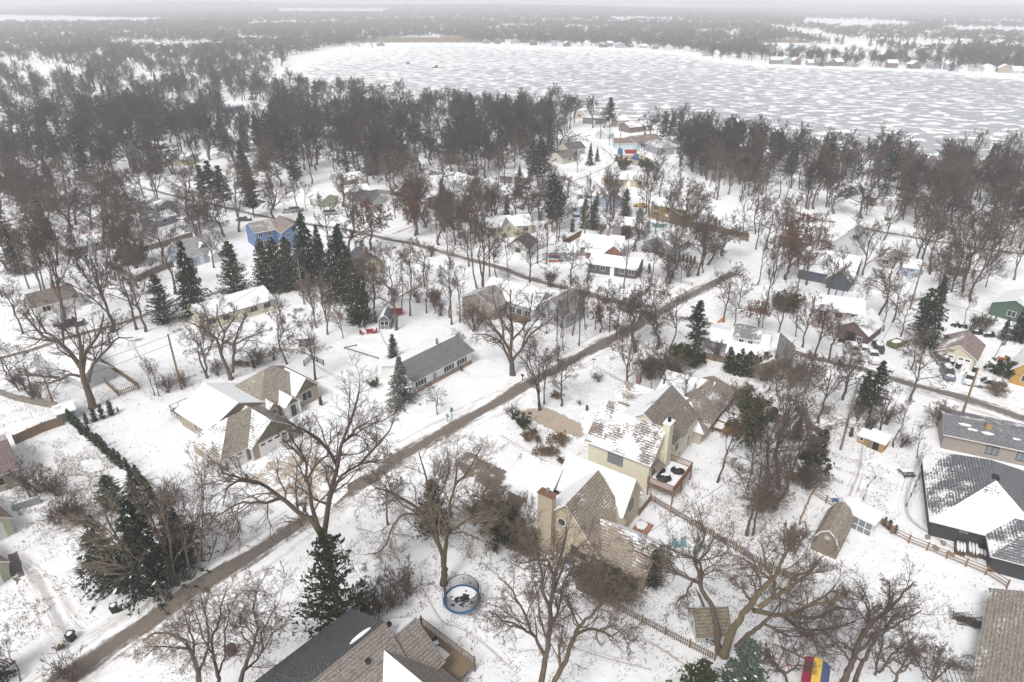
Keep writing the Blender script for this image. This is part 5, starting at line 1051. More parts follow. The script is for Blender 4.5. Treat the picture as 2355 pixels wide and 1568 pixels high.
# B: twin-stemmed tree at the trampoline, wild growth in its crown
skel_tree('bare_tree', (1022, 1343), [
 (1, (0, 0), b6([(1395,810),(1400,700),(1390,560)])),
 (.62, (0, 2), b6([(1390,600),(1340,470),(1290,380),(1240,270),(1130,180),(960,80),(860,60)])),
 (.62, (0, -1), b6([(1400,640),(1415,500),(1430,350),(1440,200),(1480,40),(1500,-120)])),
 (.5, (0, 2), b6([(1360,520),(1320,350),(1300,200),(1260,50),(1240,-100),(1200,-220)])),
 (.35, (1, 4), b6([(1200,270),(1080,250),(1000,350),(950,500),(880,570),(780,580)])),
 (.4, (0, 3), b6([(1420,420),(1530,340),(1640,260),(1680,160),(1760,0)])),
 (.3, (0, -2), b6([(1440,410),(1560,405),(1650,450),(1760,500)])),
 (.35, (0, 1), b6([(1290,380),(1180,250),(1050,180),(980,60),(930,-60)])),
 (.35, (0, -3), b6([(1480,40),(1560,-40),(1640,-160),(1700,-280)])),
 (.3, (1, 3), b6([(1300,200),(1400,60),(1440,-100),(1420,-260)]))],
 .42, 'tall mossy twin-stemmed tree with a dense tangled crown just left of the trampoline', 22, m=(9, 7, 5, 4), w=.28, tmat=M['moss_bark'], crown=M['tan_twig'])
s7 = lambda p: zr(2.5914, 1200, 1100, p)
skel_tree('bare_tree', (1330, 1640), [
 (1, (0, 0), s7([(380,1760),(400,1560),(440,1350)])),
 (.7, (0, 0), s7([(440,1350),(455,1150),(470,980),(480,850),(540,720),(560,560)])),
 (.5, (0, 2), s7([(430,1420),(350,1270),(280,1100),(200,960),(120,890)])),
 (.5, (0, -2), s7([(455,1100),(400,960),(400,850),(370,740),(300,620)])),
 (.42, (0, 2), s7([(480,900),(440,780),(330,780),(250,800)][::1])),
 (.4, (0, 1), s7([(450,1220),(510,1100),(530,980),(540,900),(640,850)])),
 (.35, (0, -2), s7([(350,1270),(240,1200),(140,1160),(60,1100)])),
 (.35, (0, 2), s7([(480,980),(560,760),(640,690),(700,640)])),
 (.3, (0, 1), s7([(440,1300),(380,1150),(380,1000),(330,880)]))],
 .36, 'tall bare tree in the bottom centre yard, left trunk of the crossing pair', 23, w=.2)
skel_tree('bare_tree', (1370, 1650), [
 (1, (0, 0), s7([(460,1760),(480,1560),(560,1420),(600,1300)])),
 (.65, (0, -1), s7([(600,1300),(640,1200),(700,1150),(780,1070),(840,1030),(860,1010)])),
 (.5, (0, 2), s7([(620,1260),(700,1220),(780,1230),(860,1270),(950,1190)])),
 (.45, (0, -2), s7([(520,1480),(510,1340),(540,1200),(470,1190)])),
 (.35, (0, 1), s7([(780,1070),(800,960),(760,920),(700,860)])),
 (.3, (0, 2), s7([(640,1200),(600,1120),(580,1040),(500,960)])),
 (.3, (0, -3), s7([(780,1230),(850,1200),(930,1250),(960,1330)]))],
 .3, 'mossy bare tree leaning right in the bottom centre yard, by the picket fence', 24, tmat=M['moss_bark'])
# curved tree in front of the playhouse
skel_tree('bare_tree', (1658, 1500), [
 (1, (0, 0), s7([(1548,1380),(1530,1200),(1500,1060),(1440,980)])),
 (.6, (0, -1), s7([(1440,980),(1410,840),(1380,750),(1440,680),(1460,600),(1420,520)])),
 (.6, (0, 2), s7([(1460,1010),(1420,920),(1300,870),(1180,830),(1080,750),(1000,720)])),
 (.45, (0, 2), s7([(1430,960),(1440,850),(1420,780),(1330,740),(1220,700),(1160,640)])),
 (.4, (0, -2), s7([(1400,800),(1460,740),(1500,660),(1560,600)])),
 (.35, (0, 1), s7([(1390,900),(1330,1000),(1280,1040),(1260,1100)])),
 (.3, (0, 1), s7([(1300,870),(1240,820),(1230,720)]))],
 .36, 'bare tree with a curved dark trunk standing in front of the playhouse', 25, w=.26)
r8 = lambda p: zr(3.0987, 1800, 1300, p)
skel_tree('bare_tree', (1668, 1512), [
 (1, (0, 0), r8([(30,1040),(80,880),(160,760),(200,700)])),
 (.7, (0, -2), r8([(200,700),(300,560),(400,460),(480,330),(520,240)])),
 (.6, (0, 3), r8([(260,700),(400,730),(560,735),(700,650),(820,590),(900,500)])),
 (.55, (0, 1), r8([(300,680),(410,600),(500,540),(600,480),(700,400),(780,290)])),
 (.45, (0, -3), r8([(410,600),(420,480),(360,370),(340,260),(320,180)])),
 (.45, (0, 4), r8([(560,735),(700,760),(800,740),(900,680),(1040,690)])),
 (.4, (0, -2), r8([(700,660),(830,640),(960,600),(1080,620)])),
 (.35, (0, 2), r8([(200,720),(240,640),(180,540),(110,470)])),
 (.35, (0, 1), r8([(500,540),(600,420),(740,400),(850,390)])),
 (.3, (0, 1), r8([(480,330),(500,260),(560,180),(680,130)]))],
 .46, 'thick mossy tree leaning far right over the bottom right yard', 26, m=(7, 7, 6, 4), tmat=M['moss_bark'], w=.26)
skel_tree('bare_tree', (1682, 1515), [
 (1, (0, 0), r8([(130,990),(230,880),(330,800)])),
 (.6, (0, 2), r8([(330,800),(440,720),(560,800),(620,850),(760,855),(900,840),(1040,780)])),
 (.5, (0, -2), r8([(330,800),(440,850),(600,860),(700,900),(780,960)])),
 (.4, (0, 3), r8([(300,830),(400,740),(470,640),(600,570)])),
 (.4, (0, 1), r8([(440,850),(520,900),(640,900)])),
 (.3, (0, 2), r8([(760,855),(900,830),(1000,800),(1120,760)]))],
 .3, 'slimmer bare tree leaning right beneath the thick mossy one', 27, w=.22)
skel_tree('bare_tree', (1985, 1610), [
 (1, (0, 0), r8([(930,1330),(1020,1100),(1100,900)])),
 (.65, (0, 0), r8([(1100,900),(1180,780),(1280,720),(1400,600),(1500,480)])),
 (.5, (0, 2), r8([(1100,900),(1140,820),(1150,700),(1080,560)])),
 (.5, (0, -2), r8([(1040,1050),(1200,900),(1300,830),(1450,770),(1560,700)])),
 (.4, (0, 2), r8([(1280,720),(1320,600),(1310,480)])),
 (.35, (0, 1), r8([(1020,1100),(920,980),(840,900),(760,860)]))],
 .34, 'bare tree right of the coloured play tower, trunk slanting up right', 28, w=.18)
skel_tree('bare_tree', (2040, 1625), [
 (1, (0, 0), r8([(1010,1350),(1080,1150),(1160,1000)])),
 (.6, (0, 1), r8([(1160,1000),(1260,860),(1340,760),(1400,700)])),
 (.5, (0, 2), r8([(1200,1200),(1240,1000),(1260,900),(1320,820)])),
 (.45, (0, -2), r8([(1230,1180),(1330,1050),(1420,960),(1500,900)])),
 (.4, (0, 1), r8([(1100,1100),(1000,980),(940,940),(860,920)]))],
 .26, 'second slanting bare tree beside the coloured play tower', 29, w=.2)
for i, (bx, by, pts, lb) in enumerate([
  (2115, 1640, [(1340,1400),(1370,1200),(1440,1080),(1500,980)], 'small bare tree in the bottom right yard, left of the pergola'),
  (2170, 1640, [(1640,1450),(1650,1250),(1700,1120),(1690,1040)], 'twisted bare tree beside the grey pergola'),
  (1900, 1635, [(580,1400),(500,1200),(420,1100),(300,1000)], 'small bare tree leaning left behind the frame of the swings')]):
    skel_tree('bare_tree', (bx, by), [(1, (0, 0), r8(pts[:2])), (.7, (0, 0), r8(pts[1:])), (.5, (0, 2), r8([pts[1], (pts[1][0] - 90, pts[1][1] - 90), (pts[1][0] - 140, pts[1][1] - 210)])), (.5, (0, -1), r8([pts[1], (pts[1][0] + 100, pts[1][1] - 80), (pts[1][0] + 140, pts[1][1] - 190)]))], .2, lb, 30 + i, w=.24)
# bottom left group
z5 = lambda p: zr(3.104, 0, 1200, p)
skel_tree('bare_tree', (512, 1640), [
 (1, (0, 0), z5([(1550,1700),(1540,1500),(1500,1380)])),
 (.6, (0, 1), z5([(1500,1380),(1450,1250),(1340,1200),(1210,1180),(1110,1250)])),
 (.5, (0, -1), z5([(1530,1450),(1480,1300),(1380,1300),(1200,1290),(1120,1380)])),
 (.5, (0, 2), z5([(1540,1500),(1600,1350),(1620,1200),(1600,1050),(1560,900)])),
 (.4, (0, 1), z5([(1500,1380),(1500,1250),(1460,1130),(1420,1000)]))],
 .3, 'bare tree with dense twigs over the road at the lower left', 40, m=(7, 7, 6, 4), crown=M['tan_twig'])
skel_tree('bare_tree', (590, 1660), [
 (1, (0, 0), z5([(1700,1700),(1690,1520),(1660,1400)])), (.6, (0, 0), z5([(1660,1400),(1640,1250),(1700,1100),(1720,960),(1760,820)])),
 (.5, (0, 2), z5([(1690,1520),(1750,1350),(1740,1200),(1780,1060),(1760,950)])), (.4, (0, -1), z5([(1650,1350),(1580,1220),(1540,1100),(1500,980)]))], .22, 'slender grey bare tree in the lower left group, beside the brown stump', 41)
skel_tree('bare_tree', (640, 1670), [
 (1, (0, 0), z5([(1850,1700),(1880,1500),(1960,1300)])), (.6, (0, 0), z5([(1960,1300),(2000,1150),(1960,1000),(1990,860)])), (.5, (0, 2), z5([(1880,1500),(1990,1400),(2080,1260),(2140,1150)])), (.45, (0, -2), z5([(2040,1320),(2030,1200),(2100,1040),(2160,960)])), (.4, (0, 1), z5([(1960,1300),(1880,1200),(1860,1060)]))], .24, 'forked bare tree left of the black roof, in the lower left group', 42)
skel_tree('bare_tree', (420, 1378), [
 (1, (0, 0), z5([(1350,985),(1330,960),(1250,860)])), (.75, (0, 3), z5([(1250,860),(1100,720),(950,520),(860,360),(800,200)])), (.55, (0, 0), z5([(1200,820),(1020,700),(860,620),(700,580)])),
 (.5, (0, 2), z5([(1100,720),(1060,560),(1040,420),(1000,300)])), (.4, (0, 4), z5([(950,520),(800,430),(700,420),(620,400)])), (.4, (0, 1), z5([(1160,770),(1100,600),(960,480),(760,330),(640,270)]))], .34, 'pale bare tree leaning left over the dark spruce beside the road', 43, m=(7, 6, 5, 4), crown=M['tan_twig'], w=.13, ang=.5)
skel_tree('bare_tree', (452, 1345), [
 (1, (0, 0), z5([(1415,960),(1390,850),(1350,780)])), (.7, (0, 1), z5([(1350,780),(1290,620),(1230,440),(1180,300),(1080,120)])), (.5, (0, -1), z5([(1390,850),(1340,650),(1320,450),(1270,280),(1240,100)])), (.4, (0, 2), z5([(1290,620),(1160,500),(1080,380),(960,250)]))], .3, 'bare tree with pale upright limbs in front of the dark spruce', 44, m=(7, 6, 5, 4), crown=M['tan_twig'], w=.13, ang=.5)
skel_tree('bare_tree', (472, 1332), [
 (1, (0, 0), z5([(1480,920),(1470,780),(1460,640)])), (.6, (0, 1), z5([(1460,640),(1440,480),(1400,330),(1380,150)])), (.6, (0, -1), z5([(1480,800),(1530,680),(1560,500),(1540,300),(1570,100),(1560,-60)])), (.4, (0, 2), z5([(1470,780),(1380,640),(1370,500)]))], .22, 'straight thin-limbed bare tree at the road edge right of the dark spruce', 45, w=.12, ang=.5)
skel_tree('bare_tree', (508, 1290), [
 (1, (0, 0), z5([(1585,830),(1575,640),(1560,500)])), (.6, (0, 1), z5([(1560,500),(1570,300),(1580,100),(1560,-80)])), (.5, (0, -1), z5([(1590,700),(1650,560),(1700,380),(1800,250),(1840,120)])), (.4, (0, 2), z5([(1620,760),(1720,640),(1780,450),(1850,300)]))], .16, 'slim bare tree on the road verge before the brown patch', 46, w=.12, ang=.5)
# upper left big forked tree
z3 = lambda p: zr(3.484, 0, 800, p)
skel_tree('bare_tree', (214, 937), [
 (1, (0, 0), z3([(815,775),(770,620),(730,500),(710,420)])), (.66, (0, 0), z3([(710,420),(620,300),(520,190),(400,160),(300,60),(200,-60)])), (.6, (0, 2), z3([(720,440),(740,290),(820,180),(880,80),(900,-60)])),
 (.5, (0, -3), z3([(710,420),(700,200),(670,60),(650,-100)])), (.5, (0, 3), z3([(770,540),(800,400),(880,300),(960,230),(1000,160),(1160,150)])), (.4, (0, -3), z3([(700,490),(600,470),(520,520),(400,550),(300,540)])),
 (.4, (0, 2), z3([(520,190),(400,100),(330,0),(260,-120)])), (.35, (0, 3), z3([(960,230),(940,120),(1080,50),(1160,0)])), (.35, (0, -2), z3([(520,500),(400,490),(250,480),(120,470)])), (.3, (0, 1), z3([(555,240),(550,100),(540,0),(520,-150)]))],
 .62, 'massive forked bare tree left of centre, behind the row of small conifers', 50, m=(7, 6, 6, 4), w=.2)
skel_tree('bare_tree', (537, 872), [
 (1, (0, 0), c2([(500,530),(480,470),(440,380)])), (.7, (0, 0), c2([(440,380),(400,250),(350,200),(300,170),(150,100)])), (.7, (0, 1), c2([(510,480),(520,300),(540,200),(580,130),(600,60)])), (.5, (0, -2), c2([(430,340),(450,200),(400,100),(400,0)])),
 (.4, (0, 3), c2([(525,280),(600,240),(680,210),(760,180)])), (.4, (0, 2), c2([(450,200),(520,100),(520,0)])), (.35, (0, 1), c2([(350,200),(330,90),(300,0)]))],
 .42, 'twin-trunk pale bare tree directly behind the large tan house', 51, m=(7, 7, 6, 4), w=.25)
z7 = lambda p: zr(3.336, 1200, 760, p)
skel_tree('bare_tree', (1180, 862), [
 (1, (0, 0), z7([(272,600),(262,480),(250,380)])), (.62, (0, 2), z7([(250,400),(200,300),(120,200),(60,120),(-60,20)])), (.6, (0, 0), z7([(255,380),(270,200),(250,60),(260,-120)])), (.55, (0, -3), z7([(265,480),(350,370),(430,240),(560,150),(700,60)])),
 (.5, (0, 3), z7([(250,480),(180,320),(80,260),(-60,250)])), (.4, (0, 1), z7([(270,300),(360,200),(420,60),(440,-100)])), (.4, (0, 2), z7([(200,300),(180,150),(120,0),(100,-120)])), (.35, (0, -2), z7([(350,370),(380,250),(500,100),(560,0)]))],
 .52, 'broad spreading bare tree in front of the grey two-winged house', 52, m=(7, 7, 6, 4), w=.2)
skel_tree('bare_tree', (1236, 940), [
 (1, (0, 0), z7([(495,885),(485,740),(450,600)])), (.65, (0, 1), z7([(450,600),(380,480),(300,410),(240,330)])), (.5, (0, -1), z7([(450,600),(410,470),(430,370),(400,300)])), (.4, (0, 1), z7([(470,640),(500,560),(440,480),(480,430)]))], .22, 'slim bare tree with an arching trunk at the road opposite the mailbox', 53, m=(5, 5, 4, 3))
# tan broadleaf-like evergreens in the foreground
def big_evergreen(kind, base, h, label, wide=1.0, name=None, tone=None):
    X, Y = U(*base); r = plant(kind, X, Y, h, name=name); s = r.scale[2]; r.scale = (s * wide, s * wide, s); tag(r, label, 'evergreen'); PLANTED.append((X, Y)); return r
big_evergreen('spruce', (350, 1355), 13, 'broad dark spruce behind pale bare limbs at the lower left road bend', 1.45)
big_evergreen('spruce', (255, 1340), 10, 'lower dark spruce on the left flank of the broad one by the road', 1.5)
big_evergreen('cedar', (262, 1170), 5.5, 'rounded dark green evergreen at the lower end of the long hedge', 1.7)
big_evergreen('spruce', (420, 1300), 10, 'dark spruce on the right flank of the broad one, nearest the road', 1.5)
big_evergreen('cedar', (330, 1190), 7.5, 'brownish upright cedar between the hedge and the dark spruces', 1.1)
big_evergreen('ragged', (785, 1462), 15, 'tall ragged evergreen with see-through foliage behind the black roof', 1.1)
big_evergreen('frost', (925, 928), 9.0, 'frosted blue-green spruce standing in front of the white ranch house', 1.3)
big_evergreen('frost', (1690, 1650), 10.5, 'frosted spruce at the bottom edge by the end of the picket fence', 1.5)
big_evergreen('cedar', (1595, 1655), 8, 'darker green cedar left of the frosted bottom edge spruce', 1.5)
big_evergreen('cedar', (1500, 1345), 5.5, 'dense dark green cone evergreen at the porch corner of the steep tan house', 1.0)
big_evergreen('cedar', (1000, 1225), 8.5, 'mossy green evergreen growing inside the tangled tree crown by the road', 1.2)
big_evergreen('spruce', (1830, 1000 + 10), 4, 'small round dark evergreen at the foot of the tall thicket', 1.4)
for i, (x, y, h, lb) in enumerate([(1150,1215,5.2,'big tan shrub thicket left of the steep tan house, upper part'),(1185,1250,5.5,'big tan shrub thicket left of the steep tan house, nearest the chimney'),(1120,1190,4.5,'tan shrub at the left end of the thicket near the tangled tree'),(1210,1275,3.0,'tan shrub at the foot of the square tan chimney'),
   (1375,1360,3.4,'tangled brown shrub under the porch roof of the steep tan house'),(1425,1375,3.2,'brown shrub at the white porch posts of the steep tan house'),(1340,1345,2.4,'brown shrub below the double window of the steep tan house')]):
    X, Y = U(x, y); r = plant('tanshrub', X, Y, h); s = r.scale[2]; r.scale = (s * 1.3, s * 1.3, s); tag(r, lb, 'shrub')
for (x, y, h, lb) in ((1165,1235,4,'dark evergreen bush buried in the tan thicket'),(1400,1370,3,'dark evergreen bush under the porch eave')):
    X, Y = U(x, y); r = plant('bush', X, Y, h); tag(r, lb, 'shrub')
for (x, y, h, lb) in ((875,1405,4.2,'multi-stemmed bare shrub right of the ragged evergreen'),(935,1372,4.4,'fan-shaped bare shrub below the twin-stemmed tree'),(905,1395,3.0,'lower bare shrub between the two fan-shaped ones')):
    X, Y = U(x, y); r = plant('shrub', X, Y, h); tag(r, lb, 'shrub')
# ------------------------------------------------------------------ vehicles
def carpaint(c): 
    key = ('p', c)
    if key not in _c: k = N('car_paint'); k.col(c); k.rough(.3); k.b.inputs['Specular IOR Level'].default_value = .5; _c[key] = k.m
    return _c[key]
PROF = {
 'sedan':  dict(L=4.6, W=1.75, body=[(-2.3,.35),(2.3,.35),(2.3,.62),(2.1,.78),(1.1,.92),(-1.5,.95),(-2.25,.85)], cab=[(-1.45,.94),(1.05,.92),(.35,1.4),(-.9,1.4)]),
 'suv':    dict(L=4.7, W=1.85, body=[(-2.3,.4),(2.35,.4),(2.35,.75),(2.15,.98),(1.15,1.08),(-2.3,1.12)], cab=[(-2.25,1.1),(1.1,1.07),(.45,1.72),(-2.0,1.74)]),
 'van':    dict(L=4.95, W=1.9, body=[(-2.45,.38),(2.45,.38),(2.45,.7),(2.25,.92),(1.5,1.05),(-2.45,1.1)], cab=[(-2.4,1.09),(1.55,1.04),(.75,1.76),(-2.2,1.78)]),
 'pickup': dict(L=5.6, W=1.95, body=[(-2.8,.5),(2.8,.5),(2.8,.85),(2.65,1.08),(1.35,1.18),(-2.8,1.15)], cab=[(-.75,1.16),(1.3,1.15),(.75,1.82),(-.55,1.84)]),
}
def vehicle(kind, px, ang, col, label, cat, snow=.5, z0=0.0, isR=True):
    pos = UR(*px) if isR else U(*px); q = PROF[kind]; nm = {'sedan': 'parked_car', 'suv': 'parked_car', 'van': 'minivan', 'pickup': 'pickup_truck'}[kind]
    root = tag(empty(nm, pos, R(ang)), label, cat); W = q['W']; p = carpaint(col)
    m = MB(); m.prism([(x, -W / 2, z) for x, z in q['body']], (0, W, 0)); b = m.build('body', p, root)
    bv = b.modifiers.new('b', 'BEVEL'); bv.width = .07; bv.segments = 2
    m = MB(); c = q['cab']; lo = W / 2 - .06; hi = W / 2 - .24
    pts = [(c[0][0], -lo, c[0][1]), (c[1][0], -lo, c[1][1]), (c[1][0], lo, c[1][1]), (c[0][0], lo, c[0][1]), (c[3][0], -hi, c[3][1]), (c[2][0], -hi, c[2][1]), (c[2][0], hi, c[2][1]), (c[3][0], hi, c[3][1])]
    m.quadbox(pts); m.build('windows', M['glass'], root)
    m = MB(); m.box(c[3][0] - .03, -hi - .02, c[3][1] - .02, c[2][0] + .03, hi + .02, c[3][1] + .05)
    for s in (-1, 1):
        for (i, j) in ((0, 3), (1, 2)): m.bar((c[i][0], s * lo, c[i][1]), (c[j][0], s * hi, c[j][1]), .09)
        xm = (c[0][0] + c[1][0]) / 2; m.bar((xm, s * lo, c[0][1]), (xm, s * hi, c[3][1]), .09)
    m.build('roof', p, root)
    xw = q['L'] * .31
    for sx in (-1, 1):
        for sy in (-1, 1):
            m = MB(); y = sy * (W / 2 - .1); m.tube((sx * xw, y - .11, .33), (sx * xw, y + .11, .33), .34, n=14); wh = m.build('wheel', M['tyre'], root)
            m = MB(); m.tube((sx * xw, y + sy * .1, .33), (sx * xw, y + sy * .125, .33), .19, n=10); m.build('rim', M['metal'], wh)
    for sy in (-1, 1):
        z = q['body'][2][1]; x = q['L'] / 2
        m = MB(); m.box(x - .12, sy * (W / 2 - .35) - .17, z - .12, x + .02, sy * (W / 2 - .35) + .17, z + .06); m.build('headlight', M['lace'], root)
        m = MB(); m.box(-x - .02, sy * (W / 2 - .2) - .1, z - .1, -x + .1, sy * (W / 2 - .2) + .1, z + .15); m.build('tail_light', M['red'], root)
    if snow > 0:
        m = MB(); m.blob(((c[2][0] + c[3][0]) / 2, 0, c[3][1] + .04), (c[2][0] - c[3][0]) / 2 * .98, hi * .96, .1 * snow + .04, nu=14, nv=5, jit=.05)
        x1 = q['body'][3][0]; x0 = c[1][0]; m.blob(((x1 + x0) / 2, 0, q['body'][4][1] - .06), (x1 - x0) / 2, W * .43, .1 * snow + .05, nu=14, nv=5, jit=.06)
        if kind == 'pickup': m.box(-2.7, -.85, 1.1, -.8, .85, 1.2)
        if kind == 'sedan': m.blob((-1.8, 0, .92), .4, W * .4, .09, nu=12, nv=5, jit=.06)
        m.build('snow_cover', M['snow'], root)
    return root
GC = 'cars parked before the twin-door garage'
vehicle('pickup', (176, 815), 18, (.02, .035, .07), 'dark blue pickup truck parked beside the far left road', 'pickup truck', .4)
vehicle('suv', (1303, 472), -12, (.04, .045, .05), 'dark snow-topped car parked alone on the lawn under tall pines', 'car', 1)
vehicle('sedan', (1602, 517), 160, (.7, .45, .02), 'bright yellow car with snow, left of the mustard house', 'car', .6)
vehicle('suv', (2129, 875), 75, (.42, .37, .3), 'beige snow-dusted car, leftmost before the brown board garage', 'car', 1)
vehicle('sedan', (2160, 880), 68, (.6, .6, .6), 'white car between the beige one and the dark one', 'car', 1)
vehicle('suv', (2193, 874), 70, (.03, .04, .06), 'dark blue car with snowy roof beside the brown board garage', 'car', .8)
vehicle('pickup', (2180, 899), 75, (.6, .6, .6), 'white pickup truck nearest the road below the dark blue car', 'pickup truck', .8)
vehicle('van', (2347, 902), 80, (.3, .31, .33), 'grey van parked tight left of the twin-door garage', 'van', .8)
vehicle('suv', (2367, 940), 250, (.1, .13, .18), 'blue-grey car parked before the left garage door', 'car', .6)
vehicle('sedan', (2422, 953), 235, (.6, .6, .58), 'white sedan parked slantwise before the right garage door', 'car', .7)
vehicle('van', (2472, 969), 155, (.65, .65, .66), 'white minivan parked broadside right of the white sedan', 'minivan', .8)
vehicle('sedan', (721, 531), 20, (.5, .5, .5), 'snow-buried car at the upper road, left of two', 'car', 1.4)
vehicle('suv', (742, 528), 25, (.3, .3, .32), 'snow-buried car at the upper road, right of two', 'car', 1.4)
vehicle('van', (828, 536), 15, (.5, .5, .48), 'white camper van half buried in snow below the small green garage', 'van', 1.4)
vehicle('sedan', (610, 552), 10, (.05, .05, .06), 'dark car behind the bright blue house drive', 'car', .5)
vehicle('sedan', (1085, 436), 10, (.2, .2, .22), 'grey snowed car by the cottage fence under oaks', 'car', 1)
vehicle('pickup', (1345, 493), 15, (.08, .08, .09), 'dark pickup truck beside the upper road and big pine', 'pickup truck', .6)
# ------------------------------------------------------------------ small sheds
def shed(N_, R_, d, h, t, rise, ax, wc, rc, cov, label, name='garden_shed', trim=None, vert=True):
    a = np.array(U(*N_)); b = np.array(U(*R_)); wv = float(np.linalg.norm(b - a)); ang = math.atan2(b[1] - a[1], b[0] - a[0])
    r = tag(empty(name, a, ang), label, 'shed'); volume(r, t, 0, 0, wv, d, h, rise, ax, siding(wc, vert=vert), roofmat(rc), cov, trim=trim, ov=.2, og=.2); PLANTED.append(tuple(a)); return r, wv
r, wv = shed((872, 757), (899, 757), 4.2, 2.0, 'gambrel', 1.3, 'y', (.13, .13, .14), (.12, .12, .13), [1.1, 1.0, .3, .3], 'small dark barn-shaped shed with white crossed doors beside the red trailer')
for i in (0, 1):
    m = MB(); x0 = wv * .15 + i * wv * .36; x1 = x0 + wv * .34; m.box(x0, -.05, .1, x1, -.01, 1.9); m.build('door', M['black'], r)
    m = MB(); [m.bar(p, q, .09, .05) for p, q in (((x0, -.08, .1), (x0, -.08, 1.9)), ((x1, -.08, .1), (x1, -.08, 1.9)), ((x0, -.08, 1.9), (x1, -.08, 1.9)), ((x0, -.08, .1), (x1, -.08, .1)), ((x0, -.08, .1), (x1, -.08, 1)), ((x0, -.08, 1), (x1, -.08, .1)), ((x0, -.08, 1), (x1, -.08, 1)))]; m.build('door_trim', M['white'], r)
r, wv = shed((692, 815), (722, 813), 2.4, 1.9, 'gable', .9, 'x', (.4, .34, .26), (.1, .1, .11), [.4, .3], 'tiny tan garden shed with slate roof beside the slim tree behind the tan house')
window(r, wv * .6, 0, .1, .8, 1.7, -90, door=True, nx=1)
r, wv = shed((137, 976), (179, 963), 3.2, 2.0, 'gable', .8, 'x', (.22, .3, .36), (.2, .2, .17), [.75, .75], 'blue-green weathered shed with an open front at the junction of the board fences')
m = MB(); m.box(.35, -.03, .3, wv - .3, -.01, 1.7); m.build('opening', plain('green_tarp', (.12, .19, .13), .8), r)
r, wv = shed((1864, 1262), (1922, 1287), 6.4, 2.1, 'gambrel', 1.9, 'y', (.24, .2, .15), (.27, .22, .16), [.25, .25, .1, .1], 'tan barn-shaped shed with white gambrel trim and a star ornament', trim=M['wood'])
m = MB(); pr = [(0 - .05, 2.0), (wv * .21, 2.1 + 1.9 * .68), (wv / 2, 4.0), (wv * .79, 2.1 + 1.9 * .68), (wv + .05, 2.0)]
[m.bar((*(pr[i][0], -.25), pr[i][1] - .05), (pr[i + 1][0], -.25, pr[i + 1][1] - .05), .07, .14) for i in range(4)]; m.build('gable_trim', M['white'], r)
m = MB(); [m.bar((wv / 2 - .4 * math.cos(a), -.06, 2.7 - .4 * math.sin(a)), (wv / 2 + .4 * math.cos(a), -.06, 2.7 + .4 * math.sin(a)), .05, .04) for a in (0, .78, 1.57, 2.36)]; m.build('star_ornament', M['white'], r)
a = np.array(U(1958, 1216)); b = np.array(U(1999, 1236)); wv = float(np.linalg.norm(b - a)); r = tag(empty('greenhouse', a, math.atan2(b[1] - a[1], b[0] - a[0])), 'small lean-to greenhouse with snowy roof and white-framed panes beside the barn-shaped shed', 'greenhouse')
m = MB(); m.box(-2.2, 0, 2.1, wv + .3, 3.4, 2.2); m.build('roof', M['snow'], r)
m = MB(); [m.box(x - .05, y - .05, 0, x + .05, y + .05, 2.1) for x in np.linspace(-2, wv, 6) for y in (.1, 3.3)]; m.box(-2, .06, .9, wv, .14, .98); m.box(-2, .06, 1.98, wv, .14, 2.09); m.build('frame', M['white'], r)
m = MB(); m.box(-1.9, .2, .05, wv - .1, .22, 1.95); m.build('pane', M['lace'], r)
a = np.array(U(1968, 1018)); b = np.array(U(2029, 1042)); wv = float(np.linalg.norm(b - a)); r = tag(empty('chicken_coop', a, math.atan2(b[1] - a[1], b[0] - a[0])), 'plywood chicken coop with snowed flat roof and open dark doorway', 'coop')
volume(r, 'shed', wv * .35, 0, wv, 2.6, 1.7, .25, 'x', M['ply'], roofmat(rG), [1.4], ov=.2, og=.2); volume(r, 'shed', 0, .3, wv * .34, 2.4, 1.4, .2, 'x', M['ply'], roofmat(rG), [1.4], ov=.15, og=.1)
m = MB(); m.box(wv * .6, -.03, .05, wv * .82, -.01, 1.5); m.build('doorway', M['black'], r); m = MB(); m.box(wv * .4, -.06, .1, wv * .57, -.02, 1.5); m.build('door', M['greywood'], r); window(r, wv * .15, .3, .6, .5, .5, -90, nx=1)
r, wv = shed((1888, 951), (1917, 958), 4.2, 2.1, 'gable', 1.1, 'y', (.5, .49, .45), (.3, .29, .27), [.8, .75], 'pale grey shed with snow-dusted roof at the top of the white fence')
m = MB(); m.box(wv * .2, -.03, .05, wv * .7, -.01, 1.8); m.build('door', M['greywood'], r)
r, wv = shed((1805, 1100), (1842, 1110), 3.2, 1.9, 'gable', .8, 'x', (.22, .03, .035), (.12, .1, .1), [.7, .6], 'dark red shed with snow-speckled roof hidden in the thicket by the white fence')
a = np.array(U(1601, 1478)); b = np.array(U(1672, 1474)); wv = float(np.linalg.norm(b - a)); r = tag(empty('playhouse', a, math.atan2(b[1] - a[1], b[0] - a[0])), 'wooden playhouse with mossy brown roof and white gable behind the curved tree', 'playhouse')
volume(r, 'gable', 0, 0, wv, 3.2, 1.7, 1.7, 'x', siding((.6, .6, .57)), roofmat((.17, .14, .085)), [.15, .6], ov=.35, og=.25, trim=M['greywood']); volume(r, 'gable', .4, 2.2, 1.8, 5.2, 1.6, 1.1, 'y', siding((.5, .46, .4)), roofmat((.17, .14, .1)), [.6, .3], ov=.2, og=.1); window(r, 0, 1.6, .6, .7, .8, 180, nx=1)
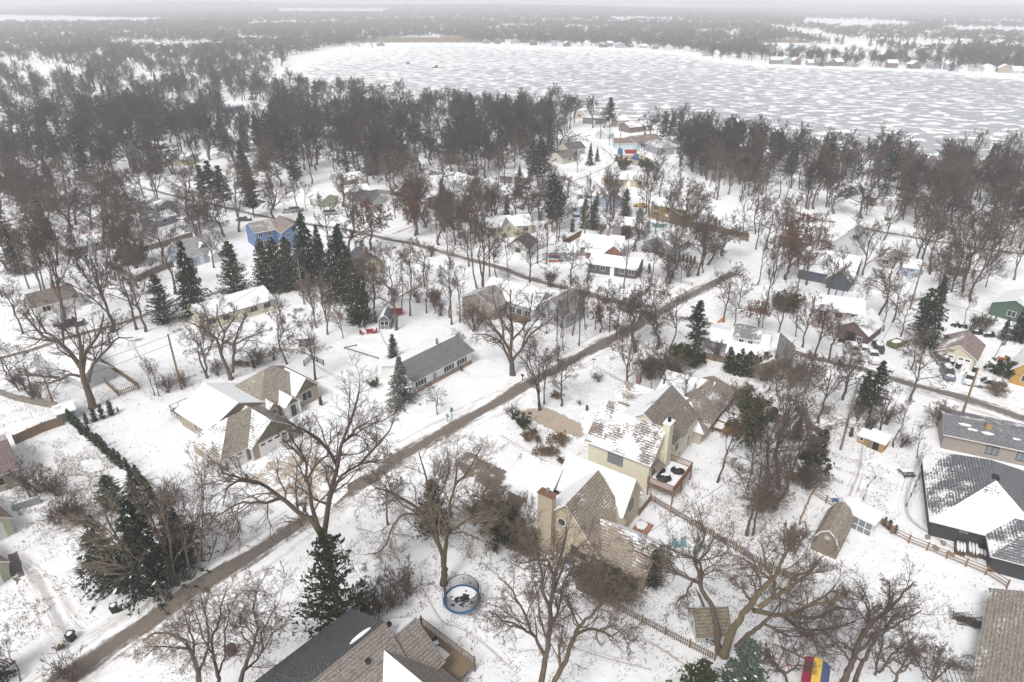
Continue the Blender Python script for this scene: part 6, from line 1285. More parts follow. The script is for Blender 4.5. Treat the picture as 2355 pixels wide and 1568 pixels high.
# ------------------------------------------------------------------ fences
def line_pts(px, step, isw=False):
    P = np.array([U(*p) for p in px]); out = [];
    for i in range(len(P) - 1):
        L_ = np.linalg.norm(P[i + 1] - P[i]); n = max(1, int(round(L_ / step)))
        out += [P[i] + (P[i + 1] - P[i]) * k / n for k in range(n)]
    out.append(P[-1]); return np.array(out)
def fence(kind, px, h, mat, label, post=2.4, pitch=.24):
    o = U(*px[0]); r = tag(empty({'picket': 'picket_fence', 'board': 'board_fence', 'rail': 'rail_fence', 'bars': 'garden_fence'}[kind], o), label, 'fence'); O = np.array(o)
    pp = line_pts(px, post) - O; m = MB()
    for a, b in zip(pp[:-1], pp[1:]):
        a3 = Vector((*a, 0)); b3 = Vector((*b, 0)); d = (b3 - a3).normalized()
        if kind == 'board':
            m.bar(a3 + Vector((0, 0, h / 2)), b3 + Vector((0, 0, h / 2)), .05, h - .06)
        elif kind == 'picket':
            for z in (.3, h * .72): m.bar(a3 + Vector((0, 0, z)), b3 + Vector((0, 0, z)), .04, .08)
            L_ = (b3 - a3).length; n = int(L_ / pitch)
            for i in range(n): c = a3 + d * pitch * (i + .5); n_ = Vector((d.y, -d.x, 0)) * .045; m.bar(c + n_ + Vector((0, 0, .06)), c + n_ + Vector((0, 0, h + rnd.uniform(-.02, .02))), .1, .03)
        elif kind == 'rail':
            for z in (.35, h * .62, h - .06)[::1 if h > 1 else 2]: m.bar(a3 + Vector((0, 0, z)), b3 + Vector((0, 0, z)), .06, .09)
        else:
            for z in (.2, h - .05): m.bar(a3 + Vector((0, 0, z)), b3 + Vector((0, 0, z)), .04, .05)
            L_ = (b3 - a3).length; n = int(L_ / .14)
            for i in range(n): c = a3 + d * .14 * (i + .5); m.bar(c, c + Vector((0, 0, h)), .03)
    m.build({'picket': 'pickets', 'board': 'boards', 'rail': 'rails', 'bars': 'bars'}[kind], mat, r)
    for i, p in enumerate(pp[:90]):
        m = MB(); m.box(-.07, -.07, 0, .07, .07, h + .12); q = m.build('post', mat, r); q.location = (p[0], p[1], 0)
    return r
fence('picket', [(1353,1330),(1326,1354),(1643,1519)], 1.15, M['wood'], 'brown picket fence sloping across the bottom centre yard', 3.0)
fence('picket', [(1469,1186),(1496,1151),(1746,1299),(1800,1325),(1830,1340)], 1.15, M['wood'], 'brown picket fence behind the steep tan house running down right', 3.0)
fence('rail', [(1838,1205),(1867,1137),(1932,1178),(2010,1196),(2049,1228),(2089,1249),(2131,1266),(2176,1285),(2220,1303),(2266,1322),(2314,1353)], 1.25, M['railwood'], 'orange-brown wire and rail fence along the big snowy yard on the right', 2.8)
fence('board', [(-20,900),(0,908),(34,921),(79,931),(134,941)], 1.4, M['greywood'], 'grey board fence running right to the blue-green shed', 2.4)
fence('board', [(148,977),(103,992),(37,1022)], 1.7, M['wood'], 'brown board fence running down left from the blue-green shed', 2.4)
fence('picket', [(243,881),(273,910),(321,894),(282,866),(235,836)], 1.1, M['wood'], 'weathered picket fence round a small garden below the pale grey house', 2.4, .3)
fence('bars', [(1866,1084),(1905,1027),(1943,970),(1958,914)], 1.6, M['white'], 'white slatted fence beside the tall leaning utility pole', 2.4)
fence('board', [(1509,506),(1560,518),(1620,528),(1683,542),(1720,556)], 1.9, M['wood'], 'long brown board fence behind the long snow-roofed garage', 2.6)
fence('board', [(1294,567),(1337,542)], 1.8, M['rust'], 'rust red board fence left of the utility pole', 2.6)
fence('board', [(826,454),(867,445),(905,449),(950,462),(930,478)], 1.6, M['greywood'], 'tan board fence round the snowy pool yard', 2.6)
fence('board', [(795,478),(820,483)], 1.5, M['greywood'], 'short tan fence by the small green garage', 2.6)
fence('board', [(320,582),(380,566),(444,545)], 1.6, M['greywood'], 'dark board fence left of the pale blue house', 2.6)
fence('board', [(265,622),(318,648),(360,628),(400,612)], 1.7, M['greywood'], 'dark V-shaped board fence in the left middle yards', 2.6)
fence('board', [(405,645),(455,628)], 1.6, M['wood'], 'brown fence in front of the pale blue house', 2.6)
fence('board', [(1612,822),(1668,836)], 1.4, M['wood'], 'low brown fence left of the arborvitae hedge', 2.6)
fence('rail', [(1490,632),(1540,644),(1592,657)], .8, M['greywood'], 'low dark rail along the charcoal ranch house garden', 2.8)
fence('board', [(1858,985),(1905,1010)], 1.2, M['greywood'], 'short grey fence left of the white slatted fence', 2.6)
fence('bars', [(700,842),(716,826),(745,840)], 1.1, M['black'], 'thin black garden fence behind the large tan house', 2.0)
fence('rail', [(2084,1165),(2122,1078),(2168,1090)], .5, M['greywood'], 'low timber edging of the path left of the charcoal hip house', 2.8)
fence('rail', [(1985,1150),(1995,1120),(2012,1100)], .4, M['greywood'], 'low log edging of the garden bed below the coop', 2.8)
fence('rail', [(820,796),(792,802),(870,826)], .3, M['greywood'], 'low timber edging of a garden bed behind the white ranch house', 2.8)
# ------------------------------------------------------------------ utility poles and lines
POLES = {}
def pole(key, px, h, label, arm=0, tr=False, mat=None):
    X, Y = U(*px); r = tag(empty('utility_pole', (X, Y, 0)), label, 'utility pole'); m = MB(); m.tube((0, 0, -.1), (0, 0, h), .2, .13, 10); m.build('pole', mat or M['polewood'], r)
    if arm: m = MB(); m.bar((-arm, 0, h - .5), (arm, 0, h - .5), .12, .14); m.build('crossarm', M['polewood'], r)
    if tr: m = MB(); m.tube((.35, 0, h - 2.6), (.35, 0, h - 1.5), .26, n=12); m.build('transformer', M['metal'], r)
    POLES[key] = Vector((X, Y, h - .3))
pole('a', (418, 896), 11, 'bare wooden utility pole at the back deck of the large tan house')
pole('b', (1933, 1034), 12, 'leaning-looking grey utility pole beside the white slatted fence', mat=M['greywood'])
pole('c', (2092, 712), 11, 'tall utility pole rising from the thicket behind the mauve house', 1.0, True)
pole('d', (1126, 636), 11, 'slim grey utility pole beside the middle road', mat=M['greywood'])
pole('e', (1344, 552), 10, 'brown utility pole with a grey transformer left of the long garage', 0, True)
pole('f', (1280, 562), 7.5, 'pale utility pole beside the big pine and rust fence')
pole('g', (1298, 312), 9, 'utility pole left of the shore cedars, farthest left of the upper four', mat=M['greywood'])
pole('h', (1380, 320), 10, 'utility pole right of the shore cedars near the fork', mat=M['greywood'])
pole('i', (1401, 335), 10, 'utility pole at the bend of the upper road', mat=M['greywood'])
pole('j', (1425, 347), 9, 'utility pole in front of the brown-roofed blue garage')
pole('k', (890, 431), 9, 'thin pole in the snowy yard below the yellow cottage', mat=M['greywood'])
pole('l', (67, 664), 11, 'grey utility pole behind the white house on the far left', mat=M['greywood'])
pole('m', (123, 930), 5.0, 'short dark post in the yard above the board fence', mat=M['polewood'])
pole('n', (-260, 1130), 11, 'utility pole beyond the left edge')
pole('o', (700, 700), 11, 'utility pole hidden behind the tan birches', mat=M['greywood'])
pole('p', (2212, 955), 9, 'thin utility pole at the lower right road', mat=M['polewood'])
def cable(a, b, sag, label, off=(0, 0, 0), r_=.032):
    a = Vector(a) + Vector(off); b = Vector(b) + Vector(off); P = []
    for i in range(17): t = i / 16; q = a.lerp(b, t); q.z -= sag * 4 * t * (1 - t); P.append(tuple(q))
    V, F = tubes(np.array([P]), np.full((1, 17), r_), 4); O = V[0].copy()
    o = mesh_obj('power_line', np_mesh('power_line', V - O, F, M['wire'])); o.location = tuple(O); tag(o, label, 'power line')
cable(POLES['n'], POLES['a'], 1.0, 'upper power line running left from the bare wooden pole'); cable(POLES['n'], POLES['a'], 1.1, 'lower power line running left from the bare wooden pole', (0, 0, -1.6)); cable(POLES['a'], POLES['o'], .9, 'power line running right from the bare wooden pole'); cable(POLES['n'] + Vector((0, 6, -2)), POLES['m'], .8, 'service line running to the short dark post')
cable(POLES['b'], (15, 60, 7), 1.2, 'service line from the grey pole down past the picket fence'); cable(POLES['b'], POLES['c'], 1, 'power line between the white-fence pole and the thicket pole'); cable(POLES['c'], (92, 190, 10), 1, 'power line running up right from the thicket pole'); cable((33.0, 52.5, 6.5), (24.8, 43.0, 6.0), .3, 'pale service line crossing before the playhouse roof')
cable(POLES['d'], POLES['f'], .8, 'power line beside the middle road'); cable(POLES['f'], POLES['e'], .6, 'power line left of the long garage'); cable(POLES['h'], POLES['i'], .6, 'power line along the upper road bend')
# ------------------------------------------------------------------ trampoline
r = tag(empty('trampoline', (*U(1063, 1391), 0)), 'round trampoline with blue rim, safety net and dark leaves on its snowy bed', 'trampoline')
def ring(m, rad, z, tr, n=36):
    for i in range(n):
        a, b = 2 * math.pi * i / n, 2 * math.pi * (i + 1) / n; m.tube((rad * math.cos(a), rad * math.sin(a), z), (rad * math.cos(b), rad * math.sin(b), z), tr, n=6, cap=False)
m = MB(); ring(m, 2.12, .9, .05); m.build('frame', M['metal'], r)
m = MB()
for i in range(36):
    a, b = 2 * math.pi * i / 36, 2 * math.pi * (i + 1) / 36; m.quadbox([(q * math.cos(t), q * math.sin(t), z) for z in (.93, .98) for (q, t) in ((1.9, a), (2.14, a), (2.14, b), (1.9, b))])
m.build('rim_pad', M['blue'], r)
m = MB(); m.tube((0, 0, .9), (0, 0, .93), 1.91, n=36); m.build('bed', M['snow'], r)
m = MB(); [m.blob((rnd.gauss(.1, .45), rnd.gauss(-.1, .45), .94), rnd.uniform(.08, .3), rnd.uniform(.08, .22), .05, nu=7, nv=4, jit=.4) for _ in range(48)]; m.build('leaves', M['black'], r)
for i in range(6):
    a = 2 * math.pi * i / 6 + .2; m = MB(); x, y = 2.15 * math.cos(a), 2.15 * math.sin(a); m.tube((x, y, 0), (x, y, 2.7), .03, n=6); m.build('leg', M['blue'], r)
m = MB(); ring(m, 2.0, 2.68, .035)
for i in range(110):
    a = 2 * math.pi * i / 110; m.bar((1.95 * math.cos(a), 1.95 * math.sin(a), .98), (2.0 * math.cos(a), 2.0 * math.sin(a), 2.68), .03)
for z in np.arange(1.1, 2.6, .16): ring(m, 1.98, z, .006)
m.build('safety_net', M['net'], r)
# ------------------------------------------------------------------ play tower with swings
P0 = Vector((*U(1878, 1545, 3.0), 0)); r = tag(empty('play_tower', P0, R(-28)), 'wooden play tower with a red, yellow and blue striped canopy', 'playground'); 
m = MB(); [m.box(x - .06, y - .06, 0, x + .06, y + .06, 2.9) for x in (-.9, .9) for y in (-1.1, 1.1)]; m.box(-.95, -1.15, 1.4, .95, 1.15, 1.48); m.bar((-.9, -1.1, 2.0), (-.9, 1.1, 2.0), .06); m.bar((.9, -1.1, 2.0), (.9, 1.1, 2.0), .06); m.build('frame', M['redwood'], r)
for i, mt in enumerate(('maroon', 'yellow', 'navy')):
    m = MB(); x0, x1 = -1.2 + i * .8, -1.2 + (i + 1) * .8; z = lambda x: 3.35 - .55 * abs(x) ; m.quadbox([(x0, -1.6, z(x0)), (x1, -1.6, z(x1)), (x1, 1.6, z(x1)), (x0, 1.6, z(x0)), (x0, -1.6, z(x0) + .05), (x1, -1.6, z(x1) + .05), (x1, 1.6, z(x1) + .05), (x0, 1.6, z(x0) + .05)]); m.build('canopy', M[mt], r)
a = Vector((*U(1780, 1481, 2.4), 2.4)); b = Vector((*U(1862, 1519, 2.4), 2.4)); r = tag(empty('swing_set', (a.x, a.y, 0)), 'wooden swing beam with three hanging swings, left of the striped canopy', 'swing set'); O = Vector((a.x, a.y, 0)); dr = (b - a)
m = MB(); m.bar(a - O, b - O, .13); m.build('beam', M['wood'], r)
ap = a + dr * .28; pr = Vector((-dr.y, dr.x, 0)).normalized()
for s in (-1, 1): m = MB(); q = ap + pr * s * 1.1; m.bar(ap - O, Vector((q.x, q.y, 0)) - O, .12); m.build('leg', M['wood'], r)
for t, mt in ((.12, 'orange'), (.5, 'pink'), (.75, 'navy')):
    q = a + dr * t - O; m = MB(); [m.bar(q + pr * 0 + dr.normalized() * s, q + dr.normalized() * s - Vector((0, 0, 1.8)), .02) for s in (-.25, .25)]; m.bar(q - dr.normalized() * .27 - Vector((0, 0, 1.82)), q + dr.normalized() * .27 - Vector((0, 0, 1.82)), .2, .07, 1); m.build('swing', [M['metal'], M[mt]], r)
# pergola
P0 = U(2155, 1520, 2.4); r = tag(empty('pergola', (P0[0], P0[1], 0), R(-16)), 'grey wooden pergola lattice in the bottom right yard', 'pergola'); m = MB()
[m.bar((x, 0, 0), (x, 0, 2.3), .14) for x in (0, 4.6)]; [m.bar((x, -3, 0), (x, -3, 2.3), .14) for x in (0, 4.6)]; m.build('post_frame', M['greywood'], r); m = MB(); [m.bar((-.3, y, 2.36), (5, y, 2.36), .08, .12) for y in (0, -.3, -3)]
[m.bar((x, .4, 2.46), (x, -3.4, 2.46), .06, .08) for x in np.arange(0, 4.7, .42)]; m.build('lattice', M['greywood'], r)
# ------------------------------------------------------------------ assorted small things
def tiny(name, px, label, cat, fn, mats, rz=0, isR=True, z=0, part=None, group=None):
    p = UR(*px) if isR else U(*px); r = tag(empty(name, (p[0], p[1], z), R(rz)), label, cat, group); m = MB(); fn(m); m.build(part or 'body', mats, r); return r
def f_bin(m): m.quadbox([(-.28, -.3, 0), (.28, -.3, 0), (.28, .3, 0), (-.28, .3, 0), (-.35, -.38, .95), (.35, -.38, .95), (.35, .38, .95), (-.35, .38, .95)]); m.box(-.38, -.42, .96, .38, .42, 1.05); m.tube((-.3, .33, .12), (.3, .33, .12), .12)
for (px, lb, rz) in (((288, 1529), 'black wheeled bin standing by the road below the broad dark spruce', 20), ((180, 1600), 'black wheeled bin in the bottom left drive, by dark slush', -10), ((2376, 914), 'black wheeled bin left of the two garage doors', 0), ((2394, 921), 'black wheeled bin between the two garage doors', 10), ((2434, 929), 'black wheeled bin right of the two garage doors', 0),
   ((1375, 692), 'dark wheeled bin beside the middle road, left of the pair', 0), ((1384, 694), 'dark wheeled bin beside the middle road, right of the pair', 10), ((1238, 642), 'dark wheeled bin before the small slate-roofed garage', 0), ((1420, 1405), 'blue covered barrel beside the tan chimney house window', 0), ((1538, 822), 'dark wheeled bin at the verge of the main road', 0)):
    r = tiny('wheeled_bin', px, lb, 'bin', f_bin, M['blue'] if 'blue' in lb else M['black'], rz); m = MB(); m.blob((0, 0, 1.06), .3, .34, .08, nu=9, nv=4); m.build('snow_cap', M['snow'], r)
def f_stump(m): m.tube((0, 0, 0), (0, 0, 1.0), .55, .5, 10)
tiny('tree_stump', (580, 1632), 'broad brown stump in the lower left yard among bare trees', 'stump', f_stump, M['bark'], part='wood'); tiny('tree_stump', (1467, 1025), 'short brown stump in the snow by the front drive of the cream house', 'stump', lambda m: m.tube((0, 0, 0), (0, 0, .9), .22, n=8), M['bark'], part='wood')
def f_mail(m): m.bar((0, 0, 0), (0, 0, 1.05), .1); m.box(-.14, -.28, 1.05, .14, .28, 1.32)
tiny('mailbox', (1119, 1054), 'grey mailbox at the road edge below the white ranch house', 'mailbox', f_mail, M['metal'], 40, part='box'); tiny('mailbox', (1306, 952), 'black mailbox on a post beside the broad spreading tree', 'mailbox', f_mail, M['black'], 40, part='box')
def f_gpost(m): m.bar((0, 0, 0), (0, 0, 1.9), .1); m.bar((-.3, 0, 1.5), (.3, 0, 1.5), .08, .2); m.box(-.16, -.16, 1.75, .16, .16, 2.05)
tiny('bird_house', (1130, 1046), 'green bird house on a post beside the grey mailbox', 'bird house', f_gpost, plain('green_paint', (.05, .2, .1)), 20)
def f_chair(m): m.box(-.3, -.3, .3, .3, .3, .36); m.quadbox([(-.3, .24, .36), (.3, .24, .36), (.3, .3, .36), (-.3, .3, .36), (-.3, .42, 1.0), (.3, .42, 1.0), (.3, .48, 1.0), (-.3, .48, 1.0)]); [m.box(x, y, 0, x + .07, y + .07, .55) for x in (-.36, .29) for y in (-.3, .25)]; m.box(-.4, -.32, .55, -.26, .32, .59); m.box(.26, -.32, .55, .4, .32, .59)
for (px, rz, mt, lb) in (((938, 832), -60, 'red', 'red garden chair right of the red bench beyond the white ranch house'), ((905, 837), 60, 'red', 'small dark red garden chair left of the red bench'), ((1689, 1367), 20, 'teal', 'teal garden chair, left of three behind the steep tan house'), ((1707, 1366), -10, 'teal', 'teal garden chair, middle of three behind the steep tan house'), ((1741, 1381), -40, 'teal', 'teal garden chair, right of three behind the steep tan house')):
    tiny('garden_chair', px, lb, 'garden chair', f_chair, M[mt], rz, part='seat')
tiny('garden_bench', (925, 834), 'red garden bench between two red chairs beyond the white ranch house', 'bench', lambda m: (m.box(-.75, -.25, .4, .75, .25, .46), m.box(-.75, .22, .46, .75, .28, 1.0), [m.box(x, -.25, 0, x + .08, .25, .4) for x in (-.7, .62)]), M['red'], 10, part='seat')
def f_pic(m): m.box(-.9, -.4, .72, .9, .4, .78); m.box(-.9, -.85, .42, .9, -.6, .47); m.box(-.9, .6, .42, .9, .85, .47); [m.bar((x, -.8, 0), (x, .8 * s * 0 + .1, .74), .07) for x in (-.7, .7) for s in (1,)]; [m.bar((x, .8, 0), (x, -.1, .74), .07) for x in (-.7, .7)]
r = tiny('picnic_table', (2265, 1187), 'small dark picnic table with snow, alone on the right lawn', 'picnic table', f_pic, M['black'], 5, part='table'); m = MB(); m.box(-.88, -.38, .79, .88, .38, .86); m.build('snow_cap', M['snow'], r)
r = tiny('picnic_table', (745, 777), 'snowy picnic table left of the tan birches', 'picnic table', f_pic, M['greywood'], 25, part='table'); m = MB(); m.box(-.88, -.38, .79, .88, .38, .86); m.build('snow_cap', M['snow'], r)
# red utility trailer, teal boat, kayaks
r = tag(empty('utility_trailer', UR(990, 786), R(8)), 'red box trailer standing behind the bare tree near the barn-shaped shed', 'trailer'); m = MB(); m.box(-1.5, -.8, .5, 1.5, .8, .58); [m.box(*q) for q in ((-1.5, -.82, .5, 1.5, -.76, 1.15), (-1.5, .76, .5, 1.5, .82, 1.15), (-1.52, -.8, .5, -1.46, .8, 1.15), (1.46, -.8, .5, 1.52, .8, 1.15))]; m.bar((-1.5, 0, .5), (-2.6, 0, .45), .08); m.build('bed', M['red'], r)
for s in (-1, 1): m = MB(); m.tube((0, s * .95 - .1, .32), (0, s * .95 + .1, .32), .32, n=12); m.build('wheel', M['tyre'], r)
def f_hull(L_, W_, H_):
    def f(m):
        st = [(-L_ / 2, .55, .1), (-L_ / 4, 1, 0), (L_ / 8, 1, 0), (L_ * .36, .6, .05), (L_ / 2, .04, .3)]; b = len(m.v)
        for (x, wq, zz) in st: m.v += [(x, -W_ / 2 * wq, H_), (x, -W_ / 3 * wq, zz), (x, W_ / 3 * wq, zz), (x, W_ / 2 * wq, H_)]
        for i in range(4):
            for j in range(4): a = b + i * 4 + j; c = b + i * 4 + (j + 1) % 4; m.f.append((a, c, c + 4, a + 4)); m.m.append(0)
        m.f.append((b, b + 1, b + 2, b + 3)); m.m.append(0)
    return f
r = tiny('motor_boat', (1648, 568), 'teal covered boat on its trailer at the end of the long garage', 'boat', f_hull(4.6, 1.8, .9), M['teal'], -8, part='hull', z=.4); m = MB(); m.blob((0, 0, .9), 1.9, .75, .22, nu=12, nv=5); m.build('snow_cover', M['snow'], r)
for i, (c, lb) in enumerate((('orange', 'orange kayak on the lowest rack rung of the kayak garage'), ('white', 'white kayak second from the bottom on the kayak garage'), ('blue', 'blue kayak second from the top on the kayak garage'), ('red', 'red kayak topmost on the kayak garage'))):
    p = U(1277, 603); r = tag(empty('kayak', (p[0], p[1], .35 + .42 * i), R(-2)), lb, 'kayak'); m = MB(); f_hull(3.6, .6, .3)(m); m.build('hull', M[c], r); m = MB(); m.tube((0, 0, .29), (0, 0, .33), .22); m.build('cockpit', M['black'], r)
# skips
def f_skip(L_, W_, H_):
    def f(m): m.quadbox([(-L_ / 2 + .5, -W_ / 2, 0), (L_ / 2 - .5, -W_ / 2, 0), (L_ / 2 - .5, W_ / 2, 0), (-L_ / 2 + .5, W_ / 2, 0), (-L_ / 2, -W_ / 2, H_), (L_ / 2, -W_ / 2, H_), (L_ / 2, W_ / 2, H_), (-L_ / 2, W_ / 2, H_)]); [m.box(x, -W_ / 2 - .06, .1, x + .1, W_ / 2 + .06, H_) for x in (-L_ / 4, 0, L_ / 4)]
    return f
r = tiny('skip_container', (1576, 383), 'red skip container full of yellow debris beside the blue garage', 'skip', f_skip(5.6, 2.3, 1.5), M['red'], 0); m = MB(); [m.bar((rnd.uniform(-2, 2), rnd.uniform(-.8, .8), 1.5), (rnd.uniform(-2, 2), rnd.uniform(-.8, .8), 1.75), .2) for _ in range(9)]; m.build('debris', M['ply'], r)
def f_wc(m): m.box(-.6, -.6, 0, .6, .6, 2.1); m.prism([(-.65, -.65, 2.1), (.65, -.65, 2.1), (0, -.65, 2.35)], (0, 1.3, 0)); m.box(-.45, -.63, .1, .45, -.6, 1.95)
r = tiny('portable_toilet', (1550, 386), 'blue portable toilet left of the red skip', 'portable toilet', f_wc, M['blue'], 10); r.scale = (1.5, 1.5, 1.15)
r = tiny('portable_toilet', (1590, 400), 'blue cabin standing below the red skip on the bare drive', 'portable toilet', f_wc, M['blue'], -15); r.scale = (1.6, 1.5, 1.1)
r = tiny('hot_tub', (1441, 541), 'blue covered tub beside the white low annex', 'tub', lambda m: m.tube((0, 0, 0), (0, 0, .85), 1.2, n=18), M['blue']); m = MB(); m.tube((0, 0, .86), (0, 0, .98), 1.1, n=18); m.build('snow_cap', M['snow'], r)
for (px, c, lb, s) in (((1020, 159.5), 'blue', 'small blue ice fishing tent far out on the frozen lake', 1.9), ((1091, 169.5), 'red', 'small red ice fishing tent on the frozen lake', 2.0)):
    r = tiny('ice_tent', px, lb, 'tent', lambda m: (m.quadbox([(-.9, -.9, 0), (.9, -.9, 0), (.9, .9, 0), (-.9, .9, 0), (-.6, -.6, 1.3), (.6, -.6, 1.3), (.6, .6, 1.3), (-.6, .6, 1.3)]), m.prism([(-.6, -.6, 1.3), (.6, -.6, 1.3), (0, 0, 1.6)], (0, 1.2, 0))), M[c]); r.scale = (s, s, s * .8)
tiny('snowmobile', (1084, 170), 'tiny dark snowmobile left of the red ice tent', 'snowmobile', lambda m: (m.box(-1.6, -.6, .2, 1.2, .6, .8), m.blob((.9, 0, .9), .9, .5, .5)), M['black'])
# parked machines
def f_quad(m): m.box(-.8, -.3, .4, .8, .3, .7); m.blob((-.2, 0, .8), .5, .25, .15); m.bar((.5, -.4, 1.0), (.5, .4, 1.0), .05); [m.tube((x, y - .12, .25), (x, y + .12, .25), .27, n=9) for x in (-.6, .6) for y in (-.4, .4)]
def f_sled(m): m.quadbox([(-1.3, -.3, .2), (1.2, -.35, .2), (1.2, .35, .2), (-1.3, .3, .2), (-1.2, -.2, .6), (.6, -.25, .85), (.6, .25, .85), (-1.2, .2, .6)]); [m.bar((-.2, y, .08), (1.5, y, .12), .12, .04) for y in (-.45, .45)]; m.bar((.2, -.35, 1.0), (.2, .35, 1.0), .04); m.prism([(.5, -.25, .8), (1.0, -.25, .75), (.45, -.25, 1.15)], (0, .5, 0))
for (x, y, rz, fn, nm, lb) in ((1590, 1010, 30, f_quad, 'quad_bike', 'snowy quad bike, left of two in the field beyond the twin-door garage'), (1645, 1022, -20, f_quad, 'quad_bike', 'snowy quad bike, right of two in the field beyond the twin-door garage'), (1755, 1070, 0, f_sled, 'snowmobile', 'dark snowmobile beneath the grey shrub in the right field'), (1850, 1090, 10, f_sled, 'snowmobile', 'dark snowmobile right of the grey shrub in the right field'),
   (1950, 1270, -20, f_quad, 'quad_bike', 'orange and black machine in the cluttered yard left of the ochre house'), (1890, 1360, 20, f_quad, 'quad_bike', 'dark machine under snow beside the ochre house shrub'), (1935, 1300, 60, f_quad, 'quad_bike', 'red machine in the cluttered yard left of the ochre house'), (1905, 1440, -30, f_sled, 'snowmobile', 'dark snowmobile on a trailer beside the white minivan')):
    r = tiny(nm, (x / 3.0157 + 1860, y / 3.0157 + 480), lb, nm.replace('_', ' '), fn, M['orange'] if 'orange' in lb else (M['red'] if 'red machine' in lb else M['black']), rz); m = MB(); m.blob((-.3, 0, .85), .5, .3, .1); m.build('snow_cap', M['snow'], r)
r = tag(empty('snow_plough', UR(68, 1265), R(25)), 'grey metal plough frame under snow at the far left drive', 'plough'); m = MB(); m.quadbox([(-1.6, -.5, .1), (1.7, -.2, .1), (1.7, 0, .1), (-1.6, -.3, .1), (-1.6, -.3, .9), (1.7, 0, .9), (1.7, .15, .9), (-1.6, -.15, .9)]); m.bar((-1.2, -.3, .3), (-.6, -1.9, .3), .12); m.bar((.4, -.2, .3), (-.6, -1.9, .3), .12); m.build('blade', M['metal'], r); m = MB(); m.blob((0, .4, .3), 1.6, .6, .35, nu=14, nv=5); m.build('snow_pile', M['snow'], r)
r = tag(empty('skip_container', UR(2238, 866), R(30)), 'mossy green low trailer load beside the big dark pine', 'trailer'); m = MB(); m.box(-1.6, -1, .4, 1.6, 1, 1.2); m.build('body', plain('green_tarp', (.13, .13, .05), .9), r); m = MB(); m.blob((0, 0, 1.2), 1.2, .7, .15); m.build('snow_cap', M['snow'], r)
# signs
def sign(px, label, h, fn, txt=None, col='red', isR=True):
    p = UR(*px) if isR else U(*px); r = tag(empty('road_sign', p), label, 'road sign'); m = MB(); m.bar((0, 0, 0), (0, 0, h), .07); m.build('post', M['metal'], r); m = MB(); fn(m); pl_ = m.build('sign_plate', M[col] if col in M else col, r)
    if txt:
        cu = bpy.data.curves.new('lettering', 'FONT'); cu.body = txt; cu.size = .3; cu.align_x = 'CENTER'; cu.align_y = 'CENTER'; to = bpy.data.objects.new('t', cu); me = bpy.data.meshes.new_from_object(to); me.materials.clear(); me.materials.append(M['white']); bpy.data.objects.remove(to)
        l_ = mesh_obj('lettering', me, pl_); l_.location = (0, -.075, h); l_.rotation_euler = (R(90), 0, 0)
oct_ = [(.4 * math.cos(R(22.5 + 45 * i)), -.06, 2.3 + .4 * math.sin(R(22.5 + 45 * i))) for i in range(8)]
sign((1749, 786), 'red octagonal stop sign at the junction right of the main road', 2.3, lambda m: m.prism(oct_, (0, .02, 0)), 'STOP')
sign((1483, 925), 'thin green street name sign on the snowy verge', 2.4, lambda m: m.box(-.4, -.05, 2.2, .4, -.03, 2.42), None, plain('sign_green', (.02, .2, .1)))
sign((1583, 402), 'small red and white notice on a post by the bare drive', 1.6, lambda m: m.box(-.35, -.06, 1.1, .35, -.04, 1.6), None, 'red')
r = tag(empty('basketball_hoop', UR(2487, 893), R(15)), 'basketball hoop on a leaning grey post right of the twin-door garage', 'basketball hoop'); m = MB(); m.tube((0, 0, 0), (0, -.4, 3.2), .07, n=8); m.build('post', M['metal'], r); m = MB(); m.box(-.6, -.75, 2.9, .6, -.7, 3.7); m.build('backboard', M['lace'], r)
# garden odds and ends
r = tag(empty('air_conditioner', UR(2348, 1337), R(-25)), 'square air conditioner unit against the charcoal hip house wall', 'air conditioner'); m = MB(); m.box(-.5, -.5, 0, .5, .5, .85); m.build('casing', M['metal'], r); m = MB(); ring(m, .34, .88, .04, 16); m.tube((0, 0, .86), (0, 0, .9), .14); m.build('fan_grille', M['black'], r)
for i, (x, y, lx, lb) in enumerate(((1690, 1490, 2.2, 'snow-topped log stack, left part, by the charcoal hip house'), (1785, 1500, 2.4, 'snow-topped log stack, middle part, by the charcoal hip house'), (1850, 1530, 1.4, 'snowy garden box right of the log stacks'))):
    r = tag(empty('log_stack' if i < 2 else 'garden_box', UR(x / 3.1357 + 1860, y / 3.1357 + 900), R(60)), lb, 'log stack' if i < 2 else 'box'); m = MB(); [m.tube((-lx / 2, y_, .15 + z_), (lx / 2, y_, .15 + z_), .14, n=7) for y_ in (-.4, -.1, .2, .5) for z_ in (0, .28)]; m.build('logs', M['bark'], r); m = MB(); [m.blob((0, y_, .62), lx / 2, .17, .1, nu=10, nv=5) for y_ in (-.4, -.05, .3)]; m.build('snow_cap', M['snow'], r)
for (x, y, n) in ((1500, 1480, 0), (1560, 1440, 1), (1760, 1455, 2), (1620, 1530, 3), (1440, 1395, 4), (1900, 1520, 5)):
    tiny('garden_rock', (x / 3.1357 + 1860, y / 3.1357 + 900), 'snow-capped stone in the rock border along the charcoal hip house', 'stone', lambda m: m.blob((0, 0, .15), .5, .35, .28, nu=8, nv=5, jit=.2, zmin=0), M['stone'], rnd.uniform(0, 180), group='border stones by the charcoal house', part='stone')
tiny('bucket', (2153, 1261), 'bright yellow bucket lying in the garden above the rail fence', 'bucket', lambda m: m.tube((0, 0, 0), (.1, 0, .4), .22, .27, 10), M['yellow']); tiny('bucket', (2087, 1252), 'blue plastic tub by the corner of the rail fence', 'tub', lambda m: m.box(-.4, -.25, 0, .4, .25, .3), M['blue'])
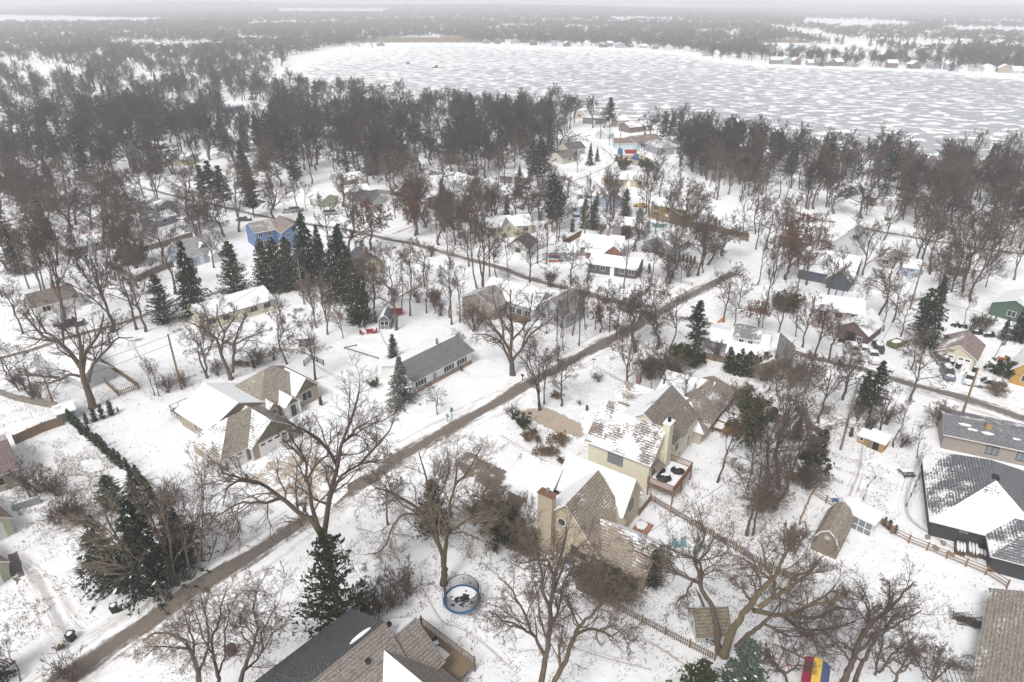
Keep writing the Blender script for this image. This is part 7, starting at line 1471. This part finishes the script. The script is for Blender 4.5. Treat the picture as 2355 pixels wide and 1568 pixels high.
tiny('planter', (2327, 1197), 'green planter beside the charcoal hip house corner', 'planter', lambda m: m.tube((0, 0, 0), (0, 0, .5), .2, .28, 10), plain('green_pot', (.03, .25, .1)))
tiny('play_slide', (1199, 803), 'blue and purple toy slide behind the grey two-winged house trees', 'slide', lambda m: (m.bar((-.8, 0, .1), (.4, 0, 1.3), .5, .08), m.bar((.4, 0, 0), (.4, 0, 1.4), .45, .1)), M['navy'], 40); tiny('play_slide', (1802, 806), 'orange and blue toddler slide at the foot of the bare tree past the junction', 'slide', lambda m: (m.bar((-.8, 0, .1), (.4, 0, 1.1), .5, .08), m.bar((.4, 0, 0), (.4, 0, 1.2), .45, .1)), M['orange'], 10)
r = tag(empty('swing_set', UR(1852, 795), R(10)), 'old grey metal swing frame on the lawn past the junction', 'swing set'); m = MB(); m.bar((-1.6, 0, 2.3), (1.6, 0, 2.3), .1); [m.bar((x, 0, 2.3), (x * 1.1, y, 0), .08) for x in (-1.6, 1.6) for y in (-1, 1)]; m.build('frame', M['greywood'], r)
for (px, lb, rz) in (((1770, 1612), 'teal bicycle leaning under the playhouse eave, left one', 10), ((1785, 1618), 'dark bicycle leaning under the playhouse eave, right one', -5)):
    r = tag(empty('bicycle', UR(*px), R(rz)), lb, 'bicycle')
    for x in (-.5, .5):
        m = MB(); [m.tube((x + .33 * math.cos(t), 0, .34 + .33 * math.sin(t)), (x + .33 * math.cos(t + .45), 0, .34 + .33 * math.sin(t + .45)), .02, n=4, cap=False) for t in np.arange(0, 6.28, .449)]; m.build('wheel', M['tyre'], r)
    m = MB(); [m.bar(a, b, .035) for a, b in (((-.5, 0, .34), (-.1, 0, .34)), ((-.1, 0, .34), (-.22, 0, .85)), ((-.22, 0, .8), (.35, 0, .82)), ((-.1, 0, .34), (.35, 0, .8)), ((.5, 0, .34), (.33, 0, .98)), ((-.5, 0, .34), (-.2, 0, .78)))]; m.bar((.33, -.25, 1.0), (.33, .25, 1.0), .03); m.build('frame', M['teal'] if 'teal' in lb else M['red'], r); m = MB(); m.box(-.36, -.07, .86, -.12, .07, .92); m.build('saddle', M['black'], r)
tiny('brush_pile', (2412, 1555), 'heap of cut brown branches on the snow left of the sage green house', 'brush pile', lambda m: [m.bar((rnd.uniform(-1.5, 1.2), rnd.uniform(-.8, .8), rnd.uniform(.05, .4)), (rnd.uniform(-1.5, 2.2), rnd.uniform(-.9, .9), rnd.uniform(.1, .8)), .05) for _ in range(70)], M['bark'], -20, part='branches')
for (x, y, rx, ry, lb) in ((2375, 1120, 1.3, .55, 'clipped snowy shrub against the low taupe house, left one'), (2483, 1155, 1.2, .5, 'clipped snowy shrub against the low taupe house, right one'), (2304, 1089, .8, .7, 'left ball of the pair of clipped dark shrubs'), (2326, 1094, .8, .7, 'right ball of the pair of clipped dark shrubs'), (2287, 1040, 2.9, 1.2, 'long mound of trimmed grey-green juniper beside the lower right road')):
    X, Y = U(x, y); r = tag(empty('clipped_shrub', (X, Y, 0), R(-25)), lb, 'shrub'); g = np.random.default_rng(int(x)); n = 2200; d = g.normal(size=(n, 3)); d /= np.linalg.norm(d, axis=1, keepdims=True); c = d * np.array([rx, ry, .8]) * g.uniform(.75, 1, (n, 1)); c[:, 2] = np.abs(c[:, 2])
    v, f = leaves_quads(c[:, None], n, .13, g); v[:, 2] = np.maximum(v[:, 2], .03); mesh_obj('foliage', np_mesh('foliage', v, f, M['blue_needle'] if ry != .7 else M['cedar']), r)
# ------------------------------------------------------------------ far shore cottages
def far_house(x, y, i, left):
    X, Y = U(x, y); wv = rnd.uniform(7.5, 11); d = rnd.uniform(7, 10); c = rnd.choice([GREY, (.2, .19, .19), WH, TAN, (.16, .12, .1), LGREY, (.3, .33, .38)])
    side = 'left of' if left else 'right of'
    r = tag(empty('house', (X, Y, 0), R(rnd.uniform(-20, 20))), f'hazy snow-roofed cottage on the far lake shore, number {i}', 'house', 'cottages on the far shore'); r['label'] = FARL(i)
    volume(r, 'gable', 0, 0, wv, d, rnd.choice([3, 4.5, 5]), rnd.uniform(2.2, 3.2), rnd.choice(['x', 'y', 'y']), siding(c), roofmat(rG), [rnd.uniform(.4, 1.0), rnd.uniform(.4, 1)]); HOUSES.append(('far shore cottage', X, Y, 7))
FS = [(812,108),(838,110),(868,106),(1060,84),(1112,100),(1138,101),(1162,102),(1178,100),(1222,104),(1268,106),(1300,107),(1324,108),(1345,106),(1382,109),(1398,107),(1418,110),(1442,108),(1470,110),(1500,113),(1530,116),(1570,119),(1620,129),(1640,131),(1772,147),(1800,148),(1824,149),(1858,150),(1876,151),(1898,151),(1922,152),(1946,153),(1976,153),(2040,156),(2096,158),(2142,158),(2172,160),(2200,162),(2262,165),(2296,167),(2330,169),(2110,70),(2250,88),(2210,98),(2030,97),(2300,104),(1210,88),(1440,63),(60,112),(745,88),(700,90)]
def FARL(i):
    n = len(FS); x, y = FS[i]
    if i < 3: return f'hazy lakeside cottage at the left end of the far shore, {("left","middle","right")[i]} of three'
    if y < 100: return ('hazy farm building among the woods beyond the lake, ' + {3: 'above the reed beds', 40: 'highest on the right', 41: 'on the upper right slope', 42: 'left part of the right slope', 43: 'behind the white field', 44: 'at the right edge', 45: 'above the central shore', 46: 'beyond the central woods', 48: 'left of the lake end', 49: 'leftmost by the lake end'}.get(i, 'on the far left'))
    k = [j for j in range(n) if FS[j][1] >= 100 and j >= 4]; q = k.index(i) + 1 if i in k else 0
    return f'snow-roofed far shore cottage, number {q} from the left in the lakeside row' if q else 'hazy farm house in the far left woods'
for i, (x, y) in enumerate(FS): far_house(x, y, i, False)
for (x, y, w_, d_, lb) in ((1020, 93, 150, 22, 'rusty brown reed bed at the far end of the lake'), (1095, 82, 60, 30, 'second reed bed beyond the lake end'), (1780, 97, 50, 6, 'brown grass strip above the far field')):
    X, Y = U(x, y); g = np.random.default_rng(int(x)); n = 9000; c = np.stack([g.uniform(-w_, w_, n), g.uniform(-d_ * 3, d_ * 3, n), np.zeros(n)], 1); h = g.uniform(1.5, 3, n); ww = np.full((n, 1), .5)
    V = np.stack([c, c + np.concatenate([ww, ww * 0, ww * 0], 1), c + np.concatenate([ww, ww * 0, h[:, None]], 1), c + np.concatenate([ww * 0, ww * 0, h[:, None]], 1)], 1).reshape(-1, 3)
    o = mesh_obj('reeds', np_mesh('reeds', V, np.arange(4 * n).reshape(-1, 4), M['reed'])); o.location = (X, Y, 0); tag(o, lb, 'reeds', kind='stuff')

# ------------------------------------------------------------------ dead weeds and leaf litter standing out of the snow
g = np.random.default_rng(77); C = []
for (x, y, r, s) in BLOBS:
    X, Y = U(x, y)
    if Y > 260: continue
    n = int(r * r * s * (70 if x < 260 and y > 1000 else 34)); C.append(np.stack([X + g.normal(size=n) * r * .55, Y + g.normal(size=n) * r * .55], 1))
n = 1800; C.append(np.stack([g.uniform(-110, 115, n), g.uniform(40, 190, n)], 1)); C = np.concatenate(C)
cl = np.sin(C[:, 0] * .9 + 3 * np.sin(C[:, 1] * .31)) * np.sin(C[:, 1] * .8 + 2 * np.sin(C[:, 0] * .27)); C = C[cl > -.1]
dR = np.min(np.hypot(np.concatenate(ROADS)[None, :, 0] - C[:, None, 0], np.concatenate(ROADS)[None, :, 1] - C[:, None, 1]), axis=1); C = C[dR > 3.6]
hp = np.array([(h[1], h[2], h[3]) for h in HOUSES]); C = C[np.min(np.hypot(hp[None, :, 0] - C[:, None, 0], hp[None, :, 1] - C[:, None, 1]) - hp[None, :, 2] * .9, axis=1) > 0]
n = len(C); c = np.concatenate([C, np.zeros((n, 1))], 1); az = g.uniform(0, 6.28, n); L_ = g.uniform(.08, .42, n)[:, None]; wd = np.stack([np.cos(az), np.sin(az), az * 0], 1) * .035; up = np.stack([np.sin(az) * .8, -np.cos(az) * .8, g.uniform(.15, 1, n)], 1) * L_
V = np.stack([c - wd, c + wd, c + wd * .4 + up, c - wd * .4 + up], 1).reshape(-1, 3)
tag(mesh_obj('dry_weeds', np_mesh('dry_weeds', V, np.arange(4 * n).reshape(-1, 4), M['brown_leaf'])), 'dead weeds and litter poking through the yard snow', 'weeds', kind='stuff')
# ------------------------------------------------------------------ random woods: nearest as trees of their own, the rest as one stand
def inside(p, poly):
    x, y = p; c = False; n = len(poly)
    for i in range(n):
        (x1, y1), (x2, y2) = poly[i], poly[(i + 1) % n]
        if (y1 > y) != (y2 > y) and x < (x2 - x1) * (y - y1) / (y2 - y1) + x1: c = not c
    return c
RP = np.concatenate(ROADS)
HP = np.array([(h[1], h[2]) for h in HOUSES]); HR = np.array([h[3] for h in HOUSES])
LKP = [tuple(q) for q in lp]
def free(X, Y, rm=5.5, hm=2.0):
    if np.min(np.hypot(RP[:, 0] - X, RP[:, 1] - Y)) < rm: return False
    if np.any(np.hypot(HP[:, 0] - X, HP[:, 1] - Y) < HR + hm): return False
    return not inside((X, Y), LKP)
# (polygon in the photo, trees per hectare, {kind: weight}, height range)
ZONES = [
 ([(1560,330),(1700,348),(1790,365),(1900,380),(2060,392),(2200,402),(2380,418),(2480,600),(2200,545),(2060,525),(1900,490),(1760,470),(1640,440),(1560,400)], 150, {'thin': 4, 'lone': 4, 'maple': 4, 'pine': .35, 'spruce': .35}, (11, 17)),
 ([(1640,440),(1790,480),(1900,500),(1860,560),(1800,620),(1700,560),(1640,520)], 120, {'thin': 6, 'lone': 4, 'russet': .5}, (11, 16)),
 ([(1700,640),(1860,560),(1900,620),(1850,740),(1760,800),(1660,740)], 60, {'thin': 6, 'lone': 3, 'russet': .7}, (8, 13)),
 ([(1990,660),(2110,680),(2060,760),(2000,800),(2020,720)], 50, {'thin': 5, 'lone': 3}, (8, 13)),
 ([(940,640),(1060,650),(1120,760),(1290,770),(1480,735),(1440,800),(1290,800),(1080,790),(1000,740)], 35, {'thin': 6, 'lone': 2, 'shrub': 3}, (7, 13)),
 ([(0,300),(330,290),(620,330),(700,430),(560,450),(330,400),(0,560)], 115, {'oak': 6, 'lone': 2, 'pine': .3, 'spruce': .5}, (13, 18)),
 ([(0,560),(330,440),(560,500),(560,540),(260,640),(0,650)], 60, {'oak': 5, 'lone': 3}, (13, 18)),
 ([(620,300),(1300,275),(1320,330),(1200,420),(1000,470),(820,420),(650,380)], 125, {'oak': 6, 'maple': 2, 'lone': 2, 'pine': .5, 'spruce': .8}, (13, 18)),
 ([(820,500),(1120,460),(1240,520),(1060,600),(900,560)], 75, {'oak': 3, 'russet': .8, 'lone': 2}, (12, 16)),
 ([(1560,960),(1720,960),(1840,1130),(1830,1330),(1700,1300),(1600,1120)], 38, {'thin': 5, 'tanshrub': .5, 'lone': 3}, (8, 14)),
 ([(1590,880),(1700,880),(1820,960),(1760,990),(1620,950)], 34, {'thin': 3, 'tanshrub': .6, 'lone': 3}, (8, 13)),
 ([(300,480),(640,520),(900,570),(1100,620),(1500,720),(1560,690),(1700,610),(1560,540),(1300,500),(1000,480),(640,470)], 66, {'thin': 4, 'lone': 3, 'oak': 3}, (10, 16)),
 ([(0,640),(300,640),(560,600),(900,700),(900,780),(600,700),(200,800),(0,860)], 30, {'lone': 4, 'thin': 3, 'oak': 2}, (10, 15)),
 ([(1300,272),(1440,290),(1540,303),(1640,325),(1660,400),(1560,400),(1480,310),(1300,300)], 70, {'maple': 3, 'lone': 2, 'pine': 1.2}, (11, 16)),
 ([(1080,470),(1300,420),(1400,400),(1420,480),(1500,520),(1300,540),(1100,520)], 60, {'maple': 3, 'lone': 2, 'oak': 1}, (10, 15)),
 ([(1850,560),(2020,540),(2354,600),(2354,720),(2200,760),(2000,760),(1860,700)], 32, {'thin': 3, 'lone': 3, 'maple': 2}, (10, 15)),
 ([(1480,470),(1700,545),(1690,610),(1560,680),(1480,700),(1460,560)], 50, {'thin': 3, 'lone': 3, 'maple': 1}, (11, 16)),
]
WOODS = [([(1560,108),(1760,128),(2060,140),(2354,156),(2420,160),(2420,186),(2250,171),(2060,158),(1850,153),(1680,142),(1560,120)], .3, .35),
   # farther woods, sampled per visible area: polygon, density factor, share of evergreens
 ([(-60,60),(560,52),(640,95),(700,120),(600,190),(700,205),(1000,235),(1220,255),(1320,275),(1280,300),(900,300),(620,320),(-60,330)], 1.15, .07),
 ([(580,60),(980,52),(1400,55),(1750,62),(1900,100),(1990,128),(2354,150),(2420,190),(2354,178),(2060,155),(1800,148),(1640,130),(1560,114),(1400,108),(1100,98),(920,92),(800,104),(700,120),(600,100)], 1.5, .06),
 ([(-60,40),(600,36),(1000,30),(1500,34),(2420,56),(2420,110),(2000,96),(1800,62),(1400,52),(600,54),(-60,58)], .8, .05),
 ([(-60,9),(2420,9),(2420,50),(1500,34),(1000,30),(600,36),(-60,40)], .8, .03),
 ([(1900,100),(2420,115),(2420,185),(2280,165),(2180,135),(2000,120)], 1.5, .35),
 ([(1560,330),(1700,348),(1900,380),(2200,402),(2480,430),(2480,600),(2200,545),(1900,490),(1640,440),(1560,400)], .8, .06),
]
CLEAR = [[(1738,103),(1800,97),(1960,104),(2110,122),(2190,136),(2180,144),(2060,139),(1900,131),(1760,121)], [(-60,36),(180,40),(400,46),(330,54),(60,54),(-60,52)],[(1850,44),(2040,48),(2120,60),(1960,66),(1840,56)],[(2150,62),(2420,66),(2420,80),(2200,74)],
 [(1980,93),(2190,100),(2180,120),(2080,112),(1960,100)],[(640,26),(900,28),(880,34),(640,32)],[(560,88),(700,92),(640,100),(540,98)],[(260,96),(480,100),(520,108),(400,116),(250,104)],[(1150,58),(1240,60),(1230,66),(1150,64)],[(1400,44),(1560,46),(1540,52),(1400,50)],
 [(0,140),(150,150),(180,180),(60,185),(0,170)],[(560,240),(640,250),(620,275),(520,275)],[(300,175),(420,185),(400,205),(310,200)],[(880,92),(1000,84),(1080,90),(1060,98),(900,96)],[(1300,60),(1420,64),(1400,70),(1300,68)],[(1600,72),(1700,75),(1690,81),(1600,79)],[(0,270),(110,280),(90,300),(0,300)],
 [(620,318),(760,330),(700,352),(640,345)],[(860,330),(1000,345),(960,380),(900,375)],[(1060,330),(1180,340),(1150,370),(1070,360)]]
cand = []
for (poly, dens, kinds, hr) in ZONES:
    W = [U(*p) for p in poly]; xs = [p[0] for p in W]; ys = [p[1] for p in W]
    area = abs(sum(W[i][0] * W[(i + 1) % len(W)][1] - W[(i + 1) % len(W)][0] * W[i][1] for i in range(len(W)))) / 2
    n = int(area / 10000 * dens); ks = list(kinds); ws = list(kinds.values()); k = 0; tries = 0
    while k < n and tries < n * 12:
        tries += 1; X = rnd.uniform(min(xs), max(xs)); Y = rnd.uniform(min(ys), max(ys))
        if not inside((X, Y), W) or not free(X, Y): continue
        kk = rnd.choices(ks, ws)[0]; cand.append((X, Y, kk, rnd.uniform(*hr) * (1 if kk not in ('shrub', 'tanshrub') else .55))); k += 1
cand.sort(key=lambda c: c[1])
nbare = sum(1 for t in TREES if t[1] in BAREK) + 24; rest = []
NB = 468
for (X, Y, kk, h) in cand:
    if kk in BAREK:
        if nbare < NB: nbare += 1; auto(kk, X, Y, h)
        else: rest.append((X, Y, kk, h))
    else: auto(kk, X, Y, h)
# ---- the farther woods, one object: points carrying whole trees
LOD = {}
def lod_obj(name, V, F, mats, mi=None):
    me = np_mesh(name, V, F, None)
    for m_ in mats: me.materials.append(m_)
    if mi is not None: me.polygons.foreach_set('material_index', np.asarray(mi, np.int32))
    return bpy.data.objects.new(name, me)
def lod_bare(kind, seed, lod, mat):
    lv = bare_arrays(kind, H0, np.random.default_rng(seed), lod); a = join([tubes(p, r, (5, 4, 3, 3)[min(i, 3)]) for i, (p, r) in enumerate(lv[:2])]); b = join([tubes(p, r, 3) for (p, r) in lv[2:]])
    V, F = join([a, b]); return lod_obj('woodland_tree', V, F, [M['bark'], mat], [0] * len(a[1]) + [1] * len(b[1]))
def lod_con(kind, seed, dens):
    a, b = conifer(kind, H0, np.random.default_rng(seed), dens); V, F = join([a, b]); return lod_obj('woodland_conifer', V, F, [M['bark'], M['needle']], [0] * len(a[1]) + [1] * len(b[1]))
near_l = [lod_bare('oak', 900 + i, 1, M['dark_twig']) for i in range(4)] + [lod_bare('maple', 910 + i, 1, M['dark_twig']) for i in range(3)] + [lod_bare('thin', 920, 1, M['dark_twig'])]
far_l = [lod_bare('oak', 930 + i, 2, M['dark_twig']) for i in range(4)]
con_l = [lod_con('spruce', 940, .5), lod_con('pine', 941, .7)]
pts = {'n': [], 'f': [], 'c': []}
for (X, Y, kk, h) in rest: pts['n'].append((X, Y, h))
def sample_woods(poly, dens, ever):
    xs = [p[0] for p in poly]; y0 = max(8, min(p[1] for p in poly)); y1 = max(p[1] for p in poly)
    for yb in np.arange(y0, y1, 2.0):
        d = U(1177, yb + 1)[1]; s = 14 * FD / (d * 1.02); n = (max(xs) - min(xs)) * 2.0 / (s * s * .42) * dens * (3.4 if s > 12 else (5.5 if s > 8 else 8))
        n = int(n) + (rnd.random() < n % 1)
        for _ in range(n):
            p = (rnd.uniform(min(xs), max(xs)), yb + rnd.uniform(0, 2))
            if not inside(p, poly) or any(inside(p, c) for c in CLEAR): continue
            X, Y = U(*p)
            if not free(X, Y, 4, .5): continue
            cl = math.sin(X / 71 + math.sin(Y / 93) * 2) * math.sin(Y / 57 + 1.3 * math.sin(X / 120))
            if cl < -.8 and d < 1500: continue
            far = d > 900; e = rnd.random() < ever
            pts['c' if e else ('f' if far else 'n')].append((X, Y, rnd.uniform(10, 15) * (1.05 if e else 1)))
for z in WOODS: sample_woods(*z)
def stand(name, label_group, plist, objs):
    me = bpy.data.meshes.new(name); P = np.array([(x, y, float(terrain(x, y))) for x, y, h in plist], np.float32)
    me.vertices.add(len(P)); me.vertices.foreach_set('co', P.ravel())
    for nm, v in (('sc', [h / H0 for *_, h in plist]), ('rz', [rnd.uniform(0, 6.28) for _ in plist])):
        a = me.attributes.new(nm, 'FLOAT', 'POINT'); a.data.foreach_set('value', v)
    for i in range(len(objs)): pass
    a = me.attributes.new('kd', 'INT', 'POINT'); a.data.foreach_set('value', [rnd.randrange(len(objs)) for _ in plist])
    o = mesh_obj(name, me); ng = bpy.data.node_groups.new(name, 'GeometryNodeTree'); ng.interface.new_socket('Geometry', in_out='INPUT', socket_type='NodeSocketGeometry'); ng.interface.new_socket('Geometry', in_out='OUTPUT', socket_type='NodeSocketGeometry')
    gi = ng.nodes.new('NodeGroupInput'); go = ng.nodes.new('NodeGroupOutput'); jn = ng.nodes.new('GeometryNodeJoinGeometry')
    def na(nm, tp): q = ng.nodes.new('GeometryNodeInputNamedAttribute'); q.data_type = tp; q.inputs[0].default_value = nm; return q.outputs[0]
    sc = na('sc', 'FLOAT'); rz = na('rz', 'FLOAT'); kd = na('kd', 'INT'); cx = ng.nodes.new('ShaderNodeCombineXYZ'); ng.links.new(rz, cx.inputs[2]); wide = 1.15 if 'evergreens' in name else (2.0 if 'distant' in name else 1.35); s3 = ng.nodes.new('ShaderNodeVectorMath'); s3.operation = 'SCALE'; s3.inputs[0].default_value = (wide, wide, 1); ng.links.new(sc, s3.inputs['Scale'])
    for i, ob in enumerate(objs):
        cmp_ = ng.nodes.new('FunctionNodeCompare'); cmp_.data_type = 'INT'; cmp_.operation = 'EQUAL'
        ins = [s for s in cmp_.inputs if s.type == 'INT']; ng.links.new(kd, ins[0]); ins[1].default_value = i
        oi = ng.nodes.new('GeometryNodeObjectInfo'); oi.inputs['Object'].default_value = ob; oi.inputs['As Instance'].default_value = True
        ip = ng.nodes.new('GeometryNodeInstanceOnPoints'); ng.links.new(gi.outputs[0], ip.inputs['Points']); ng.links.new(cmp_.outputs[0], ip.inputs['Selection'])
        ng.links.new(oi.outputs['Geometry'], ip.inputs['Instance']); ng.links.new(cx.outputs[0], ip.inputs['Rotation']); ng.links.new(s3.outputs[0], ip.inputs['Scale']); ng.links.new(ip.outputs[0], jn.inputs[0])
    ng.links.new(jn.outputs[0], go.inputs[0]); md = o.modifiers.new('trees', 'NODES'); md.node_group = ng
    tag(o, label_group, 'woodland', kind='stuff'); return o
print('WOODS', {k: len(v) for k, v in pts.items()}, 'trees', len(TREES), 'bare', nbare)
stand('woodland', 'dense bare grey-brown wood around the lake and the far left neighbourhood', pts['n'], near_l)
stand('distant_woodland', 'hazy bare woods beyond the frozen lake', pts['f'], far_l)
stand('distant_evergreens', 'scattered dark evergreens rising among the far woods', pts['c'], con_l)
# ------------------------------------------------------------------ labels for the plants: kind, then where it stands next to a landmark
KW = {'oak': 'gnarled bare oak', 'maple': 'upright bare tree', 'thin': 'slender bare tree', 'lone': 'bare forked tree', 'birch': 'tan twiggy birch', 'russet': 'oak with russet leaves', 'spruce': 'dark spruce', 'frost': 'frosted spruce', 'pine': 'tall pine', 'cedar': 'dense cedar', 'arb': 'small green conifer', 'bush': 'dark evergreen bush',
      'shrub': 'bare shrub', 'tanshrub': 'tan twiggy shrub', 'dryshrub': 'low brown-leaved shrub'}
GW = {'oak': 'oaks', 'maple': 'upright trees', 'thin': 'slender trees', 'lone': 'forked trees', 'birch': 'birches', 'russet': 'russet oaks', 'spruce': 'spruces', 'frost': 'frosted spruces', 'pine': 'pines', 'cedar': 'cedars', 'arb': 'small conifers', 'bush': 'evergreen bushes', 'shrub': 'bare shrubs', 'tanshrub': 'tan shrubs', 'dryshrub': 'brown shrubs'}
bucket = {}
for (r, kd, x, y, h) in TREES:
    dd = np.hypot(HP[:, 0] - x, (HP[:, 1] - y) * .8) - HR; i = int(np.argmin(dd)); hx, hy = HP[i]; dx = x - hx; dy = y - hy
    rel = ('behind' if dy > 0 else 'in front of') if abs(dy) > abs(dx) else ('right of' if dx > 0 else 'left of')
    bucket.setdefault((kd, rel, i), []).append((math.hypot(dx, dy), r, h))
ORD = ['nearest', 'second nearest', 'third nearest', 'fourth nearest', 'fifth nearest', 'sixth nearest']
for (kd, rel, i), lst in bucket.items():
    lst.sort(key=lambda q: q[0]); short = HOUSES[i][0]; n = len(lst)
    cat = CATS.get(kd, 'shrub')
    for j, (dist, r, h) in enumerate(lst):
        if n == 1: tag(r, f'{KW[kd]} {rel} the {short}', cat)
        elif n <= 6: tag(r, f'{KW[kd]} {rel} the {short}, {ORD[j]} of {n}', cat, f'{GW[kd]} {rel} the {short}')
        else: tag(r, f'{KW[kd]} in the thicket {rel} the {short}', cat, f'{GW[kd]} {rel} the {short}')
# ------------------------------------------------------------------ air
m = MB(); m.box(-14000, -60, -1.2, 14000, 14000, 66.0)
me = m.mesh('haze', []); hz = N('haze_air'); hz.t.nodes.remove(hz.b)
pv = hz.n('VolumePrincipled'); pv.inputs['Color'].default_value = (.85, .86, .885, 1); pv.inputs['Density'].default_value = .00044; pv.inputs['Anisotropy'].default_value = 0
out = [q for q in hz.t.nodes if q.type == 'OUTPUT_MATERIAL'][0]; hz.l(pv.outputs[0], out.inputs['Volume']); me.materials.append(hz.m)
tag(mesh_obj('haze', me), kind='stuff')
